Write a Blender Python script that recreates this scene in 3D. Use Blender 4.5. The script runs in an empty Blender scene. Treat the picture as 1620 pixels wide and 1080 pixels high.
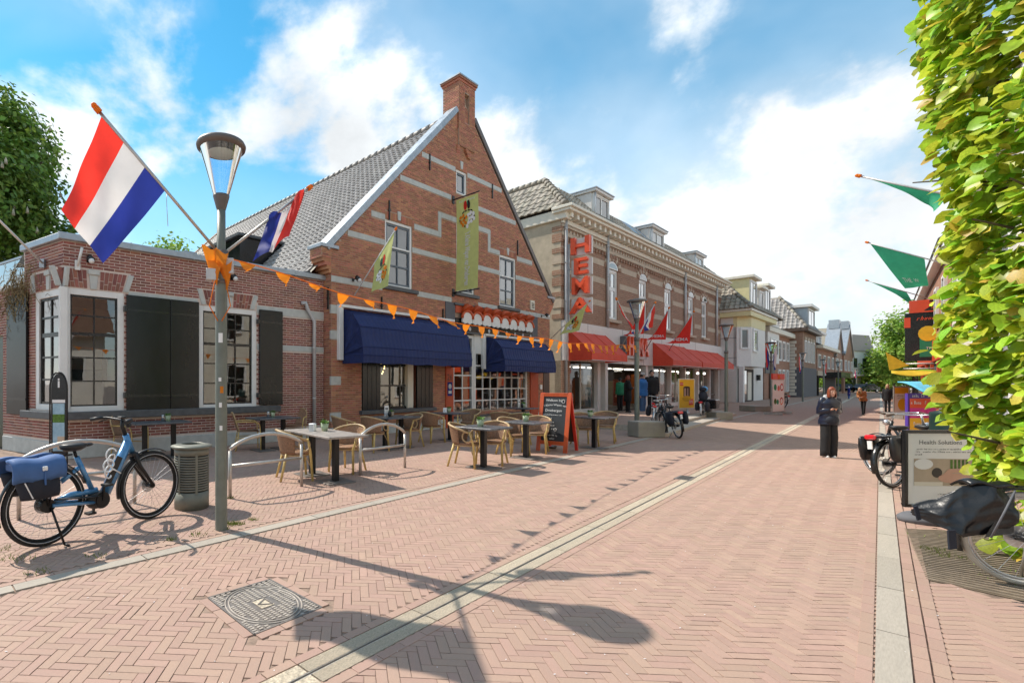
import bpy, bmesh, math, random
import numpy as np
from mathutils import Vector, Matrix, noise
R = math.radians
random.seed(7)
SC = bpy.context.scene
COL = SC.collection
# ---------------------------------------------------------------- camera
F, X0, HY, H = 770.0, 500.0, 606.0, 1.55      # focal length and principal point in photo pixels, eye height
cam = bpy.data.cameras.new('camera'); camo = bpy.data.objects.new('camera', cam); COL.objects.link(camo)
camo.location = (0, 0, H); camo.rotation_euler = (R(90), 0, 0)
cam.sensor_width = 36; cam.lens = 36 * F / 1620
cam.shift_x = (810 - X0) / 1620; cam.shift_y = (HY - 540) / 1620
cam.clip_start = .05; cam.clip_end = 3000
SC.camera = camo
# ---------------------------------------------------------------- light
SUN_DIR = Vector((-.817 * .653, .576 * .653, .757)).normalized()      # towards the sun
sun = bpy.data.lights.new('sun', 'SUN'); suno = bpy.data.objects.new('sun', sun); COL.objects.link(suno)
sun.energy = 2.0; sun.angle = R(.55); sun.color = (1, .93, .83)
suno.rotation_euler = SUN_DIR.to_track_quat('Z', 'Y').to_euler()
W_ = bpy.data.worlds.new('World'); SC.world = W_; W_.use_nodes = True
SKY_STRENGTH, CLOUD_LIGHT = .074, .455
def build_world():
    nt = W_.node_tree; nt.nodes.clear(); N = nt.nodes.new; L = nt.links.new
    out = N('ShaderNodeOutputWorld')
    sky = N('ShaderNodeTexSky'); sky.sky_type = 'NISHITA'; sky.sun_disc = False
    sky.sun_elevation = math.asin(SUN_DIR.z); sky.sun_rotation = math.atan2(SUN_DIR.x, SUN_DIR.y)
    sky.air_density = 1.0; sky.dust_density = .1; sky.ozone_density = 1.0
    hsv = N('ShaderNodeHueSaturation'); hsv.inputs['Hue'].default_value = .475; hsv.inputs['Saturation'].default_value = 1.38; L(sky.outputs[0], hsv.inputs['Color'])
    b1 = N('ShaderNodeBackground'); L(hsv.outputs[0], b1.inputs[0]); b1.inputs[1].default_value = SKY_STRENGTH
    tc = N('ShaderNodeTexCoord'); sep = N('ShaderNodeSeparateXYZ'); L(tc.outputs['Generated'], sep.inputs[0])
    def M(op, a, b=None, c=None):
        m = N('ShaderNodeMath'); m.operation = op
        for i, v in enumerate((a, b, c)):
            if v is None: continue
            if isinstance(v, (int, float)): m.inputs[i].default_value = v
            else: L(v, m.inputs[i])
        return m.outputs[0]
    rt = N('ShaderNodeVectorRotate'); rt.rotation_type = 'Z_AXIS'; rt.inputs['Angle'].default_value = CLOUD_ROT; L(tc.outputs['Generated'], rt.inputs[0]); sp2 = N('ShaderNodeSeparateXYZ'); L(rt.outputs[0], sp2.inputs[0])
    cb = N('ShaderNodeCombineXYZ'); L(sp2.outputs[0], cb.inputs[0]); L(sp2.outputs[1], cb.inputs[1]); L(M('MULTIPLY', sep.outputs[2], 1.35), cb.inputs[2])
    def nz(scale, detail, rough, off, dist=0.0):
        mp = N('ShaderNodeMapping'); L(cb.outputs[0], mp.inputs[0]); mp.inputs['Location'].default_value = off
        n = N('ShaderNodeTexNoise'); L(mp.outputs[0], n.inputs[0]); n.inputs['Scale'].default_value = scale
        n.inputs['Detail'].default_value = detail; n.inputs['Roughness'].default_value = rough; n.inputs['Distortion'].default_value = dist
        return n.outputs[0]
    big = nz(2.5, 10, .55, CLOUD_OFF, .15); soft = nz(1.3, 3, .5, (4.1, 2.2, 0)); fine = nz(13, 7, .6, (1, 7, 0))
    v = M('ADD', M('MULTIPLY', big, .78), M('ADD', M('MULTIPLY', soft, .28), M('MULTIPLY', fine, .10)))
    mr = N('ShaderNodeMapRange'); mr.interpolation_type = 'SMOOTHSTEP'; L(v, mr.inputs[0])
    mr.inputs[1].default_value = CLOUD_T[0]; mr.inputs[2].default_value = CLOUD_T[1]
    # a thin veil low down
    low = M('MULTIPLY', M('SUBTRACT', 1.0, M('MINIMUM', M('MULTIPLY', M('MAXIMUM', sep.outputs[2], 0.0), 2.1), 1.0)), .62)
    veil = nz(1.5, 5, .5, (2.2, 5.1, 0), .4); vr = N('ShaderNodeMapRange'); L(veil, vr.inputs[0]); vr.inputs[1].default_value = .42; vr.inputs[2].default_value = .68; vr.inputs[4].default_value = .45
    mask = M('MINIMUM', M('ADD', M('MULTIPLY', mr.outputs[0], .95), M('ADD', low, vr.outputs[0])), 1.0)
    shade = N('ShaderNodeMapRange'); L(nz(4.5, 7, .55, (9.3, 1.1, 0)), shade.inputs[0])
    shade.inputs[1].default_value = .3; shade.inputs[2].default_value = .72; shade.inputs[3].default_value = .72; shade.inputs[4].default_value = 1.08
    b2 = N('ShaderNodeBackground'); b2.inputs[0].default_value = (.93, .97, 1.0, 1); L(M('MULTIPLY', shade.outputs[0], CLOUD_LIGHT), b2.inputs[1])
    mx = N('ShaderNodeMixShader'); L(mask, mx.inputs[0]); L(b1.outputs[0], mx.inputs[1]); L(b2.outputs[0], mx.inputs[2])
    L(mx.outputs[0], out.inputs[0])
CLOUD_ROT = R(-30); CLOUD_OFF = (3, 8, 2); CLOUD_T = (.553, .668)
build_world()
SC.view_settings.view_transform = 'Standard'; SC.view_settings.look = 'None'
SC.view_settings.exposure = 1.46; SC.view_settings.gamma = 1; SC.view_settings.use_curve_mapping = False
SC.cycles.max_bounces = 8; SC.cycles.diffuse_bounces = 4; SC.cycles.glossy_bounces = 3; SC.cycles.transparent_max_bounces = 12
SC.cycles.caustics_reflective = False; SC.cycles.caustics_refractive = False
SC.cycles.sample_clamp_indirect = 6
# ---------------------------------------------------------------- geometry helpers
def G(px, py, z=0.0):                         # photo pixel of a point at height z -> place
    Y = F * (H - z) / (py - HY); return Vector(((px - X0) * Y / F, Y, z))
def at(px, py, Y): return Vector(((px - X0) * Y / F, Y, H + (HY - py) * Y / F))
def proj(p): return (X0 + F * p[0] / p[1], HY - F * (p[2] - H) / p[1])
class Fac:                                    # an upright plane: u along it, v into the building, z up
    def __init__(s, o, d):
        s.O = Vector((o[0], o[1], 0)); n = math.hypot(d[0], d[1]); s.c, s.s = d[0] / n, d[1] / n
        s.ang = math.atan2(s.s, s.c)
    def u(s, px, v=0):
        r = (px - X0) / F; ox, oy = s.O.x - s.s * v, s.O.y + s.c * v
        return (r * oy - ox) / (s.c - r * s.s)
    def z(s, px, py, v=0):
        return H + (HY - py) * (s.O.y + s.c * v + s.u(px, v) * s.s) / F
    def P(s, u, v, z=0): return Vector((s.O.x + s.c * u - s.s * v, s.O.y + s.s * u + s.c * v, z))
    def shift(s, u, v=0): return Fac(s.P(u, v), (s.c, s.s))
def fac_vp(px, py, vp): return Fac(G(px, py), ((vp - X0) / F, 1))
def fac_pq(p, q): a, b = G(*p), G(*q); return Fac(a, (b.x - a.x, b.y - a.y))

def tag(o, label=None, cat=None, group=None, kind=None):
    if label: o['label'] = label
    if cat: o['category'] = cat
    if group: o['group'] = group
    if kind: o['kind'] = kind
    return o
def empty(name, loc=(0, 0, 0), rz=0, parent=None):
    o = bpy.data.objects.new(name, None); o.empty_display_size = .2; COL.objects.link(o)
    o.location = loc; o.rotation_euler = (0, 0, rz)
    if parent: o.parent = parent
    return o
def thing(name, label, cat, loc=(0, 0, 0), rz=0, group=None):
    return tag(empty(name, loc, rz), label, cat, group)
def copy_tree(o, parent=None):
    c = o.copy(); COL.objects.link(c)
    if parent: c.parent = parent
    for ch in o.children: copy_tree(ch, c)
    return c
def dup(o, loc, rz=0, label=None, group=None, scale=None):
    c = copy_tree(o); c.location = loc; c.rotation_euler = (0, 0, rz)
    if label: c['label'] = label
    if group: c['group'] = group
    if scale: c.scale = (scale,) * 3
    return c
def wm(o):
    M = o.matrix_basis.copy()
    while o.parent: o = o.parent; M = o.matrix_basis @ M
    return M

class MB:
    def __init__(s, M=None): s.v, s.f, s.m, s.mi, s.sm, s.smooth, s.M = [], [], [], 0, [], False, M
    def add(s, vs, fs, smooth=None):
        b = len(s.v)
        s.v += [tuple(s.M @ Vector(p)) for p in vs] if s.M else [tuple(p) for p in vs]
        for f in fs:
            s.f.append([i + b for i in f]); s.m.append(s.mi); s.sm.append(s.smooth if smooth is None else smooth)
        return s
    def box(s, x0, x1, y0, y1, z0, z1):
        return s.add([(x0,y0,z0),(x1,y0,z0),(x1,y1,z0),(x0,y1,z0),(x0,y0,z1),(x1,y0,z1),(x1,y1,z1),(x0,y1,z1)],
                     [(3,2,1,0),(4,5,6,7),(0,1,5,4),(1,2,6,5),(2,3,7,6),(3,0,4,7)])
    def cbox(s, c, w, d, h): return s.box(c[0]-w/2, c[0]+w/2, c[1]-d/2, c[1]+d/2, c[2]-h/2, c[2]+h/2)
    def bar(s, p, q, w, h, up=(0, 0, 1)):
        p, q = Vector(p), Vector(q); d = (q - p).normalized(); a = d.cross(Vector(up))
        if a.length < 1e-4: a = d.cross(Vector((1, 0, 0)))
        a.normalize(); b = a.cross(d).normalized(); a *= w / 2; b *= h / 2
        return s.add([p-a-b, p+a-b, p+a+b, p-a+b, q-a-b, q+a-b, q+a+b, q-a+b],
                     [(3,2,1,0),(4,5,6,7),(0,1,5,4),(1,2,6,5),(2,3,7,6),(3,0,4,7)])
    def tube(s, pts, r, n=8, closed=False, caps=True, sx=1.0):
        pts = [Vector(p) for p in pts]; k = len(pts); rs = r if isinstance(r, (list, tuple)) else [r] * k
        t0 = (pts[1] - pts[0]).normalized(); ref = Vector((0, 0, 1)) if abs(t0.z) < .9 else Vector((1, 0, 0))
        a = (ref - t0 * ref.dot(t0)).normalized(); vs = []; fs = []
        for i, p in enumerate(pts):
            if closed: t = pts[(i+1) % k] - pts[i-1]
            elif i == 0: t = pts[1] - p
            elif i == k-1: t = p - pts[i-1]
            else: t = (pts[i+1] - p).normalized() + (p - pts[i-1]).normalized()
            t.normalize(); a = (a - t * a.dot(t))
            if a.length < 1e-5: a = t.orthogonal()
            a.normalize(); b = t.cross(a)
            for j in range(n):
                w = 2 * math.pi * j / n; vs.append(p + (a * math.cos(w) + b * math.sin(w) * sx) * rs[i])
        for i in range(k if closed else k - 1):
            for j in range(n):
                i2 = (i+1) % k; fs.append((i*n+j, i*n+(j+1) % n, i2*n+(j+1) % n, i2*n+j))
        s.add(vs, fs, True)
        if caps and not closed:
            s.add(vs[:n], [tuple(reversed(range(n)))], False); s.add(vs[-n:], [tuple(range(n))], False)
        return s
    def lathe(s, prof, n=16, c=(0, 0, 0), smooth=True):
        vs = []; fs = []
        for r, z in prof:
            for j in range(n):
                w = 2 * math.pi * j / n; vs.append((c[0] + r * math.cos(w), c[1] + r * math.sin(w), c[2] + z))
        for i in range(len(prof) - 1):
            for j in range(n): fs.append((i*n+j, i*n+(j+1) % n, (i+1)*n+(j+1) % n, (i+1)*n+j))
        return s.add(vs, fs, smooth)
    def loft(s, rings, n=12, caps=True):      # rings: (centre, rx, ry[, rotz])
        vs = []; fs = []
        for ring in rings:
            c, rx, ry = ring[:3]; rz = ring[3] if len(ring) > 3 else 0
            for j in range(n):
                w = 2 * math.pi * j / n; x, y = rx * math.cos(w), ry * math.sin(w)
                vs.append((c[0] + x * math.cos(rz) - y * math.sin(rz), c[1] + x * math.sin(rz) + y * math.cos(rz), c[2]))
        for i in range(len(rings) - 1):
            for j in range(n): fs.append((i*n+j, i*n+(j+1) % n, (i+1)*n+(j+1) % n, (i+1)*n+j))
        if caps: fs.append(tuple(reversed(range(n)))); fs.append(tuple(range((len(rings)-1)*n, len(rings)*n)))
        return s.add(vs, fs, True)
    def prism(s, poly, y0, y1):               # polygon in the x-z plane pushed along y
        n = len(poly); vs = [(x, y0, z) for x, z in poly] + [(x, y1, z) for x, z in poly]
        return s.add(vs, [tuple(range(n)), tuple(reversed(range(n, 2*n)))] + [(i, i+n, (i+1) % n+n, (i+1) % n) for i in range(n)])
    def vprism(s, poly, z0, z1):              # polygon in the x-y plane pushed up
        n = len(poly); vs = [(x, y, z0) for x, y in poly] + [(x, y, z1) for x, y in poly]
        return s.add(vs, [tuple(reversed(range(n))), tuple(range(n, 2*n))] + [(i, (i+1) % n, (i+1) % n+n, i+n) for i in range(n)])
    def poly(s, pts): return s.add(pts, [tuple(range(len(pts)))])
    def grid(s, fn, nu, nv, mid=None, smooth=True):
        vs = [fn(i / nu, j / nv) for j in range(nv + 1) for i in range(nu + 1)]; b = len(s.v)
        s.v += [tuple(s.M @ Vector(p)) for p in vs] if s.M else [tuple(p) for p in vs]
        for j in range(nv):
            for i in range(nu):
                s.f.append([b + j*(nu+1)+i, b + j*(nu+1)+i+1, b + (j+1)*(nu+1)+i+1, b + (j+1)*(nu+1)+i])
                s.m.append(mid((i+.5)/nu, (j+.5)/nv) if mid else s.mi); s.sm.append(smooth)
        return s
    def ball(s, c, rx, ry=None, rz=None, n=12, m=8):
        ry = ry or rx; rz = rz or rx; vs = []; fs = []
        for i in range(m + 1):
            ph = math.pi * i / m
            for j in range(n):
                w = 2 * math.pi * j / n
                vs.append((c[0] + rx*math.sin(ph)*math.cos(w), c[1] + ry*math.sin(ph)*math.sin(w), c[2] - rz*math.cos(ph)))
        for i in range(m):
            for j in range(n): fs.append((i*n+j, i*n+(j+1) % n, (i+1)*n+(j+1) % n, (i+1)*n+j))
        return s.add(vs, fs, True)
    def disc(s, c, r, n=20, nrm='y', ry=None):
        ry = ry or r
        if nrm == 'y': return s.poly([(c[0]+r*math.cos(2*math.pi*i/n), c[1], c[2]+ry*math.sin(2*math.pi*i/n)) for i in range(n)])
        return s.poly([(c[0]+r*math.cos(2*math.pi*i/n), c[1]+ry*math.sin(2*math.pi*i/n), c[2]) for i in range(n)])
    def build(s, name, mats, parent=None, bevel=0, loc=None, rz=0, recalc=True, thick=0, subs=0):
        me = bpy.data.meshes.new(name); me.from_pydata(s.v, [], s.f)
        if not isinstance(mats, (list, tuple)): mats = [mats]
        for m in mats: me.materials.append(m)
        me.polygons.foreach_set('material_index', s.m); me.polygons.foreach_set('use_smooth', s.sm)
        if recalc:
            bm = bmesh.new(); bm.from_mesh(me); bmesh.ops.remove_doubles(bm, verts=bm.verts, dist=1e-5)
            bmesh.ops.recalc_face_normals(bm, faces=bm.faces); bm.to_mesh(me); bm.free()
        me.update()
        o = bpy.data.objects.new(name, me); COL.objects.link(o)
        if parent: o.parent = parent
        if loc is not None: o.location = loc
        o.rotation_euler = (0, 0, rz)
        if thick: md = o.modifiers.new('Solid', 'SOLIDIFY'); md.thickness = thick; md.offset = 0
        if bevel:
            md = o.modifiers.new('Bevel', 'BEVEL'); md.width = bevel; md.segments = 1; md.limit_method = 'ANGLE'; md.angle_limit = R(40)
        if subs: md = o.modifiers.new('Sub', 'SUBSURF'); md.levels = subs; md.render_levels = subs
        return o
def link_mesh(name, me, parent=None, M=None):
    o = bpy.data.objects.new(name, me); COL.objects.link(o)
    if parent: o.parent = parent
    if M is not None: o.matrix_basis = M
    return o
def fastmesh(name, V, faces, mat, smooth=False):
    """V: (n,k,3) copies of one piece, faces: its faces"""
    n, k = V.shape[:2]; me = bpy.data.meshes.new(name)
    tot = np.array([len(f) for f in faces]); loops = np.concatenate([np.array(f) for f in faces])
    me.vertices.add(n * k); me.vertices.foreach_set('co', V.reshape(-1).astype(np.float32))
    L = (loops[None, :] + (np.arange(n) * k)[:, None]).reshape(-1)
    me.loops.add(len(L)); me.loops.foreach_set('vertex_index', L.astype(np.int32))
    T = np.tile(tot, n); me.polygons.add(len(T))
    me.polygons.foreach_set('loop_start', np.concatenate([[0], np.cumsum(T)[:-1]]).astype(np.int32))
    me.polygons.foreach_set('loop_total', T.astype(np.int32))
    me.polygons.foreach_set('use_smooth', np.full(len(T), bool(smooth)))
    me.materials.append(mat); me.update(calc_edges=True); return me
def emit(parent, name, mats4, proto, mat, limit=300, plural=None, smooth=False, keep_unseen=True):
    """many alike pieces on one part: the ones that show largest as objects that share a mesh, the rest joined"""
    if not mats4: return
    pv, pf = proto; A = np.array([[list(r) for r in m] for m in mats4], dtype=float)
    Wm = np.array([list(r) for r in wm(parent)]); C = (A[:, :, 3] @ Wm.T)
    px = np.where(C[:, 1] > .3, X0 + F * C[:, 0] / np.maximum(C[:, 1], .3), -9999)
    py = HY - F * (C[:, 2] - H) / np.maximum(C[:, 1], .3)
    seen = (px > -5) & (px < 1625) & (py > -5) & (py < 1085)
    size = np.cbrt(np.abs(np.linalg.det(A[:, :3, :3]))) / np.maximum(np.linalg.norm(C[:, :3] - np.array([0, 0, H]), axis=1), .3)
    order = np.argsort(-(size * seen)); big = [i for i in order[:limit] if seen[i]]; bigs = set(big)
    P = np.array([list(p) + [1] for p in pv])
    me = fastmesh(name, P[None, :, :3], pf, mat, smooth)
    for i in big: link_mesh(name, me, parent, mats4[i])
    rest = [i for i in range(len(mats4)) if i not in bigs and (keep_unseen or seen[i])]
    if rest:
        V = np.einsum('nij,kj->nki', A[rest], P)[:, :, :3]
        o = link_mesh(plural or name + 's', fastmesh(plural or name + 's', V, pf, mat, smooth), parent); o['kind'] = 'stuff'
def TRS(loc, rz=0, s=(1, 1, 1)): return Matrix.Translation(loc) @ Matrix.Rotation(rz, 4, 'Z') @ Matrix.Diagonal((s[0], s[1], s[2], 1))
# unit pieces
CH = .47
BRICK = ([(-.5,0,-.5),(.5,0,-.5),(.5,0,.5),(-.5,0,.5),(-.485,-1,-.44),(.485,-1,-.44),(.485,-1,.44),(-.485,-1,.44)],
         [(4,5,6,7),(0,1,5,4),(1,2,6,5),(2,3,7,6),(3,0,4,7)])
PAVER = ([(-.5,-.5,-1),(.5,-.5,-1),(.5,.5,-1),(-.5,.5,-1),(-.5,-.5,-.05),(.5,-.5,-.05),(.5,.5,-.05),(-.5,.5,-.05),
          (-.495,-.484,0),(.495,-.484,0),(.495,.484,0),(-.495,.484,0)],
         [(8,9,10,11)] + [f for i in range(4) for f in ((i, (i+1) % 4, (i+1) % 4+4, i+4), (i+4, (i+1) % 4+4, (i+1) % 4+8, i+8))])
UBOX = ([(-.5,-.5,-.5),(.5,-.5,-.5),(.5,.5,-.5),(-.5,.5,-.5),(-.5,-.5,.5),(.5,-.5,.5),(.5,.5,.5),(-.5,.5,.5)],
        [(3,2,1,0),(4,5,6,7),(0,1,5,4),(1,2,6,5),(2,3,7,6),(3,0,4,7)])
# ---------------------------------------------------------------- text
def text_geo(s, size=1.0, bold=0.0, align='CENTER', res=2, shear=0.0, space=1.0):
    cu = bpy.data.curves.new('txt', 'FONT'); cu.body = s; cu.size = size; cu.align_x = align; cu.align_y = 'CENTER'
    cu.resolution_u = res; cu.offset = bold; cu.shear = shear; cu.space_character = space
    o = bpy.data.objects.new('txt', cu); COL.objects.link(o)
    me = bpy.data.meshes.new_from_object(o.evaluated_get(bpy.context.evaluated_depsgraph_get()))
    vs = [tuple(v.co[:2]) for v in me.vertices]; fs = [tuple(p.vertices) for p in me.polygons]
    bpy.data.objects.remove(o); bpy.data.curves.remove(cu); bpy.data.meshes.remove(me)
    return vs, fs
TXT = {}
def text_on(mb, s, size, fn, **k):            # fn maps the flat (x, y) of the lettering to a point
    key = (s, tuple(sorted(k.items())))
    if key not in TXT: TXT[key] = text_geo(s, 1.0, **k)
    vs, fs = TXT[key]; return mb.add([fn(x * size, y * size) for x, y in vs], fs)
def solid_text(mb, s, size, fn, depth, **k):  # fn(x, y, d)
    key = (s, tuple(sorted(k.items())))
    if key not in TXT: TXT[key] = text_geo(s, 1.0, **k)
    vs, fs = TXT[key]; n = len(vs); cnt = {}
    for f in fs:
        for i in range(len(f)):
            a, b = f[i], f[(i+1) % len(f)]; e = (min(a, b), max(a, b)); cnt.setdefault(e, []).append((a, b))
    V = [fn(x*size, y*size, 0) for x, y in vs] + [fn(x*size, y*size, depth) for x, y in vs]
    Fs = [tuple(f) for f in fs] + [tuple(i+n for i in reversed(f)) for f in fs]
    for e, l in cnt.items():
        if len(l) == 1: a, b = l[0]; Fs.append((b, a, a+n, b+n))
    return mb.add(V, Fs)
def scribble(mb, fn, w, h, seed=1, words=3):
    """a line of print too small to read: short strokes of letter height"""
    rr = random.Random(seed); x = -w / 2; step = h * .62
    while x < w / 2 - step:
        if rr.random() < .14: x += step * .9; continue
        up = h * rr.choice((.62, .62, .62, 1.0)); t = step * .22; a = x + step * .12; b = x + step * rr.uniform(.7, .85)
        mb.poly([fn(a, 0), fn(a + t, 0), fn(a + t, up), fn(a, up)])
        if rr.random() < .75: mb.poly([fn(a + t, up - t if rr.random() < .5 else 0), fn(b, up - t if rr.random() < .5 else 0), fn(b, up), fn(a + t, up)]) if rr.random() < .3 else mb.poly([fn(b - t, 0), fn(b, 0), fn(b, up * .62 if up > h * .8 else up), fn(b - t, up * .62 if up > h * .8 else up)])
        z0 = rr.choice((0, h * .5)); mb.poly([fn(a, z0), fn(b, z0), fn(b, z0 + t * .8), fn(a, z0 + t * .8)])
        x += step
    return mb
# ---------------------------------------------------------------- materials
def pm(name, col, rough=.6, metal=0.0, var=.12, scale=6.0, bump=0.0, bscale=60.0, rnd=0.0, hue=0.0, coat=0.0, dirt=0.0, dcol=None,
       dscale=1.2, spec=.5, trans=0.0, col2=None, alpha=None, stretch=None, sheen=0.0):
    m = bpy.data.materials.new(name); m.use_nodes = True; nt = m.node_tree; N = nt.nodes.new; L = nt.links.new
    p = nt.nodes['Principled BSDF']; out = nt.nodes['Material Output']
    p.inputs['Roughness'].default_value = rough; p.inputs['Metallic'].default_value = metal
    p.inputs['Coat Weight'].default_value = coat; p.inputs['Specular IOR Level'].default_value = spec
    if sheen: p.inputs['Sheen Weight'].default_value = sheen
    tc = N('ShaderNodeTexCoord'); src = tc.outputs['Object']
    if stretch:
        mp = N('ShaderNodeMapping'); L(src, mp.inputs[0]); mp.inputs['Scale'].default_value = stretch; src = mp.outputs[0]
    n1 = N('ShaderNodeTexNoise'); L(src, n1.inputs[0]); n1.inputs['Scale'].default_value = scale; n1.inputs['Detail'].default_value = 6; n1.inputs['Roughness'].default_value = .62
    base = N('ShaderNodeMix'); base.data_type = 'RGBA'
    c = Vector(col); c2 = Vector(col2) if col2 else c * (1 + var)
    base.inputs[6].default_value = (*(c * (1 - var)), 1); base.inputs[7].default_value = (*c2, 1)
    mr = N('ShaderNodeMapRange'); L(n1.outputs[0], mr.inputs[0]); mr.inputs[1].default_value = .3; mr.inputs[2].default_value = .7
    L(mr.outputs[0], base.inputs[0]); cur = base.outputs[2]
    if rnd or hue:
        g = N('ShaderNodeNewGeometry'); oi = N('ShaderNodeObjectInfo')
        ad = N('ShaderNodeMath'); ad.operation = 'ADD'; L(g.outputs['Random Per Island'], ad.inputs[0]); L(oi.outputs['Random'], ad.inputs[1])
        fr = N('ShaderNodeMath'); fr.operation = 'FRACT'; L(ad.outputs[0], fr.inputs[0])
        hs = N('ShaderNodeHueSaturation'); L(cur, hs.inputs['Color'])
        v = N('ShaderNodeMapRange'); L(fr.outputs[0], v.inputs[0]); v.inputs[3].default_value = 1 - rnd; v.inputs[4].default_value = 1 + rnd; L(v.outputs[0], hs.inputs['Value'])
        if hue:
            m2 = N('ShaderNodeMath'); m2.operation = 'MULTIPLY'; L(fr.outputs[0], m2.inputs[0]); m2.inputs[1].default_value = 7.31
            f2 = N('ShaderNodeMath'); f2.operation = 'FRACT'; L(m2.outputs[0], f2.inputs[0])
            h = N('ShaderNodeMapRange'); L(f2.outputs[0], h.inputs[0]); h.inputs[3].default_value = .5 - hue; h.inputs[4].default_value = .5 + hue; L(h.outputs[0], hs.inputs['Hue'])
        cur = hs.outputs[0]
    if dirt:
        n2 = N('ShaderNodeTexNoise'); L(tc.outputs['Object'], n2.inputs[0]); n2.inputs['Scale'].default_value = dscale; n2.inputs['Detail'].default_value = 8; n2.inputs['Roughness'].default_value = .7
        r2 = N('ShaderNodeMapRange'); L(n2.outputs[0], r2.inputs[0]); r2.inputs[1].default_value = .45; r2.inputs[2].default_value = .75; r2.inputs[4].default_value = dirt
        mx = N('ShaderNodeMix'); mx.data_type = 'RGBA'; L(r2.outputs[0], mx.inputs[0]); L(cur, mx.inputs[6]); mx.inputs[7].default_value = (*(dcol or (c * .4)), 1); cur = mx.outputs[2]
    L(cur, p.inputs['Base Color'])
    rr = N('ShaderNodeMapRange'); L(n1.outputs[0], rr.inputs[0]); rr.inputs[3].default_value = max(rough - .12, .02); rr.inputs[4].default_value = min(rough + .12, 1); L(rr.outputs[0], p.inputs['Roughness'])
    if bump:
        n3 = N('ShaderNodeTexNoise'); L(src, n3.inputs[0]); n3.inputs['Scale'].default_value = bscale; n3.inputs['Detail'].default_value = 4
        b = N('ShaderNodeBump'); b.inputs['Strength'].default_value = bump; b.inputs['Distance'].default_value = .01; L(n3.outputs[0], b.inputs['Height']); L(b.outputs[0], p.inputs['Normal'])
    if trans:
        t = N('ShaderNodeBsdfTranslucent'); L(cur, t.inputs[0]); mx = N('ShaderNodeMixShader'); mx.inputs[0].default_value = trans
        L(p.outputs[0], mx.inputs[1]); L(t.outputs[0], mx.inputs[2]); L(mx.outputs[0], out.inputs[0])
    return m
def glass_mat(name, tint=(.9, .95, .95), refl=1.0, rough=.0):
    m = bpy.data.materials.new(name); m.use_nodes = True; nt = m.node_tree; nt.nodes.clear(); N = nt.nodes.new; L = nt.links.new
    out = N('ShaderNodeOutputMaterial'); t = N('ShaderNodeBsdfTransparent'); t.inputs[0].default_value = (*tint, 1)
    g = N('ShaderNodeBsdfGlossy'); g.inputs['Roughness'].default_value = rough
    fr = N('ShaderNodeFresnel'); fr.inputs[0].default_value = 1.5; mu = N('ShaderNodeMath'); mu.operation = 'MULTIPLY'; mu.use_clamp = True
    L(fr.outputs[0], mu.inputs[0]); mu.inputs[1].default_value = refl
    tc = N('ShaderNodeTexCoord'); n = N('ShaderNodeTexNoise'); L(tc.outputs['Object'], n.inputs[0]); n.inputs['Scale'].default_value = 2.2
    b = N('ShaderNodeBump'); b.inputs['Strength'].default_value = .05; b.inputs['Distance'].default_value = .02; L(n.outputs[0], b.inputs['Height']); L(b.outputs[0], g.inputs['Normal'])
    mx = N('ShaderNodeMixShader'); L(mu.outputs[0], mx.inputs[0]); L(t.outputs[0], mx.inputs[1]); L(g.outputs[0], mx.inputs[2]); L(mx.outputs[0], out.inputs[0])
    return m
def emis(name, col, s):
    m = bpy.data.materials.new(name); m.use_nodes = True; p = m.node_tree.nodes['Principled BSDF']
    p.inputs['Base Color'].default_value = (*col, 1); p.inputs['Emission Color'].default_value = (*col, 1); p.inputs['Emission Strength'].default_value = s
    return m
def brickwall_mat(name, c1, c2, mortar, w=.22, h=.0625, rot=0, flat=False):
    m = bpy.data.materials.new(name); m.use_nodes = True; nt = m.node_tree; N = nt.nodes.new; L = nt.links.new; p = nt.nodes['Principled BSDF']
    tc = N('ShaderNodeTexCoord'); sp = N('ShaderNodeSeparateXYZ'); L(tc.outputs['Object'], sp.inputs[0]); cb = N('ShaderNodeCombineXYZ')
    if flat: L(sp.outputs[0], cb.inputs[0]); L(sp.outputs[1], cb.inputs[1])
    else:
        ad = N('ShaderNodeMath'); L(sp.outputs[0], ad.inputs[0]); L(sp.outputs[1], ad.inputs[1]); L(ad.outputs[0], cb.inputs[0]); L(sp.outputs[2], cb.inputs[1])
    mp = N('ShaderNodeMapping'); mp.inputs['Rotation'].default_value = (0, 0, rot); L(cb.outputs[0], mp.inputs[0])
    b = N('ShaderNodeTexBrick'); L(mp.outputs[0], b.inputs[0]); b.inputs['Scale'].default_value = 1; b.inputs['Brick Width'].default_value = w; b.inputs['Row Height'].default_value = h
    b.inputs['Mortar Size'].default_value = h * .11; b.inputs['Color1'].default_value = (*c1, 1); b.inputs['Color2'].default_value = (*c2, 1); b.inputs['Mortar'].default_value = (*mortar, 1)
    n = N('ShaderNodeTexNoise'); L(tc.outputs['Object'], n.inputs[0]); n.inputs['Scale'].default_value = 3; n.inputs['Detail'].default_value = 6
    hs = N('ShaderNodeHueSaturation'); v = N('ShaderNodeMapRange'); L(n.outputs[0], v.inputs[0]); v.inputs[3].default_value = .75; v.inputs[4].default_value = 1.25
    L(v.outputs[0], hs.inputs['Value']); L(b.outputs[0], hs.inputs['Color']); L(hs.outputs[0], p.inputs['Base Color']); p.inputs['Roughness'].default_value = .85
    bu = N('ShaderNodeBump'); bu.inputs['Distance'].default_value = .008; bu.invert = True; L(b.outputs['Fac'], bu.inputs['Height']); L(bu.outputs[0], p.inputs['Normal'])
    return m
M = {}
M['paver'] = pm('paver_clay', (.41, .266, .204), .8, var=.10, scale=9, bump=.25, bscale=90, rnd=.055, hue=.007, dirt=.4, dcol=(.36, .265, .205), dscale=.8)
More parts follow.
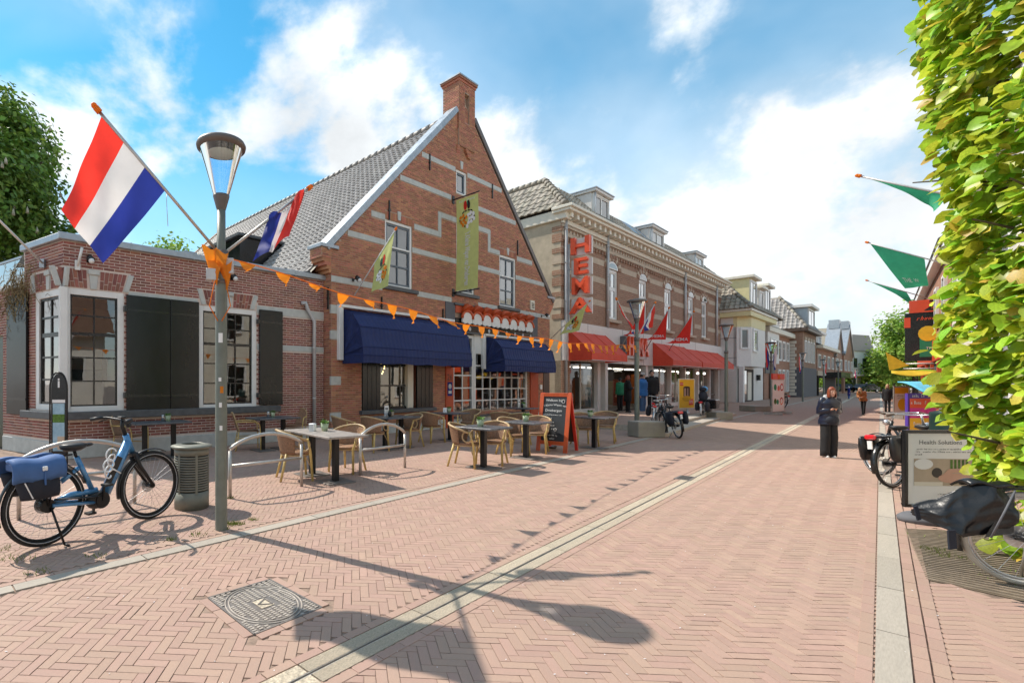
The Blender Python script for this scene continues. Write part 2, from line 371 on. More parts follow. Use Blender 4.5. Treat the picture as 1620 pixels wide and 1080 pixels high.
M['paver_far'] = brickwall_mat('paver_far', (.42, .27, .20), (.40, .257, .19), (.30, .20, .15), .19, .0633, R(4.2), flat=True)
M['sand'] = pm('joint_sand', (.31, .215, .16), .95, var=.15, scale=30, bump=.4, dirt=.95, dcol=(.05, .035, .025), dscale=5.5)
M['kerb'] = pm('kerb_concrete', (.42, .365, .30), .85, var=.14, scale=14, bump=.3, bscale=150, rnd=.07, dirt=.3, dcol=(.28, .25, .21), dscale=2)
M['gutter'] = pm('gutter_concrete', (.57, .475, .355), .9, var=.5, scale=48, bump=.9, bscale=120, rnd=.09, dirt=.45, dcol=(.29, .24, .18), dscale=5)
M['iron'] = pm('cast_iron', (.20, .18, .165), .55, .35, var=.25, scale=20, bump=.3, dirt=.4, dcol=(.24, .17, .12))
M['iron_worn'] = pm('worn_cast_iron', (.44, .385, .33), .6, .15, var=.2, scale=20, bump=.3, dirt=.4, dcol=(.30, .22, .17))
M['brick_wing'] = pm('brick_maroon', (.285, .11, .08), .75, var=.2, scale=25, bump=.3, bscale=80, rnd=.32, hue=.014, dirt=.45, dcol=(.17, .075, .06), dscale=.7)
M['brick_gable'] = pm('brick_red', (.43, .175, .098), .78, var=.2, scale=25, bump=.3, bscale=80, rnd=.28, hue=.016, dirt=.5, dcol=(.27, .11, .065), dscale=.55)
M['mortar_pale'] = pm('mortar_pale', (.66, .55, .48), .95, var=.12, scale=20)
M['mortar'] = pm('mortar_brown', (.42, .29, .21), .95, var=.2, scale=8, dirt=.2)
M['stone'] = pm('grey_stone', (.52, .53, .50), .8, var=.12, scale=6, bump=.15, dirt=.25, dcol=(.27, .28, .26))
M['bluestone'] = pm('bluestone', (.085, .09, .095), .5, var=.25, scale=8, bump=.1)
M['white'] = pm('white_paint', (.78, .77, .74), .4, var=.04, scale=4, dirt=.15, dcol=(.55, .53, .49), dscale=3)
M['offwhite'] = pm('cream_paint', (.74, .69, .58), .5, var=.06, scale=4, dirt=.2, dcol=(.5, .45, .36))
M['black'] = pm('black_paint', (.012, .013, .014), .22, var=.3, scale=3, bump=.04, bscale=25)
M['shutter'] = pm('shutter_gloss_black', (.010, .012, .013), .2, var=.3, scale=2, bump=.12, bscale=6, stretch=(1, 1, .4), spec=.35)
M['zinc'] = pm('zinc', (.40, .43, .46), .42, .55, var=.15, scale=5, dirt=.2)
M['steelgrey'] = pm('grey_blue_paint', (.12, .145, .17), .4, var=.1)
M['pipe'] = pm('pipe_grey', (.52, .52, .52), .45, .2, var=.1, dirt=.2)
M['glass'] = glass_mat('window_glass', (.80, .86, .86), 4.5)
M['glass_shop'] = glass_mat('shop_glass', (.85, .88, .88), 1.1)
M['glass_dark'] = glass_mat('window_glass_dark', (.45, .5, .52), 2.2)
M['glass_lamp'] = glass_mat('lamp_glass', (.80, .92, 1.0), 1.6)
M['room'] = pm('room_plaster', (.42, .36, .27), .9, var=.15, scale=2)
M['shop_room'] = pm('shop_interior', (.20, .17, .14), .9, var=.2, scale=2)
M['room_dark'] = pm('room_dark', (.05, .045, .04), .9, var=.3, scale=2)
M['wood_dark'] = pm('dark_wood', (.07, .04, .025), .5, var=.3, scale=4, stretch=(1, 1, .1))
M['tile'] = pm('grey_roof_tile', (.27, .245, .225), .55, var=.15, scale=9, bump=.15, rnd=.22, hue=.01, dirt=.25, dcol=(.24, .225, .20), dscale=1.2)
M['tile_dark'] = pm('dark_roof_tile', (.29, .255, .205), .7, var=.2, scale=9, rnd=.28, hue=.012, dirt=.35, dcol=(.16, .15, .11), dscale=2)
M['lamp_green'] = pm('lamp_post_green', (.165, .18, .15), .5, .1, var=.14, scale=7, bump=.08, dirt=.3, dcol=(.12, .125, .10), dscale=4)
M['lamp_brown'] = pm('lamp_head_brown', (.145, .125, .115), .5, .3, var=.12)
M['galv'] = pm('galvanised_steel', (.52, .49, .45), .42, .75, var=.15, scale=12, dirt=.15)
M['bingreen'] = pm('bin_green', (.19, .19, .155), .55, .2, var=.14, scale=9, dirt=.3, dcol=(.14, .14, .11), dscale=4)
M['darkhole'] = pm('dark_inside', (.012, .012, .011), .9, var=.1)
M['navy'] = pm('navy_canvas', (.010, .022, .105), .75, var=.4, scale=9, bump=.3, bscale=9, stretch=(6, 1, .7), dirt=.3, dcol=(.03, .05, .15), dscale=1.6)
M['redcanvas'] = pm('red_canvas', (.80, .085, .04), .6, var=.1, scale=3, dirt=.2, dcol=(.75, .2, .12), dscale=1.5, bump=.12, bscale=8, trans=.2)
M['red'] = pm('flag_red', (.86, .05, .035), .65, var=.1, scale=4, trans=.55)
M['fwhite'] = pm('flag_white', (.80, .80, .80), .7, var=.04, trans=.35)
M['fblue'] = pm('flag_blue', (.025, .045, .30), .7, var=.1, scale=4, trans=.45)
M['orange'] = pm('orange_cloth', (.90, .28, .015), .65, var=.1, trans=.4)
M['fgreen'] = pm('flag_green', (.06, .46, .24), .65, var=.1, trans=.5)
M['flime'] = pm('banner_lime', (.62, .66, .24), .65, var=.07, trans=.45)
M['signwhite'] = pm('print_white', (.80, .80, .79), .45, var=.02)
M['signred'] = pm('sign_red', (.66, .035, .018), .35, var=.05, coat=.2)
M['letter'] = pm('letter_orange_red', (.78, .085, .025), .35, var=.05, coat=.2)
M['orangewood'] = pm('orange_red_wood', (.56, .088, .018), .45, var=.2, scale=5, stretch=(3, 3, .4))
M['pilaster'] = pm('brick_red_paint', (.50, .085, .03), .6, var=.12)
M['board'] = pm('chalkboard', (.022, .026, .03), .6, var=.3, scale=5)
M['chalk'] = pm('chalk', (.72, .72, .70), .95, var=.1)
M['rattan'] = pm('rattan_weave', (.27, .15, .085), .6, var=.35, scale=40, bump=.9, bscale=85, rnd=.1)
M['rattan_pale'] = pm('rattan_weave_pale', (.36, .20, .11), .6, var=.35, scale=40, bump=.9, bscale=85, rnd=.1)  # same weave in a paler brown, for one chair
M['bamboo'] = pm('bamboo_yellow', (.60, .43, .15), .42, var=.25, scale=10, rnd=.1, dirt=.25, dcol=(.3, .17, .05), dscale=9)
M['bamboo_rim'] = pm('bamboo_rim', (.45, .31, .16), .45, var=.25, scale=14)
M['tabletop'] = pm('table_slate', (.10, .105, .115), .3, var=.25, scale=10, bump=.05)
M['tabletop_pale'] = pm('table_weathered', (.33, .29, .26), .45, var=.3, scale=14, bump=.1)
M['blackmetal'] = pm('black_metal', (.014, .014, .015), .4, .3, var=.2)
M['pot'] = pm('mint_pot', (.42, .50, .33), .5, var=.06)
M['leafgreen'] = pm('pot_plant_green', (.10, .20, .035), .6, var=.4, scale=30, rnd=.3, trans=.3)
M['bikeblue'] = pm('bike_blue', (.08, .25, .48), .28, .25, var=.06, coat=.6)
M['rubber'] = pm('rubber', (.014, .014, .014), .75, var=.2)
M['plastic'] = pm('black_plastic', (.018, .018, .019), .45, var=.2)
M['alu'] = pm('aluminium', (.55, .55, .56), .3, .9, var=.1)
M['bagblue'] = pm('pannier_blue', (.055, .13, .31), .7, var=.12, scale=8, bump=.25, bscale=14)
M['bagnavy'] = pm('pannier_navy', (.012, .016, .028), .75, var=.2, bump=.3, bscale=14)
M['tarp'] = pm('black_tarpaulin', (.010, .010, .011), .34, var=.3, scale=5, bump=.7, bscale=11)
M['redlight'] = pm('rear_light_red', (.7, .015, .02), .15, var=.05, coat=.8)
M['plaster'] = pm('old_plaster', (.50, .42, .31), .9, var=.14, scale=2.2, bump=.25, bscale=20, dirt=.65, dcol=(.26, .22, .16), dscale=.9)
M['hema_brick'] = brickwall_mat('hema_brick', (.28, .145, .09), (.35, .19, .12), (.40, .30, .22), .42, .105)
M['beige'] = pm('beige_stone', (.52, .42, .315), .85, var=.1, scale=4, dirt=.3)
M['far_brick'] = brickwall_mat('far_brick', (.33, .15, .09), (.40, .19, .115), (.36, .26, .19), .44, .125)
M['far_brown'] = brickwall_mat('far_brown', (.31, .165, .105), (.37, .205, .135), (.33, .25, .19), .44, .125)
M['yellow'] = pm('pale_yellow_paint', (.74, .66, .36), .6, var=.06, dirt=.15)
M['panelwhite'] = pm('white_panel', (.72, .69, .65), .5, var=.05, dirt=.1)
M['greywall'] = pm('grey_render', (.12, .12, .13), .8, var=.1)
M['skin'] = pm('skin', (.58, .33, .24), .5, var=.06, scale=12)
M['puffer'] = pm('puffer_navy', (.012, .016, .035), .32, var=.2, scale=6)
M['clothblack'] = pm('cloth_black', (.012, .012, .013), .85, var=.3, scale=10, bump=.3, bscale=12)
M['clothblue'] = pm('cloth_blue', (.02, .12, .34), .75, var=.15, bump=.2, bscale=14)
M['denim'] = pm('denim', (.06, .12, .24), .85, var=.2, bump=.2)
M['auburn'] = pm('hair_auburn', (.22, .045, .015), .5, var=.45, scale=25, stretch=(3, 3, .5))
M['blond'] = pm('hair_blond', (.55, .38, .18), .55, var=.3, scale=25, stretch=(3, 3, .5))
M['darkhair'] = pm('hair_dark', (.02, .014, .01), .5, var=.3)
M['tan'] = pm('jacket_tan', (.34, .12, .03), .6, var=.15, bump=.2)
M['greyknit'] = pm('grey_knit', (.42, .41, .40), .9, var=.1)
M['eye'] = pm('eye_dark', (.02, .015, .012), .2, var=.1)
M['lip'] = pm('lip', (.38, .11, .09), .45, var=.1)
M['moss'] = pm('moss', (.16, .20, .04), .95, var=.4, scale=30, rnd=.3, trans=.2)
M['earth'] = pm('earth', (.13, .095, .06), .95, var=.4, scale=8, bump=.6, bscale=20)
M['ground'] = pm('ground', (.30, .24, .20), .9, var=.15, scale=.6)
M['leafbig'] = pm('lime_leaf', (.42, .56, .05), .38, var=.3, scale=9, rnd=.38, hue=.05, trans=.45, spec=.4)
M['leafred'] = pm('young_leaf', (.62, .46, .07), .45, var=.25, scale=9, rnd=.2, hue=.02, trans=.4)
M['bark'] = pm('bark', (.10, .075, .05), .9, var=.35, scale=10, bump=.8, bscale=30, stretch=(1, 1, .2))
M['chestnut'] = pm('chestnut_leaf', (.16, .27, .04), .55, var=.3, scale=3, rnd=.4, hue=.02, trans=.3)
M['fartree'] = pm('far_leaf', (.27, .42, .06), .6, var=.3, scale=2, rnd=.35, hue=.025, trans=.35)
M['blossom'] = pm('chestnut_blossom', (.55, .50, .38), .8, var=.15)
M['concrete'] = pm('block_concrete', (.32, .29, .24), .9, var=.2, scale=6, bump=.3, dirt=.5, dcol=(.17, .17, .08), dscale=3)
# ================================================================ THE GROUND
S0 = Vector((-.034, 2.60, 0)); SD = Vector((.757, .653, 0)).normalized(); SN = Vector((-SD.y, SD.x, 0)); SANG = math.atan2(SD.y, SD.x)
def SP(t, w, z=0): p = S0 + SD * t + SN * w; return Vector((p.x, p.y, z))
def ST(x, y): r = Vector((x, y, 0)) - S0; return r.dot(SD), r.dot(SN)
g = MB(); g.poly([(-600, -300, -.06), (900, -300, -.06), (900, 1100, -.06), (-600, 1100, -.06)])
tag(g.build('ground', M['ground']), kind='structure')
W_GL, W_KL0, W_KL1, W_KR0, W_KR1 = .104, 2.225, 2.365, -2.105, -1.97
road = tag(empty('road'), kind='structure'); pave = tag(empty('pavement'), kind='structure'); pave_r = tag(empty('pavement_opposite'), kind='structure')
def strip(name, par, w0, w1, t0, t1, z, mat):
    m = MB(); m.poly([SP(t0, w0, z), SP(t1, w0, z), SP(t1, w1, z), SP(t0, w1, z)]); return m.build(name, mat, par)
T_FAR = 14.5
strip('joint_bed', road, W_KR1 - .2, W_KL0 + .1, -8, T_FAR + 2, -.0055, M['sand'])
strip('joint_bed', pave, W_KL0 + .1, 16, -8, T_FAR + 2, -.0062, M['sand'])
strip('joint_bed', pave_r, -16, W_KR1 - .15, -8, T_FAR + 2, -.0069, M['sand'])
def far_sheet(name, par, w0, w1):
    m = MB(); ts = [T_FAR, 30, 60, 160]
    for a, b in zip(ts[:-1], ts[1:]): m.poly([(a, w0, 0), (b, w0, 0), (b, w1, 0), (a, w1, 0)])
    o = m.build(name, M['paver_far'], par); o.location = (S0.x, S0.y, -.004); o.rotation_euler = (0, 0, SANG); return o
far_sheet('far_paving', road, W_KR1, W_KL0)
# manhole and tree pit leave gaps in the paving
MH = [G(*p) for p in ((329.7, 945.4), (402.7, 1003.2), (508.7, 960.6), (426.8, 916.5))]
PIT = [G(*p) for p in ((1432, 836), (1466, 916), (1700, 968), (1760, 850))]
def inq(p, q, grow=0):
    c = sum(q, Vector()) / len(q); s = 0
    for i in range(len(q)):
        a, b = q[i], q[(i+1) % len(q)]; e = b - a; n = Vector((e.y, -e.x, 0)).normalized(); d = (p - a).dot(n)
        if (c - a).dot(n) > 0: d = -d
        if d > grow: return False
    return True
PW, PL = .0633, .19
pav_l, pav_r, pav_p, pav_o = [], [], [], []
def herring():
    A = R(-4.2); ca, sa = math.cos(A), math.sin(A); n = 3
    def put(cx, cy, rot):
        x, y = cx * PW * ca - cy * PW * sa, cx * PW * sa + cy * PW * ca
        if y < .5 or x*x + y*y > 17.5**2: return
        px, py = proj((x, y, 0))
        if px < -700 or px > 2300: return
        t, w = ST(x, y); p = Vector((x, y, 0))
        if t > T_FAR + .1: return
        if inq(p, MH, .062) or inq(p, PIT, .05): return
        if W_GL + .03 < w < W_KL0 + .02: L_ = pav_l
        elif W_KR1 + .05 < w < -W_GL - .03: L_ = pav_r
        elif w > W_KL1 + .06: L_ = pav_p
        elif w < W_KR0 - .12: L_ = pav_o
        else: return
        if L_ is pav_p and w > 9.4: return
        z = random.uniform(-.0009, .0007); m = Matrix.Translation((x, y, z)) @ Matrix.Rotation(A + rot + random.uniform(-.006, .006), 4, 'Z')
        m = m @ Matrix.Rotation(random.uniform(-.0022, .0022), 4, 'X') @ Matrix.Rotation(random.uniform(-.002, .002), 4, 'Y') @ Matrix.Diagonal((PL - .003 - random.random()**6*.005, PW - .003 - random.random()**5*.007, .02, 1))
        L_.append(m)
    for j in range(-60, 290):
        for k in range(-90, 90):
            x0 = j + 2 * n * k
            if -170 < x0 < 290: put(x0 + 1.5, j + .5, 0)
    for i in range(-170, 290):
        for k in range(-50, 60):
            y0 = i + 1 + 2 * n * k
            if -60 < y0 < 290: put(i + .5, y0 + 1.5, R(90))
herring()
emit(road, 'paver', pav_l + pav_r, PAVER, M['paver'], 300, 'pavers')
emit(pave, 'paver', pav_p, PAVER, M['paver'], 300, 'pavers')
emit(pave_r, 'paver', pav_o, PAVER, M['paver'], 120, 'pavers')
# rows of pavers along the gutter and the kerbs
def row(par, w, t0, t1, L=.2, wid=.06, lift=.003):
    out = []; t = t0
    while t < t1:
        p = SP(t, w); px, py = proj(p) if p.y > .4 else (-999, 0)
        if -600 < px < 2200: out.append(Matrix.Translation((p.x, p.y, lift + random.uniform(-.001, .001))) @ Matrix.Rotation(SANG + random.uniform(-.008, .008), 4, 'Z') @ Matrix.Diagonal((L - .006, wid, .02, 1)))
        t += L
    emit(par, 'border_paver', out, PAVER, M['paver'], 60, 'border_pavers')
for w in (W_GL + .036, -W_GL - .036): row(road, w, -1.5, 26)
row(road, W_KR1 + .036, -2, 26); row(pave_r, W_KR0 - .036, -2, 26); row(pave_r, W_KR0 - .104, -2, 26); row(pave, W_KL1 + .036, -4, 26)
# gutter of concrete channel stones with a slot, kerb bands
gut = tag(empty('gutter'), kind='structure'); kl = tag(empty('kerb'), kind='structure'); kr = tag(empty('kerb_opposite'), kind='structure')
SLAB = ([(-.5,-.5,-1),(.5,-.5,-1),(.5,.5,-1),(-.5,.5,-1),(-.497,-.48,0),(.497,-.48,0),(.497,.48,0),(-.497,.48,0)],
        [(4,5,6,7),(0,1,5,4),(1,2,6,5),(2,3,7,6),(3,0,4,7)])
def slabs(par, name, w0, w1, L, t0, t1, z, mat):
    out = []; t = t0
    while t < t1:
        p = SP(t + L/2, (w0+w1)/2)
        if p.y > .3: out.append(Matrix.Translation((p.x, p.y, z + random.uniform(-.0012, .0012))) @ Matrix.Rotation(SANG, 4, 'Z') @ Matrix.Diagonal((L - .006, abs(w1-w0), .05, 1)))
        t += L
    emit(par, name, out, SLAB, mat, 40, name + 's')
slabs(gut, 'channel_stone', .010, .102, 1.0, -2, 95, .004, M['gutter']); slabs(gut, 'channel_stone', -.102, -.010, 1.0, -2, 95, .004, M['gutter'])
m = MB(); m.M = Matrix.Translation((S0.x, S0.y, 0)) @ Matrix.Rotation(SANG, 4, 'Z'); m.box(-2, 95, -.0118, .0118, -.04, -.012); m.build('slot', M['darkhole'], gut)
m = MB(); m.M = Matrix.Translation((S0.x, S0.y, 0)) @ Matrix.Rotation(SANG, 4, 'Z')
for y0 in (-.0118, .0068): m.box(-2, 60, y0, y0 + .005, -.012, .0025)
m.build('slot_rail', M['galv'], gut)
slabs(kl, 'kerb_stone', W_KL0, W_KL1, 1.0, -5, 95, .005, M['kerb']); slabs(kr, 'kerb_stone', W_KR0, W_KR1, 1.0, -3, 95, .005, M['kerb'])
far_sheet('far_paving', pave, W_KL1, 7.3); far_sheet('far_paving', pave_r, -9, W_KR0)
# small iron inlet in the gutter
m = MB(); m.M = Matrix.Translation(G(1084, 756)) @ Matrix.Rotation(SANG, 4, 'Z'); m.box(-.22, .22, -.11, .11, -.05, .008); o = m.build('gutter_inlet', M['iron'])
m2 = MB(); m2.M = m.M
for i in range(5): m2.box(-.17 + i*.075, -.13 + i*.075, -.08, .08, .0085, .0095)
m2.build('slot', M['darkhole'], o); tag(o, 'small iron inlet grating set in the concrete gutter', 'drain inlet')
# manhole cover: a frame, a round lid with studs, a ring of pavers round it
mc = sum(MH, Vector()) / 4; mh = thing('manhole_cover', 'cast iron manhole cover with studded round lid in the brick road', 'manhole cover', mc)
def mq(a, b, z=0): p = (MH[0]*(1-a)*(1-b) + MH[1]*a*(1-b) + MH[2]*a*b + MH[3]*(1-a)*b) - mc; return Vector((p.x, p.y, z))
m = MB(); m.poly([mq(0,0,-.002), mq(1,0,-.002), mq(1,1,-.002), mq(0,1,-.002)]); 
for a0, b0, a1, b1 in ((0,0,1,0),(1,0,1,1),(1,1,0,1),(0,1,0,0)): m.bar(mq(a0,b0,-.002), mq(a1,b1,-.002), .014, .016)
m.build('frame', M['iron'], mh)
def mcirc(r, k, n=48, z=0): w = 2*math.pi*k/n; return mq(.5 + r*math.cos(w), .5 + r*math.sin(w), z)
m = MB()
for r in (.475, .43): m.tube([mcirc(r, k, z=.0) for k in range(48)], .0055, 5, closed=True)
m.build('lid_ring', M['iron_worn'], mh)
m = MB(); m.mi = 0; st = 12
for i in range(st * 2):
    for j in range(st):
        a = (i + .5) / (st*2); b = (j + .5) / st
        if j % 2: a += .012
        rr = math.hypot(a - .5, b - .5)
        if .405 < rr < .50 or (abs(a-.5) < .12 and abs(b-.5) < .13): continue
        if a > .985: continue
        h = .0085 if rr > .45 else .007
        p0, p1, p2, p3 = mq(a-.0125,b-.026), mq(a+.0125,b-.026), mq(a+.0125,b+.026), mq(a-.0125,b+.026)
        m.add([(q.x, q.y, -.008) for q in (p0,p1,p2,p3)] + [(q.x, q.y, h-.004) for q in (p0,p1,p2,p3)], [(4,5,6,7),(0,1,5,4),(1,2,6,5),(2,3,7,6),(3,0,4,7)])
m.build('studs', M['iron_worn'], mh)['kind'] = 'stuff'
m = MB(); m.add([mq(.40,.40,.002), mq(.60,.40,.002), mq(.60,.60,.002), mq(.40,.60,.002)], [(0,1,2,3)]); m.build('badge', M['gutter'], mh)
m = MB()
for q in ((.42,.58,.5,.42),(.5,.42,.58,.58),(.58,.58,.42,.58)): m.bar(mq(q[0],q[1],.004), mq(q[2],q[3],.004), .009, .005)
m.build('arrow_mark', M['iron'], mh)
ring = []
for (a0,b0,a1,b1) in ((0,0,1,0),(1,0,1,1),(1,1,0,1),(0,1,0,0)):
    p, q = mq(a0,b0) + mc, mq(a1,b1) + mc; e = q - p; n = max(1, round(e.length / .2)); nn = Vector((e.y, -e.x, 0)).normalized()
    if (mc - p).dot(nn) > 0: nn = -nn
    for i in range(n):
        c = p + e * ((i + .5) / n) + nn * .042
        ring.append(Matrix.Translation((c.x, c.y, .0035)) @ Matrix.Rotation(math.atan2(e.y, e.x), 4, 'Z') @ Matrix.Diagonal((e.length / n - .006, .064, .02, 1)))
emit(road, 'border_paver', ring, PAVER, M['paver'], 40)
# tree pit with a slatted grate
pit = tag(empty('tree_pit'), kind='structure'); m = MB(); m.poly([Vector((p.x, p.y, -.0015)) for p in PIT]); m.build('soil', M['earth'], pit)
m = MB(); a, b, c, d = PIT
for k in range(34):
    f0 = (k + .5) / 34; p, q = a.lerp(b, f0), d.lerp(c, f0)
    m.bar((p.x, p.y, .002), (q.x, q.y, .002), .022, .012)
m.build('grate_bars', pm('rusty_grate', (.27, .21, .155), .8, .1, var=.3, scale=14, dirt=.5, dcol=(.2, .15, .08)), pit)['kind'] = 'stuff'
m = MB()
for k in range(420):
    f0, f1 = random.random(), random.random() ** 1.4; p = a.lerp(b, f0).lerp(d.lerp(c, f0), f1)
    if noise.noise(p * 3) < .02: continue
    w = random.uniform(0, 6.28); l = random.uniform(.01, .035); h = random.uniform(.006, .03); dx, dy = math.cos(w)*l, math.sin(w)*l
    m.add([(p.x-dy*.2, p.y+dx*.2, -.004), (p.x+dy*.2, p.y-dx*.2, -.004), (p.x+dx, p.y+dy, h)], [(0,1,2)])
tag(m.build('moss', M['moss'], recalc=False), 'green moss and weeds growing in the tree pit', kind='stuff')
# tufts and fallen petals
m = MB()
for (px, py, n, r) in ((372, 829, 130, .11), (356, 836, 40, .06), (271, 854, 30, .05), (313, 846, 30, .1), (400, 822, 40, .07), (365, 788, 40, .05), (60, 905, 30, .12), (20, 885, 40, .2), (5, 868, 30, .15), (150, 880, 20, .1), (1478, 870, 60, .12), (1500, 880, 60, .14)):
    c = G(px, py)
    for i in range(n):
        a = random.uniform(0, 6.28); d = r * random.random() ** .8; p = c + Vector((math.cos(a)*d, math.sin(a)*d*.7, 0)); h = random.uniform(.01, .05); w = random.uniform(0, 6.28)
        m.add([(p.x-.004, p.y, 0), (p.x+.004, p.y, 0), (p.x + math.cos(w)*.025, p.y + math.sin(w)*.025, h)], [(0,1,2)])
tag(m.build('weeds', M['moss'], recalc=False), 'small green weeds in the paving joints', kind='stuff')
m = MB()
for i in range(330):
    t, w = random.uniform(-2, 10), random.gauss(-.4, 1.2); p = SP(t, w)
    if p.y < 1: continue
    s = random.uniform(.004, .010); a = random.uniform(0, 6.28); c_, s_ = math.cos(a)*s, math.sin(a)*s
    m.add([(p.x-c_, p.y-s_, .003), (p.x+s_*.6, p.y-c_*.6, .004), (p.x+c_, p.y+s_, .006), (p.x-s_*.6, p.y+c_*.6, .004)], [(0,1,2,3)])
tag(m.build('petals', M['fwhite'], recalc=False), 'tiny pale petals fallen on the brick road', kind='stuff')
# ================================================================ BUILDING HELPERS
def iv_minus(a, b, cuts):
    out = [(a, b)]
    for c, d in cuts:
        nx = []
        for p, q in out:
            if d <= p or c >= q: nx.append((p, q)); continue
            if c > p: nx.append((p, c))
            if d < q: nx.append((d, q))
        out = nx
    return out
def polywall(mb, Lf, Rf, z0, z1, holes, y0, y1, extra=()):
    zs = sorted({round(z, 5) for z in [z0, z1, *extra] + [h[2] for h in holes] + [h[3] for h in holes] if z0 <= z <= z1})
    for za, zb in zip(zs[:-1], zs[1:]):
        e = 1e-5; la, lb, ra, rb = Lf(za + e), Lf(zb - e), Rf(za + e), Rf(zb - e)
        cuts = [(h[0], h[1]) for h in holes if h[2] <= za + e and h[3] >= zb - e]
        for p, q in iv_minus(min(la, lb), max(ra, rb), cuts):
            pa, pb = (la, lb) if p == min(la, lb) else (p, p); qa, qb = (ra, rb) if q == max(ra, rb) else (q, q)
            mb.prism([(pa, za), (qa, za), (qb, zb), (pb, zb)], y0, y1)
    return mb
def brick_rows(Lf, Rf, z0, z1, holes, y=0.0, bl=.22, bh=.0625, proud=.007, off=0.0):
    out = []; n = int((z1 - z0) / bh)
    for r in range(n):
        za = z0 + r * bh; zc = za + bh / 2; a, b = max(Lf(za), Lf(za + bh)), min(Rf(za), Rf(za + bh))
        if b - a < .05: continue
        cuts = [(h[0], h[1]) for h in holes if h[2] < zc + .02 and h[3] > zc - .02]
        for p, q in iv_minus(a, b, cuts):
            u = (math.floor((p - off) / bl)) * bl + off + (bl / 2 if r % 2 else 0)
            while u < q:
                s, e = max(u, p), min(u + bl, q); u += bl
                if e - s < .035: continue
                out.append(TRS(((s + e) / 2, y + .004, zc), 0, (e - s - .011, proud + .004 + random.uniform(-.001, .002), bh - .012)))
    return out
def window(par, u0, u1, z0, z1, cols=2, rows=(1,), fw=.07, fm='white', bw=.028, bm='black', sash=.05, y=.06, glass='glass', wide=(), name='window', fdep=.11, label=None):
    m = MB()
    m.box(u0, u0 + fw, y - fdep/2, y + fdep/2, z0, z1).box(u1 - fw, u1, y - fdep/2, y + fdep/2, z0, z1)
    m.box(u0 + fw, u1 - fw, y - fdep/2, y + fdep/2, z1 - fw, z1).box(u0 + fw, u1 - fw, y - fdep/2, y + fdep/2, z0, z0 + fw * .8)
    w = m.build(name, M[fm], par, bevel=.006)
    if label: w['label'] = label
    a0, a1, b0, b1 = u0 + fw, u1 - fw, z0 + fw * .8, z1 - fw
    m = MB()
    if sash:
        m.box(a0, a0 + sash, y - .025, y + .025, b0, b1).box(a1 - sash, a1, y - .025, y + .025, b0, b1)
        m.box(a0 + sash, a1 - sash, y - .025, y + .025, b1 - sash, b1).box(a0 + sash, a1 - sash, y - .025, y + .025, b0, b0 + sash)
        a0, a1, b0, b1 = a0 + sash, a1 - sash, b0 + sash, b1 - sash
    tot = sum(rows); zz = [b0]
    for r in reversed(rows): zz.append(zz[-1] + (b1 - b0) * r / tot)      # rows given from the top
    for i in range(1, cols): c = a0 + (a1 - a0) * i / cols; m.box(c - bw/2, c + bw/2, y - .02, y + .02, b0, b1)
    for i in range(1, len(rows)):
        t = bw * (2.2 if (len(rows) - i) in wide else 1)
        m.box(a0, a1, y - .022, y + .022, zz[i] - t/2, zz[i] + t/2)
    if m.v: m.build('glazing_bars', M[bm], w)
    for i in range(cols):
        for j in range(len(rows)):
            pa, pb = a0 + (a1 - a0) * i / cols, a0 + (a1 - a0) * (i + 1) / cols
            pm_ = MB(); cw, chh = pb - pa, zz[j+1] - zz[j]; pm_.poly([(-cw/2, 0, -chh/2), (cw/2, 0, -chh/2), (cw/2, 0, chh/2), (-cw/2, 0, chh/2)])
            o = pm_.build('pane', M[glass], w, recalc=False); o.location = ((pa + pb)/2, y + .004, (zz[j] + zz[j+1])/2)
            o.rotation_euler = (random.gauss(0, .006), 0, random.gauss(0, .006))
    return w
def room(par, u0, u1, z0, z1, y0, y1, mat='room', name='room'):
    m = MB(); m.poly([(u0,y1,z0),(u1,y1,z0),(u1,y1,z1),(u0,y1,z1)]); m.poly([(u0,y0,z0),(u0,y1,z0),(u0,y1,z1),(u0,y0,z1)]); m.poly([(u1,y0,z0),(u1,y1,z0),(u1,y1,z1),(u1,y0,z1)])
    m.poly([(u0,y0,z0),(u1,y0,z0),(u1,y1,z0),(u0,y1,z0)]); m.poly([(u0,y0,z1),(u1,y0,z1),(u1,y1,z1),(u0,y1,z1)])
    return m.build(name, M[mat], par, recalc=False)
def voussoirs(par, uc, z0, z1, wb, wt, n, mat, key=True):
    """flat arch: tapering bricks between two skewback stones, a keystone in the middle"""
    fan = lambda f, z: uc + ((wb + (wt - wb) * (z - z0) / (z1 - z0)) / 2) * f
    for s in (-1, 1):
        m = MB(); m.prism([(fan(s*.84, z0), z0), (fan(s*1.0, z0), z0), (fan(s*1.0, z1), z1), (fan(s*.86, z1), z1)], -.022, .05); m.build('skewback_stone', M['stone'], par, bevel=.008)
    if key:
        m = MB(); k = .085; m.prism([(fan(-k, z0), z0 - .01), (fan(k, z0), z0 - .01), (fan(k*1.25, z1), z1 - .09), (fan(-k*1.25, z1), z1 - .09)], -.035, .05)
        m.box(fan(-k*1.6, z1), fan(k*1.6, z1), -.065, .05, z1 - .09, z1 + .01); m.build('keystone', M['stone'], par, bevel=.008)
    for i in range(n):
        f0, f1 = -.82 + 1.64 * i / n, -.82 + 1.64 * (i + 1) / n
        if key and f1 > -.11 and f0 < .11: continue
        g_ = .006 / (wb / 2)
        for h0, h1 in (((0, .47), (.5, 1)) if i % 2 else ((0, .3), (.33, 1))):
            za, zb = z0 + (z1 - z0) * h0 + .003, z0 + (z1 - z0) * h1 - .003
            m = MB(); m.prism([(fan(f0 + g_, za), za), (fan(f1 - g_, za), za), (fan(f1 - g_, zb), zb), (fan(f0 + g_, zb), zb)], -.010, .02); m.build('arch_brick', mat, par)
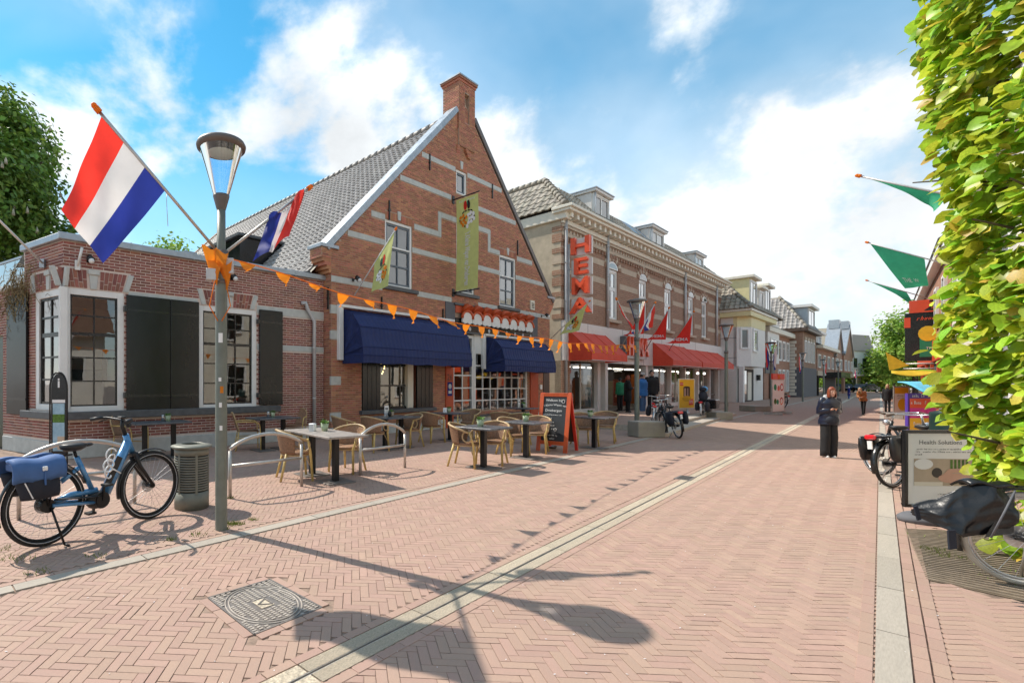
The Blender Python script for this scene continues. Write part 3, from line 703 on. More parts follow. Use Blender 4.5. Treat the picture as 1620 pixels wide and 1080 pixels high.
def tiles_on(par, f, nu, nv, mat, tw, th, name='roof_tile', limit=300, inside=None):
    """pantiles on a roof plane; f(a, b) gives the point a along the eave, b up the slope, nrm its normal"""
    o = f(0, 0); ex = (f(1, 0) - o).normalized(); ey = (f(0, 1) - o).normalized(); ez = ex.cross(ey).normalized()
    if ez.z < 0: ez = -ez
    prof = [(-.5, 0.1), (-.38, .62), (-.22, .95), (-.05, .70), (.10, .18), (.30, .02), (.54, .06)]
    vs = []; fs = []; n = len(prof)
    for (yy, lift) in ((-.56, .034), (.56, .006)):
        for x, h in prof: vs.append((x, yy, h * .032 / .3 * 3 * .1 + lift))
    for x, h in prof: vs.append((x, -.56, h * .032 + lift - .034))
    for i in range(n - 1): fs += [(i, i+1, n+i+1, n+i), (2*n+i, 2*n+i+1, i+1, i)]
    vs = [(x, y, z) for x, y, z in vs]
    for i in range(n):
        x, h = prof[i]; k = tw / .245; vs[i] = (x, -.56, (h * .05 + .036) * min(k, 1.3)); vs[n+i] = (x, .56, (h * .05 + .004) * min(k, 1.3)); vs[2*n+i] = (x, -.56, (h * .05 - .01) * min(k, 1.3))
    items = []
    for j in range(nv):
        for i in range(nu):
            if inside and not inside((i + .5) * tw, (j + .5) * th): continue
            p = o + ex * ((i + .5) * tw) + ey * ((j + .5) * th)
            Mx = Matrix(((ex.x*tw, ey.x*th, ez.x, p.x), (ex.y*tw, ey.y*th, ez.y, p.y), (ex.z*tw, ey.z*th, ez.z, p.z), (0, 0, 0, 1)))
            items.append(Mx @ Matrix.Rotation(random.uniform(-.012, .012), 4, 'Z'))
    emit(par, name, items, (vs, fs), mat, limit, name + 's', smooth=False)
def froot(name, label, cat, f, group=None): return thing(name, label, cat, f.O, f.ang, group)

# ================================================================ THE FLAT-ROOFED ANNEX
W = fac_vp(100, 727, 1540); WZ = 4.47
ann = froot('brick_annex', 'low flat-roofed maroon brick annex with black shutters and white corner window', 'building', W)
uE = W.u(495) + .55
w1 = (0.0, W.u(196), W.z(150, 650), W.z(150, 459)); w2 = (W.u(314), W.u(405.5), W.z(360, 645), W.z(360, 487))
sillz = (w1[2] - .16, w1[2])
wall = MB(); polywall(wall, lambda z: 0.0, lambda z: uE, 0, WZ, [w1, w2], 0, .30); wall = wall.build('wall', M['mortar_pale'], ann)
a1z = (W.z(150, 458) + .0, W.z(150, 426)); ac1 = (W.u(88) + W.u(203)) / 2; ac2 = (W.u(307) + W.u(412)) / 2
sb1 = W.z(470, 502), W.z(470, 490); sb2 = W.z(470, 556), W.z(470, 547)
holes = [w1, w2, (w1[0] - .2, ac1 + .72, a1z[0], a1z[1] - .0), (ac2 - .78, ac2 + .78, w2[3], w2[3] + .36), (-1, 9, 0, .34), (w1[0] - .3, W.u(440), sillz[0] - .02, sillz[1] + .0),
         (W.u(203), w2[0] - .02, sb1[0], sb1[1]), (w2[1] + .0, uE, sb1[0], sb1[1]), (w2[1], uE, sb2[0], sb2[1])]
emit(wall, 'brick', brick_rows(lambda z: -.012, lambda z: uE, 0, WZ - .03, holes), BRICK, M['brick_wing'], 300, 'bricks')
m = MB(); m.box(-.03, uE, -.03, .05, 0, .33); m.build('plinth', M['stone'], ann, bevel=.01)
for (a, b, z) in ((W.u(203), w2[0] - .02, sb1), (w2[1] + .012, uE, sb1), (w2[1] + .012, uE, sb2)):
    m = MB(); m.box(a, b, -.012, .05, z[0], z[1]); m.build('stone_band', M['stone'], ann, bevel=.006)
m = MB(); m.box(-.10, uE, -.10, .45, WZ - .02, WZ + .12); m.build('roof_edge', M['zinc'], ann, bevel=.012)
for uu in np.linspace(1.3, 5.6, 4):
    m = MB(); m.box(uu, uu + .03, -.106, .455, WZ - .026, WZ + .126); m.build('zinc_joint', M['zinc'], ann)
# corner window: front light
window(ann, w1[0], w1[1], w1[2], w1[3], 2, (1, 1, 1.28, 1.28, 1.28), fw=.13, sash=.035, bw=.03, wide=(2,), label='corner window light facing the terrace')
window(ann, w2[0], w2[1], w2[2], w2[3], 3, (1, 1, 1.28, 1.28, 1.28), fw=.12, sash=.035, bw=.03, wide=(2,), label='window between the black shutters')
voussoirs(ann, ac1, w1[3] + .02, w1[3] + .40, 1.42, 1.66, 15, M['brick_wing']); voussoirs(ann, ac2, w2[3] + .02, w2[3] + .38, 1.42, 1.66, 15, M['brick_wing'])
m = MB(); m.box(-.25, W.u(440), -.16, .02, sillz[0], sillz[1]); m.build('sill', M['bluestone'], ann, bevel=.012)
def shutter(par, u0, u1, z0, z1, y=-.05):
    m = MB(); m.box(u0, u1, y - .03, y + .03, z0, z1); s = m.build('shutter', M['shutter'], par, bevel=.006)
    for z in (z0 + (z1 - z0) * .13, z0 + (z1 - z0) * .87):
        m = MB(); m.box(u0 + .02, u1 - .02, y - .036, y - .031, z - .025, z + .025); m.build('hinge_strap', M['black'], s)
    return s
sm = W.u(268); shutter(ann, W.u(199), sm - .006, w1[2] - .02, W.z(230, 470)); shutter(ann, sm + .006, w2[0] - .015, w1[2] - .02, W.z(230, 470))
shutter(ann, W.u(409), W.u(445), W.z(430, 640), W.z(430, 492))
for (px, py) in ((197, 489), (197, 625), (407, 509), (407, 625)):
    m = MB(); u, z = W.u(px), W.z(px, py); m.box(u - .03, u + .03, -.1, .0, z - .06, z + .06); m.build('hinge', M['black'], ann)
room(ann, .05, uE - .1, .3, 4.2, .32, 4.2)
# things seen inside: lamp on a cord, dark counter, curtain
m = MB(); u, z = W.u(373), W.z(373, 520); m.ball((u, 1.0, z), .035); m.build('bulb', emis('bulb', (1, .6, .25), 6), ann)
m = MB(); m.box(.3, 2.2, 2.6, 3.1, .3, 1.9); m.box(3.2, 5.4, 3.0, 3.4, .3, 1.6); m.box(1.3, 1.9, 2.0, 2.5, .3, 2.4); m.build('furniture', M['room_dark'], ann)
# splay side of the corner
S_ = fac_pq((8, 711), (100, 727)); sE = S_.u(100)
spl = empty('side_wall', Vector((0, 0, 0)), 0, None); spl.parent = ann
rel = Matrix.Translation(S_.O) @ Matrix.Rotation(S_.ang, 4, 'Z'); spl.matrix_basis = wm(ann).inverted() @ rel
sw1 = (S_.u(56.5), sE, S_.z(80, 648), S_.z(80, 459)); SL = S_.u(-60)
doorh = (S_.u(-22), S_.u(5), 0, S_.z(3, 530))
m = MB(); polywall(m, lambda z: SL if z < 3.72 else S_.u(38), lambda z: sE, 0, WZ, [sw1, doorh], 0, .3, extra=(3.72,)); swl = m.build('splay_wall', M['mortar_pale'], spl)
sc1 = (S_.u(50) + sE + .1) / 2
hs = [sw1, doorh, (S_.u(48), sE + .2, sw1[3], sw1[3] + .40), (SL, 9, 0, .34), (S_.u(45), 9, sillz[0] - .02, sillz[1])]
emit(swl, 'brick', brick_rows(lambda z: SL if z < 3.7 else S_.u(40), lambda z: sE + .004, 0, WZ - .03, hs), BRICK, M['brick_wing'], 40, 'bricks')
m = MB(); m.box(S_.u(5.5), sE + .03, -.03, .05, 0, .33); m.build('plinth', M['stone'], spl, bevel=.01)
m = MB(); m.box(S_.u(40) - .05, sE + .05, -.10, .45, WZ - .018, WZ + .118); m.build('roof_edge', M['zinc'], spl, bevel=.012)
m = MB(); m.box(S_.u(43), sE + .12, -.16, .02, sillz[0] + .003, sillz[1] - .003); m.build('sill', M['bluestone'], spl, bevel=.012)
w_ = window(spl, sw1[0], sw1[1], sw1[2], sw1[3], 2, (1, 1, 1.28, 1.28, 1.28), fw=.14, sash=.05, bw=.04, wide=(2,), label='corner window light on the splayed side')
voussoirs(spl, (sw1[0] + sw1[1]) / 2, sw1[3] + .02, sw1[3] + .40, 1.35, 1.5, 12, M['brick_wing'])
o = shutter(spl, S_.u(16), S_.u(47), S_.z(30, 655), S_.z(30, 467)); o['label'] = 'black shutter on the splayed side'
m = MB(); m.box(doorh[0], doorh[1], .08, .14, 0, doorh[3]); m.build('door', pm('green_door', (.01, .035, .02), .3), spl)
m = MB(); m.box(S_.u(-60), S_.u(38), -.06, .3, 3.70, 3.80); m.build('low_roof_edge', M['white'], spl, bevel=.01)
m = MB(); m.poly([(SL, .3, 3.71), (S_.u(38), .3, 3.71), (S_.u(38), 6, 3.71), (SL, 6, 3.71)]); m.build('low_flat_roof', M['bluestone'], spl)
m = MB(); m.box(S_.u(38), S_.u(38) + .25, .31, 5.5, 3.6, WZ); m.build('parapet_wall', M['mortar'], spl)
m = MB(); m.box(-.075, .075, -.075, .075, w1[2], w1[3] + .001); m.build('corner_post', M['white'], ann, bevel=.01)
m = MB(); random.seed(3)
for i in range(420):          # dried climber hanging over the low roof edge
    u = random.gauss(S_.u(34), .42); z = 3.72 + random.gauss(0, .28) - max(0, (S_.u(34) - u)) * .35; p = Vector((u, random.uniform(-.22, -.02), z)); pts = [p]
    d = Vector((random.uniform(-1, 1), random.uniform(-.3, .2), random.uniform(-1, .4)))
    for k in range(3): p = p + d * .08; d += Vector((random.uniform(-.6, .6), 0, random.uniform(-.7, .2))); pts.append(p.copy())
    m.tube(pts, .006, 3, caps=False)
climb = m.build('climber', pm('dried_vine', (.20, .14, .055), .9, var=.4), None); climb.matrix_basis = rel; climb['kind'] = 'thing'
tag(climb, 'dried brown climber tangled over the low roof edge beside the annex', 'climbing plant')
# body behind and roof
m = MB(); m.poly([(0, .3, WZ), (uE + 2, .3, WZ), (uE + 2, 7, WZ), (-.55, 7, WZ), (-.52, 1.5, WZ)]); m.build('flat_roof', M['bluestone'], ann)
# rainwater pipe, lights and brackets on the annex
rp = froot('rainwater_pipe', 'pale grey rainwater pipe in the corner between annex and gabled house', 'drainpipe', W)
u, y_ = W.u(495) - .02, -.09
m = MB(); m.tube([(W.u(476), -.02, W.z(476, 480)), (W.u(481), y_, W.z(481, 480)), (W.u(483), y_, W.z(483, 488)), (u, y_, W.z(493, 508)), (u, y_, 0.02)], .05, 12); m.build('pipe', M['pipe'], rp)
for z in (1.1, 2.5):
    m = MB(); m.tube([(u, y_, z), (u, y_, z + .05)], .058, 12); m.build('pipe_collar', M['pipe'], rp)
def spot(px, py, f, label, v=-.12):
    s = thing('wall_spotlight', label, 'wall light', f.P(f.u(px), 0, f.z(px, py)), f.ang, 'outdoor spotlights on the facades')
    m = MB(); m.box(-.04, .04, -.03, 0, -.05, .05); m.tube([(0, -.02, 0), (0, v, .03)], .014, 6); m.build('bracket', M['black'], s)
    m = MB(); m.tube([(0, v + .05, .07), (0.02, v - .05, -.03)], [.055, .075], 10); m.build('housing', M['black'], s)
    m = MB(); m.ball((.022, v - .058, -.04), .058); m.build('lens', M['signwhite'], s)
spot(140, 412, W, 'spotlight above the corner window keystone under the large flag'); spot(366, 440, W, 'black spotlight above the annex window keystone behind the lamp post')
# glazed roof terrace railing with a white panel
rt = thing('roof_terrace_screen', 'white and glass screen on the low roof at the far left', 'screen', S_.P(S_.u(-10), .6, 3.72), S_.ang)
m = MB(); a, b = S_.u(-60) - S_.u(-10), S_.u(12) - S_.u(-10); m.poly([(a,0,.12),(b,0,.12),(b,0,.95),(a,0,.95)]); m.build('glass_panel', M['glass'], rt, recalc=False)
m = MB(); m.box(b, S_.u(42) - S_.u(-10), -.03, .03, .05, .95); m.build('white_panel', M['white'], rt)
m = MB(); m.box(a, b, -.03, .03, .95, 1.0).box(a, b, -.03, .03, .05, .1); m.build('rail', M['zinc'], rt)
# ================================================================ THE GABLED HOUSE
GB = fac_vp(524, 694, 1450); GU = 12.82
gab = froot('gabled_house', 'tall red brick gabled inn with grey stone bands and a steep tiled roof', 'building', GB)
ZE, UR, ZR = 5.3, 6.42, 11.6
gl = lambda z: 0.0 if z < ZE else UR * max(z - ZE - .06, 0) / (ZR - ZE)
gr = lambda z: GU if z < ZE else GU - (GU - UR) * (z - ZE) / (ZR - ZE)
def gh(x0, x1, y0, y1, xm=None): xm = xm or (x0 + x1) / 2; return (GB.u(x0), GB.u(x1), GB.z(xm, y1), GB.z(xm, y0))
U1 = (GB.u(609), GB.u(652), GB.z(630, 455), GB.z(630, 352)); U3 = (GB.u(790), GB.u(815.5), GB.z(803, 486), GB.z(803, 406))
U2 = (5.86, 6.96, GB.z(742, 466), GB.z(742, 358)); UT = (GB.u(721.5), GB.u(738), GB.z(730, 308), GB.z(730, 271))
D1 = (GB.u(572), GB.u(684), .75, 2.75); D2 = (GB.u(716), GB.u(834), .55, 3.35)
holes = [U1, U2, U3, UT, D1, D2]
m = MB(); polywall(m, gl, gr, 0, ZR, holes, 0, .35, extra=(ZE,)); gw = m.build('wall', M['mortar'], gab)
# stone bands (stepped round the windows)
bands = []
def band(x0, x1, y, h=.17, u0=None, u1=None):
    a = GB.u(x0) if u0 is None else u0; b = GB.u(x1) if u1 is None else u1; z = GB.z((x0 + x1) / 2, y); bands.append((a, b, z - h/2, z + h/2))
zb = 4.47
for a, b in ((.0, U1[0] - .12), (U1[1] + .25, U2[0] - .3), (U2[1] + .25, U3[0] - .15), (U3[1] + .35, GU)): bands.append((a, b, zb - .085, zb + .085))
z2 = 5.86
for a, b in ((.62, U1[0]), (U1[1], U2[0] - .02), (U2[1], U3[0]), (U3[1], GU - .52)): bands.append((a, b, z2 - .085, z2 + .085))
z3 = GB.z(673, 364); z4 = GB.z(703, 342)
u7 = GB.u(693)
bands += [(1.58, U1[0], z3 - .085, z3 + .085), (U1[1] + .1, u7 + .17, z3 - .085, z3 + .085), (u7, u7 + .17, z3 + .085, z4 + .085), (u7 + .17, U2[0] + .02, z4 - .085, z4 + .085)]
u8 = 2 * UR - u7
bands += [(U2[1], u8, z4 - .085, z4 + .085), (u8 - .17, u8, z3 - .085, z4 - .085), (u8, U3[0] + .02, z3 - .085, z3 + .085), (U3[1] + .1, GU - 1.58, z3 - .085, z3 + .085)]
z5 = 8.05; bands += [(gl(z5 + .1) + .03, UT[0] - .3, z5 - .085, z5 + .085), (UT[1] + .2, gr(z5 + .1) - .03, z5 - .085, z5 + .085)]
z6 = 9.1; bands += [(gl(z6 + .1) + .03, UT[0] - .05, z6 - .085, z6 + .085), (UT[1] + .05, gr(z6 + .1) - .03, z6 - .085, z6 + .085)]
for b in bands:
    m = MB(); m.box(b[0], b[1], -.014, .05, b[2], b[3]); m.build('stone_band', M['stone'], gab, bevel=.005)
for (zq) in (3.62, 2.9, 1.62, .6):        # corner blocks
    m = MB(); m.box(-.02, GB.u(539), -.014, .05, zq - .12, zq + .12); m.build('corner_stone', M['stone'], gab, bevel=.005); bands.append((-.02, GB.u(539), zq - .12, zq + .12))
canopy = (GB.u(719), GB.u(840), 3.40, 4.33)
bh = holes + bands + [(U1[0], U1[1], U1[3], U1[3] + .24), (U3[0], U3[1], U3[3], U3[3] + .24), (U2[0], U2[1], U2[3], U2[3] + .24), canopy, (-1, 14, 0, .3)]
emit(gw, 'brick', brick_rows(gl, gr, 0, ZR - .1, bh, off=.05), BRICK, M['brick_gable'], 300, 'bricks')
for h in (U1, U2, U3, UT):                # soldier course and small keystone over each window
    n = int((h[1] - h[0]) / .07)
    for i in range(n):
        a = h[0] + (h[1] - h[0]) * i / n; m = MB(); m.box(a + .005, a + (h[1]-h[0])/n - .005, -.011, .03, h[3] + .008, h[3] + .235); m.build('arch_brick', M['brick_gable'], gab)
    c = (h[0] + h[1]) / 2; m = MB(); m.prism([(c-.06, h[3]+.06), (c+.06, h[3]+.06), (c+.085, h[3]+.34), (c-.085, h[3]+.34)], -.03, .03); m.build('keystone', M['stone'], gab, bevel=.005)
m = MB(); m.box(-.02, GU, -.025, .05, 0, .3); m.build('plinth', M['stone'], gab, bevel=.01)
for i, h in enumerate((U1, U2, U3)):
    window(gab, h[0], h[1], h[2], h[3], 2, (.8, .62, .62), fw=.085, fm='white', bw=.05, bm='steelgrey', sash=.065, y=.08, wide=(1,), glass='glass', label=('left','middle','right')[i] + ' upper floor window with grey casements')
    m = MB(); zt = h[2] + (h[3] - h[2]) * .605; m.box(h[0] + .08, h[1] - .08, .03, .05, zt - .03, zt + .02); m.build('transom', M['white'], gab)
    m = MB(); m.box(h[0] - .13, h[1] + .24, -.09, .1, h[2] - .12, h[2]); m.build('sill', M['bluestone'], gab, bevel=.01)
    room(gab, h[0] - .05, h[1] + .05, h[2] - .3, h[3] + .02, .36, 2.6)
window(gab, UT[0], UT[1], UT[2], UT[3], 1, (1,), fw=.08, bm='steelgrey', sash=.06, y=.08, label='small attic window under the chimney'); room(gab, UT[0], UT[1], UT[2], UT[3], .36, 2, 'room_dark')
for (px, py, L_) in ((679, 257, .55), (778, 303, .55), (615, 333, .6), (818, 392, .6), (603, 484, .55), (700, 500, .5), (518, 472, .6)):     # wall anchors
    u, z = GB.u(px), GB.z(px, py); m = MB(); m.box(u - .02, u + .02, -.05, .0, z - L_/2, z + L_/2); m.box(u - .035, u + .035, -.055, 0, z - .03, z + .03); m.build('wall_anchor', M['black'], gab)
# side wall towards the annex, right side and back
DP = 18.6
m = MB(); m.box(0, .35, .35, DP, 0, ZE - .4).box(GU - .35, GU, .35, DP, 0, ZE - .4); m.prism([(0, 0), (GU, 0), (GU, ZE), (UR, ZR), (0, ZE)], DP, DP + .35); m.build('side_walls', M['mortar'], gab)
side = [Matrix.Rotation(R(-90), 4, 'Z') @ q for q in brick_rows(lambda z: -1.1, lambda z: 0, 0, 5.0, [(-1.2, 0, 0, .3)])]
emit(gw, 'brick', [Matrix.Translation((-.0, 0, 0)) @ q for q in side], BRICK, M['brick_gable'], 60, 'bricks')
# kneelers: stepped brick brackets that carry the verge
for sx, u0 in ((-1, 0.0), (1, GU)):
    for k, (dz, o_) in enumerate(((4.62, .07), (4.72, .15), (4.82, .23), (4.92, .31))):
        m = MB(); m.box(min(u0, u0 + sx*o_), max(u0, u0 + sx*o_), -.0, .5, dz, dz + .1); m.build('kneeler_brick_course', M['brick_gable'], gab, bevel=.004)
    m = MB(); m.box(min(u0 + sx*.36, u0 - sx*.02), max(u0 + sx*.36, u0 - sx*.02), -.004, .5, 5.02, ZE); kn = m.build('kneeler', M['mortar'], gab)
    its = brick_rows(lambda z: min(u0 + sx*.36, u0 - sx*.02), lambda z: max(u0 + sx*.36, u0 - sx*.02), 5.02, ZE, [], y=-.004)
    if sx < 0: its += [Matrix.Translation((-.36, 0, 0)) @ Matrix.Rotation(R(-90), 4, 'Z') @ q for q in brick_rows(lambda z: -.5, lambda z: 0, 5.02, ZE, [])]
    emit(kn, 'brick', its, BRICK, M['brick_gable'], 60)
    m = MB(); m.box(min(u0 + sx*.42, u0 - sx*.25), max(u0 + sx*.42, u0 - sx*.25), -.06, .56, ZE, ZE + .10); m.build('kneeler_cap', M['zinc'], gab, bevel=.01)
# verges clad in zinc / lead
for pts, wd in (((( -.15, ZE - .03), (UR - .5, ZR - .36)), .46), (((GU + .3, ZE - .16), (UR + .5, ZR - .36)), .2)):
    (a, za), (b, zb_) = pts; m = MB(); d = Vector((b - a, 0, zb_ - za)).normalized(); n_ = Vector((-d.z, 0, d.x)) if b > a else Vector((d.z, 0, -d.x))
    p, q = Vector((a, 0, za)), Vector((b, 0, zb_)); t = n_ * .14
    m.prism([(p.x - n_.x*.05, p.z - n_.z*.05), (q.x - n_.x*.05, q.z - n_.z*.05), (q.x + t.x, q.z + t.z), (p.x + t.x, p.z + t.z)], -.05, .40); m.build('verge', M['zinc'] if b > a else M['lamp_brown'], gab, bevel=.012)
# roof planes and tiles
ang = math.atan2(ZR - ZE, UR); sl = math.hypot(ZR - ZE, UR); ext = .55
ZR0 = ZR; ZR = ZR - .20; m = MB(); zl = ZR - (UR + ext*.9) * math.tan(ang)
m.poly([(-ext*.9, .3, zl), (UR, .3, ZR), (UR, DP, ZR), (-ext*.9, DP, zl)]); m.poly([(GU + ext*.9, .3, zl), (UR, .3, ZR), (UR, DP, ZR), (GU + ext*.9, DP, zl)])
roof = m.build('roof', M['tile_dark'], gab, recalc=False)
lo = Vector((-ext*.9, DP, zl + .02)); up = Vector((math.cos(ang), 0, math.sin(ang))); tl = math.hypot(UR + ext*.9, ZR - zl); th = .335; tw = .245
tiles_on(roof, lambda a, b: lo + Vector((0, -1, 0)) * a + up * b, int((DP - .42) / tw), int(tl / th), M['tile'], tw, th, limit=300)
n = 46
for i in range(n):
    y0 = .4 + i * (DP - .4) / n; m = MB(); m.tube([(UR, y0 - .03, ZR + .02), (UR, y0 + (DP-.4)/n, ZR + .02)], [.135, .11], 8); m.build('ridge_tile', M['tile'], roof)
m = MB(); m.tube([(-ext*.9 - .06, .3, zl - .02), (-ext*.9 - .06, DP, zl - .02)], .075, 8); m.box(-ext*.9 - .02, .0, .5, DP, zl - .20, zl - .04); m.build('gutter', M['bluestone'], gab)
# chimney with a recessed slot
cx0, cx1, cy, cz0, cz1 = 5.93, 6.92, .62, 10.0, 12.3
chm = empty('chimney', (0, 0, 0), 0, gab)
m = MB(); sl0, sl1 = 6.28, 6.56; polywall(m, lambda z: cx0, lambda z: cx1, cz0, cz1, [(sl0, sl1, 10.9, 11.95)], -.06, cy); m.box(sl0, sl1, .08, .2, 10.9, 11.95); cs = m.build('shaft', M['mortar'], chm)
its = brick_rows(lambda z: cx0, lambda z: cx1, cz0, cz1, [(sl0, sl1, 10.9, 11.95)], y=-.06)
its += [Matrix.Translation((cx0, 0, 0)) @ Matrix.Rotation(R(-90), 4, 'Z') @ q for q in brick_rows(lambda z: -cy, lambda z: .06, cz0 + .6, cz1, [])]
emit(cs, 'brick', its, BRICK, M['brick_gable'], 120, 'bricks')
for k, (z, e) in enumerate(((cz1 - .02, .035), (cz1 + .06, .07))):
    m = MB(); m.box(cx0 - e, cx1 + e, -.06 - e, cy + e, z, z + .08); m.build('corbel_course', M['brick_gable'], chm, bevel=.006)
m = MB(); m.box(cx0 - .09, cx1 + .09, -.15, cy + .09, cz1 + .14, cz1 + .20); m.build('cap', M['zinc'], chm, bevel=.008)
for k in range(5):
    m = MB(); u = 6.30 + k * .045; z = 9.95 - k*.055; m.box(u, u + .16, -.10 + k*.006, .02, z - .06, z); m.build('corbel_brick', M['brick_gable'], gab)
for k in range(3):
    m = MB(); m.box(5.86, 6.0 + .02*k, -.05 + k*.014, .02, 9.9 - k*.08, 10.0 - k*.08); m.build('corbel_brick', M['brick_gable'], gab)
# dark dormer on the roof towards the back and its light box
dm = empty('dormer', (0, 0, 0), 0, gab)
m = MB(); m.box(-.3, 1.5, 4.5, 7.0, 4.7, 6.65); m.build('cheek', M['black'], dm); m = MB(); m.box(-.36, -.26, 6.96, 7.06, 4.7, 6.65); m.build('corner_post', M['white'], dm)
m = MB(); m.box(-.42, 1.7, 4.38, 7.15, 6.65, 6.74); m.build('flat_top', M['bluestone'], dm)
m = MB(); m.box(2.9, 3.5, 16.2, 18.0, 7.9, 9.05); m.build('chimney_stub', M['bluestone'], gab); m = MB(); m.box(2.8, 3.6, 16.1, 18.1, 9.05, 9.15); m.build('chimney_stub_cap', M['zinc'], gab)
# ------------------------------------------------------------ ground floor
a, b = D1[0], D1[1]; us1, us2 = GB.u(602), GB.u(660)
window(gab, us1, GB.u(656), D1[2], D1[3], 3, (1, 1.2, 1.2), fw=.06, fm='black', sash=.03, bw=.05, y=.14, label='dark window under the larger awning')
m = MB(); m.box(GB.u(646), GB.u(655), .02, .16, D1[2], D1[3]); m.build('window_post', M['offwhite'], gab, bevel=.01)
for x0, x1 in ((573, 601), (659, 684)):
    m = MB(); m.box(GB.u(x0), GB.u(x1), -.03, .03, D1[2], D1[3]); s = m.build('shutter', M['black'], gab, bevel=.005)
    for k in range(1, 4):
        u = GB.u(x0) + (GB.u(x1) - GB.u(x0)) * k / 4; m = MB(); m.box(u - .006, u + .006, -.034, -.028, D1[2], D1[3]); m.build('board_joint', M['darkhole'], s)
m = MB(); m.box(D1[0], us1, .05, .3, D1[2], D1[3]); m.box(us2, D1[1], .05, .3, D1[2], D1[3]); m.build('blank_reveal', M['brick_gable'], gab)
m = MB(); m.box(D1[0] - .1, D1[1] + .1, -.12, .1, D1[2] - .12, D1[2]); m.build('sill', M['bluestone'], gab, bevel=.01)
room(gab, .4, 12.4, .3, 3.36, .36, 5.5)
m = MB(); m.box(2, 4.6, 2.6, 3.1, .3, 2.4); m.box(7, 9, 3.4, 3.6, .3, 2.6); m.box(9.6, 11.4, 2.2, 2.6, .3, 1.3); m.build('furniture', M['room_dark'], gab)
m = MB(); m.box(8.0, 10.1, 2.0, 2.06, .6, 3.0); m.build('wood_panel', M['orangewood'], gab)
pts = []
for k in range(26):            # heart of fairy lights
    t = 2 * math.pi * k / 26; pts.append((16 * math.sin(t)**3 / 16, (13*math.cos(t) - 5*math.cos(2*t) - 2*math.cos(3*t) - math.cos(4*t)) / 16))
hu, hz = GB.u(618), GB.z(618, 585); m = MB()
for x, z in pts:
    for q in range(2): m.ball((hu + x*.34 + random.uniform(-.04, .04), .55, hz + z*.3 + random.uniform(-.04, .04)), .014, n=5, m=4)
m.build('fairy_lights', emis('fairy', (1, .62, .2), 5), gab)
# painted pilasters
for x0, x1, z1 in ((704, 716, 3.3), (838, 850, 3.2)):
    m = MB(); m.box(GB.u(x0), GB.u(x1), -.05, .04, 0, z1); m.build('pilaster', M['pilaster'], gab, bevel=.008)
m = MB(); u, z = GB.u(709.5), GB.z(709.5, 597); text_on(m, '26', .30, lambda x, y: (u + x, -.054, z + y), bold=.01); m.build('house_number', M['wood_dark'], gab, recalc=False)
m = MB(); z = GB.z(710, 615); m.box(u - .13, u + .13, -.064, -.054, z - .24, z + .24); pl = m.build('enamel_plaque', M['fblue'], gab)
m = MB(); m.disc((u, -.066, z + .09), .09, 14); m.box(u - .09, u + .09, -.067, -.0645, z - .16, z - .06); m.build('plaque_print', M['fwhite'], pl, recalc=False)
# white glazed bay with many panes
bz0, bz1 = GB.z(735, 657), 3.3
u0, u1, u2 = GB.u(716), GB.u(750), GB.u(834)
window(gab, u0, u1 - .01, bz0, bz1, 2, (1,)*6, fw=.11, fm='white', bm='white', bw=.045, sash=0, y=.06, label='narrow many-paned white window beside the painted pilaster')
window(gab, u1 + .01, u2, bz0, 2.75, 7, (1,)*5, fw=.11, fm='white', bm='white', bw=.045, sash=0, y=.06, label='wide many-paned white window under the smaller awning')
m = MB(); m.box(u1 + .01, u2, 0, .12, 2.75, 3.35); m.build('window_head', M['white'], gab)
m = MB(); m.box(u0, u2, -.10, .1, bz0 - .07, bz0); m.build('sill', M['bluestone'], gab, bevel=.01)
m = MB(); m.box(u0, u2, -.03, .2, .3, bz0 - .07); m.build('panel_below', M['stone'], gab)
m = MB(); m.box(GB.u(859), GB.u(868), -.03, .02, .3, 2.5); m.build('service_door', pm('brown_door', (.09, .06, .045), .5), gab)
m = MB(); u, z = GB.u(854.5), GB.z(854.5, 612); m.box(u - .09, u + .09, -.06, 0, z - .1, z + .1); m.build('letter_plate', M['signwhite'], gab, bevel=.01)
# little tiled canopy with white scallops
cn = empty('tiled_canopy', (0, 0, 0), 0, gab); u0, u1 = canopy[0] + .25, canopy[1] - .12; n = 8
m = MB(); m.box(canopy[0], canopy[1], -.06, .02, 3.40, 3.86); m.build('backboard', M['black'], cn)
m = MB(); m.prism([(canopy[0], 4.05), (canopy[1], 4.05), (canopy[1], 4.30), (canopy[0], 4.30)], -.05, .02); m.build('canopy_slope', M['pilaster'], cn)
for i in range(n):
    c = u0 + (u1 - u0) * (i + .5) / n; r = (u1 - u0) / n / 2
    m = MB(); ar = [(c + r*.95*math.cos(math.pi*k/10), 3.86 + r*.72*math.sin(math.pi*k/10)) for k in range(11)]; ar += [(c - r*.95, 3.72), (c - r*.45, 3.66), (c, 3.71), (c + r*.45, 3.66), (c + r*.95, 3.72)]
    m.prism(ar, -.16, -.10); m.build('white_scallop', M['white'], cn, bevel=.008)
    m = MB(); m.tube([(c + r*1.04*math.cos(math.pi*k/10), -.16, 3.86 + r*.86*math.sin(math.pi*k/10)) for k in range(11)], .05, 6); m.build('canopy_tile', M['orangewood'], cn)
    m = MB(); m.tube([(c, -.16, 3.86 + r*.9), (c, -.03, 4.30)], [r*.8, r*.5], 8); m.build('canopy_tile', M['orangewood'], cn)
    m = MB(); m.disc((c + r*.9, -.065, 3.52), .075, 14); m.build('white_dot', M['fwhite'], cn, recalc=False)
m = MB(); m.box(canopy[0] - .1, canopy[1] + .1, -.10, .0, 4.31, 4.38); m.build('canopy_ledge', M['bluestone'], cn)
m = MB(); m.box(canopy[0] - .1, canopy[1] + .1, -.12, .0, 3.34, 3.40); m.build('canopy_rail', M['bluestone'], cn)
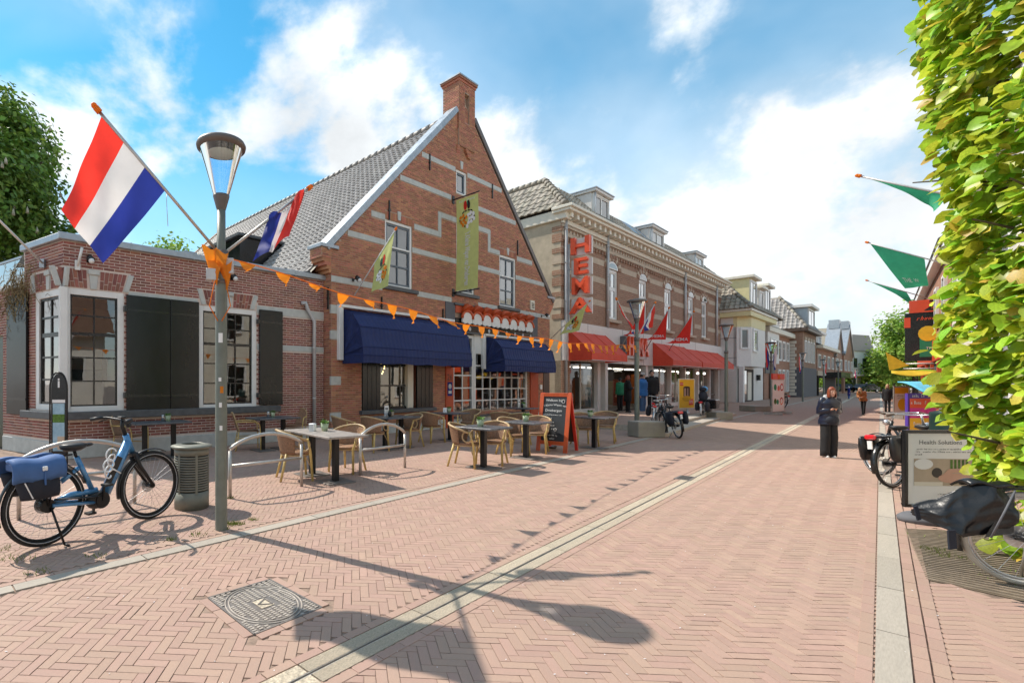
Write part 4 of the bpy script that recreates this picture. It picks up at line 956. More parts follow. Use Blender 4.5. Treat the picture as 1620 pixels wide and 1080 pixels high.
for a, b in ((canopy[0] - .55, canopy[0] - .02), (canopy[1] + .02, canopy[1] + .5)):
    m = MB(); m.box(a, b, -.04, .02, 3.4, 4.38); m.build('canopy_end_panel', M['greywall'], cn)
m = MB(); u, z = GB.u(841), GB.z(841, 483); m.box(u - .17, u + .17, -.06, 0, z - .2, z + .2); o = m.build('air_vent', M['offwhite'], gab, bevel=.01)
m = MB(); [m.box(u - .11, u + .11, -.065, -.058, z - .12 + k*.06, z - .09 + k*.06) for k in range(4)]; m.build('slot', M['darkhole'], o)
spot(856, 500, GB, 'black spotlight at the right corner of the gabled house', -.25); spot(558, 443, GB, 'double spotlight on the left of the red brick gable', -.2)
# ------------------------------------------------------------ awnings
def bubble_awning(u0, u1, zt, zb, dep, f, label, ribs=3):
    aw = thing('awning', label, 'awning', f.P(u0, 0, 0), f.ang, 'navy awnings of the inn'); w = u1 - u0
    prof = [(-.02, zt)]; 
    for k in range(1, ribs + 1):
        a = R(90 - 90 * k / ribs * .93); prof.append((-dep * (1 - .02) * math.sin(math.pi/2 * k / ribs), zb + .42 + (zt - zb - .42) * math.cos(math.pi/2 * k / ribs * .985)))
    prof.append((-dep - .01, zb + .22)); prof.append((-dep, zb))
    P_ = [Vector((0, y, z)) for y, z in prof]
    def surf(s, t):
        x = t * (len(P_) - 1); i = min(int(x), len(P_) - 2); q = P_[i].lerp(P_[i+1], x - i); sag = .03 * math.sin(math.pi * (x - i)) if i < ribs else 0
        wr = .006 * math.sin(s * w * 37) + .004 * math.sin(s * w * 61 + 1)
        return Vector((s * w, q.y + sag * .6 + wr, q.z - sag + (.012 * math.sin(s*w*5) if x > len(P_) - 1.5 else 0)))
    m = MB(); m.grid(surf, 120, (len(P_) - 1) * 4); m.build('canvas', M['navy'], aw, recalc=False)
    for sx in (0, w):
        m = MB(); base = Vector((sx, -.02, zb + .25)); ring = [Vector((sx, p.y, p.z)) for p in P_[:-1]]
        for p, q in zip(ring[:-1], ring[1:]):
            mid = (p + q + base) / 3 + Vector((.05 if sx == 0 else -.05, 0, 0)); m.add([base, p, mid], [(0,1,2)]); m.add([p, q, mid], [(0,1,2)]); m.add([q, base, mid], [(0,1,2)])
        m.add([base, ring[-1], Vector((sx, -dep, zb)), Vector((sx, -.02, zb))], [(0,1,2,3)]); m.build('end_canvas', M['navy'], aw)
        for p in ring[1:]:
            m = MB(); m.tube([base, p], .012, 6); m.build('rib', M['navy'], aw)
    for p in P_[1:-1]:
        m = MB(); m.tube([(0, p.y, p.z), (w, p.y, p.z)], .016, 6); m.build('rib', M['navy'], aw)
    m = MB(); m.box(-.12, w + .05, -.16, .0, zt + .02, zt + .10); m.build('head_board', M['white'], aw, bevel=.008)
    m = MB(); m.box(-.20, -.04, -.12, .0, zb + .1, zt + .1); m.build('side_board', M['white'], aw, bevel=.008)
bubble_awning(GB.u(541), 5.5, 3.66, 2.10, .86, GB, 'larger navy blue bubble awning over the dark shuttered window')
bubble_awning(7.60, 11.55, 3.30, 1.98, .86, GB, 'smaller navy blue bubble awning over the white many-paned window')
# ================================================================ THE RED-AWNING SHOP
HM = fac_vp(888, 658, 1477); HU = HM.u(1141)
hem = froot('striped_brick_shop', 'long two-storey striped brick shop with arched windows, red awnings and three dormers', 'building', HM)
ZC = 9.55; ZF0, ZF1 = 2.62, 4.52
wins = []
for x0, x1, yb, yt in ((960.5, 977, 506, 420), (1011, 1023, 516, 440), (1051.5, 1062, 527, 455), (1088.5, 1097, 536, 468), (1110, 1118, 541, 477)):
    wins.append((HM.u(x0), HM.u(x1), 5.0, 7.75))
m = MB(); polywall(m, lambda z: 0.0, lambda z: HU, ZF1 - .05, ZC, wins, 0, .35); hw = m.build('brick_facade', M['hema_brick'], hem)
for z0, z1 in ((5.6, 5.9), (6.8, 7.1), (7.75, 8.05)):
    for a, b in iv_minus(.0, HU, [(w[0] - .25, w[1] + .25) for w in wins]):
        m = MB(); m.box(a, b, -.012, .05, z0, z1); m.build('stone_band', M['beige'], hem)
for i, w in enumerate(wins):
    window(hem, w[0], w[1], w[2], w[3], 2, (1.2, 2.2), fw=.14, fm='white', bm='white', bw=.09, sash=.06, y=.1, wide=(1,))
    c, r = (w[0] + w[1]) / 2, (w[1] - w[0]) / 2
    m = MB(); m.prism([(c + r*math.cos(math.pi*k/12), w[3] + r*.62*math.sin(math.pi*k/12)) for k in range(13)], -.03, .05); m.build('arched_head', M['white'], hem, bevel=.01)
    m = MB(); m.prism([(c + r*.75*math.cos(math.pi*k/12), w[3] + .06 + r*.40*math.sin(math.pi*k/12)) for k in range(13)], -.036, .0); m.build('arched_pane', M['glass_dark'], hem)
    for k in range(11):
        a0, a1 = math.pi * k / 11, math.pi * (k + .86) / 11; q = lambda a, e: (c + (r + e)*math.cos(a), w[3] + (r*.62 + e)*math.sin(a))
        m = MB(); m.prism([q(a0, .03), q(a1, .03), q(a1, .42), q(a0, .42)], -.05, .05); m.build('arch_brick', M['beige'] if k % 2 else M['far_brown'], hem)
    m = MB(); m.box(w[0] - .15, w[1] + .15, -.16, .1, w[2] - .16, w[2]); m.build('sill', M['beige'], hem)
room(hem, .2, HU - .2, 4.6, 9.3, .4, 5, 'room_dark')
# decorated brick frieze, cornice and brackets
m = MB(); m.box(0, HU, -.05, .05, 8.55, 8.72); m.box(0, HU, -.07, .05, 8.95, 9.06); m.build('frieze_moulding', M['beige'], hem)
m = MB()
for k in range(int(HU / .36)): m.prism([(k*.36 + .05, 8.74), (k*.36 + .18, 8.93), (k*.36 + .31, 8.74)], -.04, .03)
m.build('frieze_zigzag', M['beige'], hem)['kind'] = 'stuff'
m = MB()
for k in range(int(HU / .36)): m.box(k*.36 + .06, k*.36 + .2, -.08, .03, 8.32, 8.5)
m.build('frieze_dentils', M['far_brown'], hem)['kind'] = 'stuff'
for k in range(int(HU / .62)):
    m = MB(); m.box(k*.62 + .1, k*.62 + .32, -.42, 0, 9.32, 9.55); m.build('cornice_bracket', M['offwhite'], hem)
m = MB(); m.prism([(-.3, 9.55), (HU + .2, 9.55), (HU + .2, 9.68), (-.3, 9.68)], -.55, .3); m.box(-.36, HU + .25, -.66, .3, 9.68, 9.82); m.box(0, HU, -.10, .2, 9.1, 9.32); m.build('cornice', M['offwhite'], hem, bevel=.02)
# plastered side wall towards the inn
m = MB(); m.box(-.02, .36, .02, 12, 0, 9.25); m.build('side_wall', M['plaster'], hem)
m = MB(); m.box(-.16, .4, -.3, 12, 9.25, 9.72); m.build('side_fascia', M['offwhite'], hem, bevel=.02)
for k in range(9):
    m = MB(); m.box(-.05, .55, -.03, .42, 4.6 + k * .52, 4.6 + k * .52 + .4 * (1 if k % 2 else .55)); m.build('quoin', M['beige'] if k % 4 == 1 else M['hema_brick'], hem)
m = MB(); m.box(HU - .3, HU, .3, 12, 0, 9.3); m.box(0, HU, 12, 12.3, 0, 9.3); m.build('rear_walls', M['far_brown'], hem)
# mansard roof
K_ = 1.62; ZM = 12.0
m = MB(); lo = [Vector((-.2, -.3, 9.8)), Vector((HU + .2, -.3, 9.8)), Vector((HU + .2, 12, 9.8)), Vector((-.2, 12, 9.8))]
hi = [Vector((K_, K_, ZM)), Vector((HU - K_, K_, ZM)), Vector((HU - K_, 10.6, ZM)), Vector((K_, 10.6, ZM))]
m.poly([lo[0], lo[1], hi[1], hi[0]]); m.poly([lo[1], lo[2], hi[2], hi[1]]); m.poly([lo[2], lo[3], hi[3], hi[2]]); m.poly([lo[3], lo[0], hi[0], hi[3]]); m.poly(hi)
hr = m.build('roof', M['tile_dark'], hem)
o_ = lo[3]; ey = (hi[3] - lo[3]); sl_ = math.hypot(K_ + .2, ZM - 9.8); upv = Vector((K_ + .2, 0, ZM - 9.8)).normalized()
th_, tw_ = .42, .36
tiles_on(hr, lambda a, b: lo[3] + Vector((0, -1, 0)) * a + upv * b + Vector((-.02, 0, .02)), int(12.3 / tw_), int(sl_ / th_), M['tile_dark'], tw_, th_, limit=200,
         inside=lambda a, b: a < 12.3 - b * .64 and a > b * .5)
upf = Vector((0, K_ + .3, ZM - 9.8)).normalized(); slf = math.hypot(K_ + .3, ZM - 9.8)
tiles_on(hr, lambda a, b: lo[0] + Vector((1, 0, 0)) * a + upf * b + Vector((0, -.02, .02)), int((HU + .2) / tw_), int(slf / th_), M['tile_dark'], tw_, th_, limit=100, inside=lambda a, b: a > b * .66 and a < HU + .2 - b * .66)
for i in range(9):
    f0, f1 = i / 9, (i + 1.12) / 9; p, q = lo[0].lerp(hi[0], f0), lo[0].lerp(hi[0], f1); m = MB(); m.tube([p + Vector((0, 0, .08)), q + Vector((0, 0, .06))], [.17, .13], 8); m.build('hip_tile', M['tile_dark'], hr)
for i in range(26):
    y0 = K_ + i * .34; m = MB(); m.tube([(K_, y0, ZM + .03), (K_, y0 + .38, ZM + .03)], [.16, .13], 8); m.build('ridge_tile', M['tile_dark'], hr)
# dormers
def dormer(par, f, x0, x1, z0, z1, v=.35, dep=3.0, wall='panelwhite', ncol=2, name='dormer'):
    u0, u1 = f.u(x0, v), f.u(x1, v); d = empty(name, (0, 0, 0), 0, par)
    m = MB(); m.box(u0, u1, v + .05, v + dep, z0, z1 - .02); m.build('cheeks', M[wall], d)
    m = MB(); m.box(u0 - .12, u1 + .12, v - .22, v + dep, z1, z1 + .14); m.build('flat_top', M['panelwhite'], d, bevel=.02)
    m = MB(); m.box(u0 - .16, u1 + .16, v - .26, v + dep, z1 + .14, z1 + .19); m.build('zinc_edge', M['zinc'], d)
    window(d, u0 + .06, u1 - .06, z0 + .15, z1 - .03, ncol, (1,), fw=.1, fm='white', bm='white', bw=.1, sash=.05, y=v - .01, glass='glass_dark')
    m = MB(); m.tube([(u0 + .08, v - .1, z0), (u0 + .08, v - .1, z1)], .05, 6); m.build('pipe', M['pipe'], d)
    return d
for x0, x1, yt, yb in ((937.5, 963, 306, 350), (1027.5, 1049.5, 362, 397), (1097, 1112, 402, 430)):
    dormer(hem, HM, x0, x1, 9.85, HM.z((x0+x1)/2, yt, .35) - .15)
m = MB(); m.box(8.3, 9.4, .55, .62, 10.3, 11.6); 
for (a, b) in ((9.9, 10.9), (11.6, 12.5)):
    m = MB(); m.add([(a, .25, 10.55), (b, .25, 10.55), (b, .95, 11.45), (a, .95, 11.45)], [(0,1,2,3)]); m.build('skylight', M['zinc'], hr, thick=.06)
# white fascia, shopfront
m = MB(); m.box(.0, HU, -.12, .1, ZF0, ZF1); m.build('fascia', M['panelwhite'], hem, bevel=.015)
for px in (930, 985, 1018, 1047, 1075, 1100):
    u = HM.u(px, -.12); m = MB(); m.box(u - .012, u + .012, -.124, -.118, ZF0, ZF1); m.build('panel_joint', M['greywall'], hem)
m = MB(); m.box(-.02, .75, -.06, .3, 0, ZF0); m.build('brick_pier', M['hema_brick'], hem)
cols_ = (946, 958, 1022, 1031, 1060, 1083, 1104, 1122, 1136)
for i, px in enumerate(cols_):
    u = HM.u(px); w_ = .34 if i in (0, 1, 2) else .2; m = MB(); m.box(u - w_/2, u + w_/2, -.06, .25, 0, ZF0 - .002); m.build('shopfront_post', M['panelwhite'], hem, bevel=.01)
def shopglass(x0, x1, n, v=.12, z0=.25, z1=2.55):
    a, b = HM.u(x0), HM.u(x1)
    for i in range(n):
        p, q = a + (b - a)*i/n, a + (b - a)*(i+1)/n
        m = MB(); m.poly([(p+.03, v, z0), (q-.03, v, z0), (q-.03, v, z1), (p+.03, v, z1)]); m.build('shop_pane', M['glass_shop'], hem, recalc=False)
        if i: m = MB(); m.box(p - .03, p + .03, v - .04, v + .04, z0, z1); m.build('mullion', M['offwhite'], hem)
    m = MB(); m.box(a, b, v - .06, v + .1, 0, z0); m.build('stall_riser', M['panelwhite'], hem)
shopglass(896, 945, 2); shopglass(1033, 1059, 2); shopglass(1061, 1082, 2); shopglass(1084, 1103, 2); shopglass(1105, 1135, 3)
m = MB(); m.poly([(HM.u(960), 1.2, .0), (HM.u(1020), 1.2, 0), (HM.u(1020), 1.2, 2.6), (HM.u(960), 1.2, 2.6)]); m.build('door_glass', M['glass_shop'], hem, recalc=False)
rm = room(hem, .8, HU - .3, 0.02, 2.6, .3, 7, 'shop_room')
sh = [((.3,.05,.02),1.4),((.30,.22,.06),1.7),((.06,.16,.08),1.6),((.45,.12,.02),1.8),((.5,.48,.44),1.2),((.35,.03,.03),1.5),((.1,.25,.3),1.3),((.45,.35,.2),1.9)]
for i in range(17):
    c, h = sh[i % 8]; u = 1.1 + i * 1.55; m = MB(); m.box(u, u + .9, 1.8 + (i*7 % 5)*.5, 2.3 + (i*7 % 5)*.5, .02, h + (i % 3)*.2); m.build('shop_display', M.setdefault('disp%d' % (i % 8), pm('display_%d' % (i % 8), c, .6)), hem)
m = MB()
for i in range(13):
    u = 1.5 + i*2; m.box(u, u + 1.2, 2.6, 2.8, 2.50, 2.56)
m.build('ceiling_lights', emis('shop_light', (1, .93, .8), 2.2), hem)
for px in (1084, 1099.5, 1110): m = MB(); u = HM.u(px); m.ball((u, -.16, 2.28), .085); m.build('globe_lamp', emis('globe', (1, .95, .85), 1.2), hem)
m = MB(); text_on(m, 'oke', .42, lambda x, y: (HM.u(898.5) + x, .10, 2.2 + y), bold=.012); m.build('window_lettering', M['signwhite'], hem, recalc=False)
m = MB(); m.box(HM.u(984), HM.u(991), 1.15, 1.19, 1.25, 1.62); m.build('paper_notice', M['signwhite'], hem)
# rainwater pipes of the shop
for px, zb_ in ((892, 0), (961.5, 4.5), (1084.5, 4.5), (1134.5, 4.5)):
    u = HM.u(px - 3 if px > 900 else px); m = MB(); m.tube([(u, -.10, zb_), (u, -.10, 9.5)], .075, 8)
    for z in (5.4, 7.2, 8.8): m.tube([(u, -.10, z), (u, -.10, z + .08)], .09, 8)
    m.build('rainwater_pipe', M['pipe'], hem)
# fascia lettering
fl = thing('fascia_sign', 'orange-red HEMA lettering on a frame on the white fascia', 'sign', HM.P(HM.u(979), -.3, 3.0), HM.ang)
b_ = HM.u(1013) - HM.u(979)
m = MB(); solid_text(m, 'HEMA', 1.55, lambda x, y, d: (b_*.55 + x * b_ / 4.1 * .95, -.12 + d, .58 + y*.95), .12, bold=.02); m.build('letters', M['letter'], fl)
m = MB(); m.box(-.1, b_ + .1, .0, .04, -.05, 1.2); m.build('back_frame', M['pipe'], fl)
m = MB(); m.box(-.2, .0, -.1, .16, .0, 1.15); m.build('end_box', M['greywall'], fl)
# projecting vertical sign
us = HM.u(912, -.62); sg = thing('projecting_sign', 'tall vertical sign with stacked red HEMA letters fixed to the striped brick wall', 'sign', HM.P(us, 0, 4.75), HM.ang)
def sgz(py): return HM.z(926, py, -.8) - 4.75
ys = ((379, 404), (412, 436), (442, 467), (474, 497))
vL = 1.22; vR = .30
for L_, (ya, yb) in zip('HEMA', ys):
    za, zb_ = sgz(yb), sgz(ya); h = (zb_ - za); m = MB()
    solid_text(m, L_, h / .70, lambda x, y, d: (d, -(vL + vR)/2 - x * ((vL - vR) / (h*1.0)) * (.80 if L_ == 'M' else 1.0), (za + zb_)/2 + y), .20, bold=.025); m.build('letter', M['letter'], sg)
    m = MB(); m.box(.20, .30, -vL, -vR, za - .03, zb_ + .03); m.build('letter_box', M['panelwhite'], sg, bevel=.01)
m = MB()
for v in (-.20, -.10): m.box(.12, .2, v - .03, v + .03, -.3, sgz(385))
for py in (385, 425, 458, 490): m.box(.14, .18, -vR, 0, sgz(py) - .03, sgz(py) + .03)
m.build('mounting_rails', M['zinc'], sg)
# red awnings
def wedge_awning(x0, x1, label, zt=4.05, zb=2.62, dep=1.05, val=.34, f=HM):
    u0, u1 = x0, x1; a = thing('awning', label, 'awning', f.P(u0, -.13), f.ang, 'red awnings of the shop'); w = u1 - u0
    n = 8; pts = [((0, 0, zt)), ((0, -dep, zb + val))]
    m = MB(); m.grid(lambda s, t: Vector((s*w, -dep*t, zt + (zb + val - zt)*t - .03*math.sin(math.pi*t) * abs(math.sin(s*math.pi*3)))), 24, 6); m.grid(lambda s, t: Vector((s*w, -dep, zb + val*(1-t))), 12, 1); m.build('canvas', M['redcanvas'], a, recalc=False)
    for sx in (0, w): m = MB(); m.poly([(sx, 0, zt), (sx, -dep, zb + val), (sx, -dep, zb), (sx, 0, zb)]); m.build('end_canvas', M['redcanvas'], a, recalc=False)
    for k in range(4): u = w * k / 3; m = MB(); m.tube([(u, 0, zt + .01), (u, -dep, zb + val + .01)], .018, 5); m.build('rib', M['redcanvas'], a)
    m = MB(); m.tube([(0, -dep, zb), (w, -dep, zb)], .02, 6); m.build('front_bar', M['pipe'], a)
hb = HM.u(1078); wedge_awning(.45, HM.u(953), 'red awning beside the inn, left of the shop entrance'); wedge_awning(HM.u(1029), hb - .1, 'middle red awning above the yellow poster'); wedge_awning(hb + .1, HM.u(1131), 'red awning furthest along the shop front', zt=3.95)
# ================================================================ HOUSES FURTHER ALONG
def far_house(px0, px1, off, zt, label, name, mat, ref=None, depth=9, zbase=0, f=HM):
    """box house along the street line; its left flank shows"""
    u0, u1 = f.u(px0, -off), f.u(px1, -off); g_ = f.shift(u0, -off); r = froot(name, label, 'building', g_); w = u1 - u0
    m = MB(); m.box(0, w, 0, depth, zbase, zt); m.build('wall', M[mat] if isinstance(mat, str) else mat, r); return r, g_, w
def fz(g_, px, py): return g_.z(px, py)
# white and yellow corner building
def hip(r, w, x0, ov, z0, k, zr, tw, th, lim, mat='tile_dark', back=9, wr=0):
    lo = [Vector((x0, ov, z0)), Vector((w + wr, ov, z0)), Vector((w + wr, back, z0)), Vector((x0, back, z0))]
    hi = [Vector((x0 + k, ov + k, zr)), Vector((w + wr - k*.6, ov + k, zr)), Vector((w + wr - k*.6, back - 2, zr)), Vector((x0 + k, back - 2, zr))]
    m = MB(); [m.poly([lo[i], lo[(i+1) % 4], hi[(i+1) % 4], hi[i]]) for i in range(4)]; m.poly(hi); rf = m.build('roof', M['tile_dark'], r)
    up = Vector((k, 0, zr - z0)); sl = up.length; up.normalize(); L_ = back - ov
    tiles_on(rf, lambda a, b: lo[3] + Vector((0, -1, 0)) * a + up * b + Vector((-.03, 0, .03)), int(L_/tw), int(sl/th), M[mat], tw, th, limit=lim, inside=lambda a, b: a < L_ - b*k/sl - .1 and a > b*2/sl)
    upf = Vector((0, k, zr - z0)).normalized()
    tiles_on(rf, lambda a, b: lo[0] + Vector((1, 0, 0)) * a + upf * b + Vector((0, -.03, .03)), int((w + wr - x0)/tw), int(sl/th), M[mat], tw, th, limit=60, inside=lambda a, b: a > b*k/sl + .1 and a < (w + wr - x0) - b*k*.6/sl)
    for i in range(9):
        p, q = lo[0].lerp(hi[0], i/9), lo[0].lerp(hi[0], (i+1.1)/9); m = MB(); m.tube([p + Vector((0,0,.06)), q + Vector((0,0,.04))], [.15, .12], 8); m.build('hip_tile', M['tile_dark'], rf)
    return rf
def flank_win(r, y0, y1, z0, z1):
    k = empty('flank_window', (-.03, 0, 0), R(-90), r); window(k, -y1, -y0, z0, z1, 1, (1,), fw=.14, sash=.05, y=0, glass='glass_dark')
r, g_, w = far_house(1165, 1207, 1.0, 6.9, 'white and pale yellow shop house with a projecting upper floor and grey tiled roof', 'white_shop_house', 'panelwhite')
m = MB(); m.box(-.3, w, -.95, 5, 6.9, 7.3); m.build('yellow_eave', M['yellow'], r, bevel=.03); m = MB(); m.box(-.36, w, -1.02, 5, 7.3, 7.5); m.build('gutter_board', M['offwhite'], r, bevel=.02)
m = MB(); m.vprism([(0, .2), (0, -.05), (.9, -.75), (w*.62, -.75), (w*.62, .2)], 2.9, 6.1); m.build('projecting_bay', M['panelwhite'], r, bevel=.02)
m = MB(); m.vprism([(-.01, .2), (-.01, -.06), (.9, -.76), (w*.625, -.76), (w*.625, .2)], 6.1, 6.9); m.build('yellow_band', M['yellow'], r)
hip(r, w, -.4, -1.0, 7.5, 2.4, 10.3, .33, .40, 150, wr=3)
for (a, b, d_) in ((w*.16, w*.42, 10.2), (w*.50, w*.68, 9.7), (w*.74, w*.98, 10.2)):
    dd = empty('dormer', (0,0,0), 0, r); m = MB(); m.box(a, b, -.5, 3.5, 7.5, d_); m.build('cheeks', M['yellow'] if a < w*.3 else M['panelwhite'], dd)
    m = MB(); m.box(a - .2, b + .2, -.85, 3.5, d_, d_ + .25); m.build('flat_top', M['offwhite'], dd, bevel=.03); window(dd, a + .1, b - .1, 8.0, d_ - .12, 2, (1,), fw=.12, bm='white', bw=.1, sash=.05, y=-.53, glass='glass_dark')
kk = empty('chamfer_window', (0, -.05, 0), math.atan2(-.7, .9), r); window(kk, .2, .95, 4.3, 6.0, 1, (1,), fw=.12, sash=.04, y=-.03, glass='glass_dark', bm='white')
window(r, 1.3, 3.0, 4.1, 6.0, 2, (1,), fw=.12, bm='white', sash=.04, y=-.78, glass='glass_dark'); window(r, w*.72, w*.95, 4.4, 6.4, 2, (1,), fw=.12, bm='white', sash=.04, y=-.03, glass='glass_dark')
flank_win(r, 1.4, 2.3, 4.2, 6.0)
for z in (3.6, 5.2): m = MB(); m.box(-.012, .0, 0, 9, z, z + .03); m.build('panel_joint', M['greywall'], r)
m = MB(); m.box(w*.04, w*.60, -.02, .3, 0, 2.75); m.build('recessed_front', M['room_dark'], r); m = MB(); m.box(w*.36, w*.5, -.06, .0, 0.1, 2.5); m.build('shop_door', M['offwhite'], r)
m = MB(); m.box(w*.12, w*.32, -.05, -.03, .1, 2.6); m.build('shop_pane', M['glass_dark'], r)
m = MB(); m.box(-.05, .32, -.45, -.15, 0, 2.9); m.build('white_column', M['white'], r, bevel=.02)
m = MB(); m.box(w*.72, w*.76, -.25, -.02, 1.8, 2.3); m.build('wall_lamp', M['black'], r)
# red brick house with white frames
r, g_, w = far_house(1209, 1249, .9, 6.5, 'red brick shop house with a cream gutter and tall white-framed windows beside the white house', 'brick_shop_house', 'far_brick')
m = MB(); m.box(-.2, w + .2, -.45, .2, 6.5, 6.95); m.build('eave', M['offwhite'], r, bevel=.03); m = MB(); m.prism([(-.2, 6.95), (w + .2, 6.95), (w + .2, 7.05), (-.2, 7.05)], -.4, 5); m.build('roof', M['tile_dark'], r)
for i in range(3):
    a = w*(.50 + i*.17); window(r, a, a + w*.12, 3.9, 6.0, 1, (1, 2), fw=.16, sash=.04, y=-.02, glass='glass_dark', bm='white'); window(r, a, a + w*.10, .6, 3.0, 1, (1, 2), fw=.16, sash=.04, y=-.02, glass='glass_dark', bm='white')
m = MB(); m.box(w*.02, w*.36, -.06, 0, 2.5, 3.5); m.build('dark_sign_panel', M['bluestone'], r); m = MB(); m.box(w*.0, w*.42, -.25, 0, 3.5, 7.4); m.build('white_bay', M['panelwhite'], r)
m = MB(); m.box(w*.16, w*.21, -.3, -.1, 0, 2.5); m.build('red_post', M['signred'], r)
window(r, w*.08, w*.36, 4.3, 5.9, 2, (1,), fw=.12, y=-.27, sash=0, bm='white', glass='glass_dark')
# brown house with a hipped tile roof
r, g_, w = far_house(1270, 1291, 1.9, 7.3, 'brown brick house with a steep hipped tile roof, dark ground floor and one dormer', 'hipped_brick_house', 'far_brown')
m = MB(); m.box(-.5, w + .3, -.5, 8, 7.3, 7.65); m.build('eave', M['wood_dark'], r, bevel=.03)
hip(r, w, -.4, -.4, 7.65, 2.6, 11.6, .38, .44, 200, 'tile')
dd = empty('dormer', (0,0,0), 0, r); m = MB(); m.box(w*.25, w*.75, -.1, 4, 7.7, 10.2); m.build('cheeks', M['zinc'], dd); m = MB(); m.box(w*.2, w*.8, -.5, 4, 10.2, 10.5); m.build('flat_top', M['panelwhite'], dd); window(dd, w*.27, w*.73, 8.1, 10.1, 2, (1,), fw=.16, y=-.13, sash=0, bm='white', glass='glass_dark')
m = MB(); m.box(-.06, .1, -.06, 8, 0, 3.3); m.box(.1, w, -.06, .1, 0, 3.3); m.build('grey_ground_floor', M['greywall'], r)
for i in range(4):
    a = w*(.12 + i*.2); window(r, a, a + w*.11, 3.9, 6.4, 1, (1, 2), fw=.16, y=-.03, sash=0, bm='white', glass='glass_dark'); m = MB(); m.box(a - .1, a + w*.11 + .1, -.08, .05, 6.45, 6.75); m.build('lintel', M['beige'], r)
k = empty('cream_quoin_strip', (-.06, -.42, 0), 0, r)
for i in range(17): m = MB(); m.box(-.1, .05, .92 + (.12 if i % 2 else 0), 1.5, .2 + i*.36, .2 + i*.36 + .31); m.build('quoin', M['offwhite'], k)
# smaller shop houses
for (x0, x1, off, zt, lab, mt, roofc) in ((1292, 1320, 1.9, 5.9, 'brick shop house with a flat white dormer row and white window band', 'far_brick', 'panelwhite'), (1321, 1333, 2.0, 5.7, 'narrow brick house with a tall silver-edged gable, the nearer of two', 'far_brown', 'zinc'), (1335, 1349, 2.2, 6.3, 'narrow brick house with a tall silver-edged gable, the further of two', 'far_brick', 'zinc')):
    r, g_, w = far_house(x0, x1, off, zt, lab, 'shop_house', mt, depth=12)
    m = MB(); m.box(-.1, w, -.12, .3, 2.5, 3.1); m.build('fascia', M['beige'], r); m = MB(); m.box(w*.1, w*.95, -.06, .05, .3, 2.4); m.build('shopfront', M['glass_dark'], r)
    n = max(2, int(w / 4))
    for i in range(n):
        a = w*(i + .2)/n; window(r, a, a + w*.5/n, 3.5, 5.2, 2, (1,), fw=.18, y=-.04, sash=0, bm='white', glass='glass_dark')
    if roofc == 'panelwhite':
        m = MB(); m.box(-.4, w + .2, -.6, .4, zt, zt + .4); m.build('eave', M['offwhite'], r); m = MB(); m.box(3, w - 1, 1.2, 6, zt + .4, zt + 2.6); m.build('roof_storey', M['panelwhite'], r); m = MB(); m.box(2.4, w - .5, .7, 6.4, zt + 2.6, zt + 2.9); m.build('flat_top', M['panelwhite'], r)
        for i in range(3): a = 3.6 + (w-5)*i/3; window(r, a, a + w*.16, zt + .9, zt + 2.4, 2, (1,), fw=.16, y=1.15, sash=0, bm='white', glass='glass_dark')
        m = MB(); m.poly([(-.4, -.5, zt+.4), (w, -.5, zt+.4), (w, 2, zt+1.8), (-.4, 2, zt+1.8)]); m.build('roof_slope', M['tile_dark'], r)
        m = MB(); m.box(0, 2.5, .5, 4, zt, zt + 1.2); m.build('brick_parapet', M['far_brick'], r)
        a_ = MB(); a_.box(w*.35, w, -1.6, 0, 2.3, 3.0); a_.build('dark_canopy', M['black'], r)
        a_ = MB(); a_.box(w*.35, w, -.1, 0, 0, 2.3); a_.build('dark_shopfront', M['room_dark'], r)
        m = MB(); m.box(w*.0, w*.3, -.2, 0, 0, 2.5); m.build('glass_shopfront', M['glass_dark'], r)
    else:
        h = 4.2; m = MB(); m.prism([(0, zt), (w, zt), (w*.5, zt + h)], 0, 9); m.build('gable', M[mt], r)
        m = MB(); m.prism([(-.5, zt - .1), (-.1, zt - .4), (w*.5, zt + h - .1), (w*.5, zt + h + .7)], -.2, 1.2); m.prism([(w+.3, zt - .4), (w+.3, zt - .2), (w*.5, zt + h + .7), (w*.5, zt + h + .3)], -.2, .8); m.build('verge', M['zinc'], r)
        m = MB(); m.poly([(-.3, .3, zt), (w*.5, .3, zt+h+.1), (w*.5, 11.8, zt+h+.1), (-.3, 11.8, zt)]); m.build('roof', M['tile_dark'], r, recalc=False)
        m = MB(); m.box(w*.4, w*.62, -.1, 1, zt + h - .1, zt + h + 1.2); m.build('chimney', M['zinc'], r)
# white end building across the far junction
ec = at(1361, 606, 92); er = thing('white_end_building', 'white rendered building with a tiled roof closing the far end of the street', 'building', (ec.x, ec.y, 0), R(20))
m = MB(); m.box(-3.6, 3.4, 0, 8, 0, 7.6); m.build('wall', M['white'], er); m = MB(); m.prism([(-4.2, 7.6), (4.0, 7.6), (2.0, 10.6), (-3.6, 10.6)], -.4, 8); m.build('roof', M['tile'], er)
m = MB(); m.box(-3.7, 4.6, -.8, 0, 2.9, 3.2); m.build('canopy', M['white'], er)
for a, b in ((-3.2, -1.5), (.2, 2.8)): m = MB(); m.box(a, b, -.05, .1, .4, 2.6); m.build('shop_window', M['glass_dark'], er)
window(er, -2.6, -1.0, 4.4, 6.4, 1, (1,), fw=.15, y=-.03, glass='glass_dark'); window(er, .4, 2.0, 4.4, 6.4, 1, (1,), fw=.15, y=-.03, glass='glass_dark')
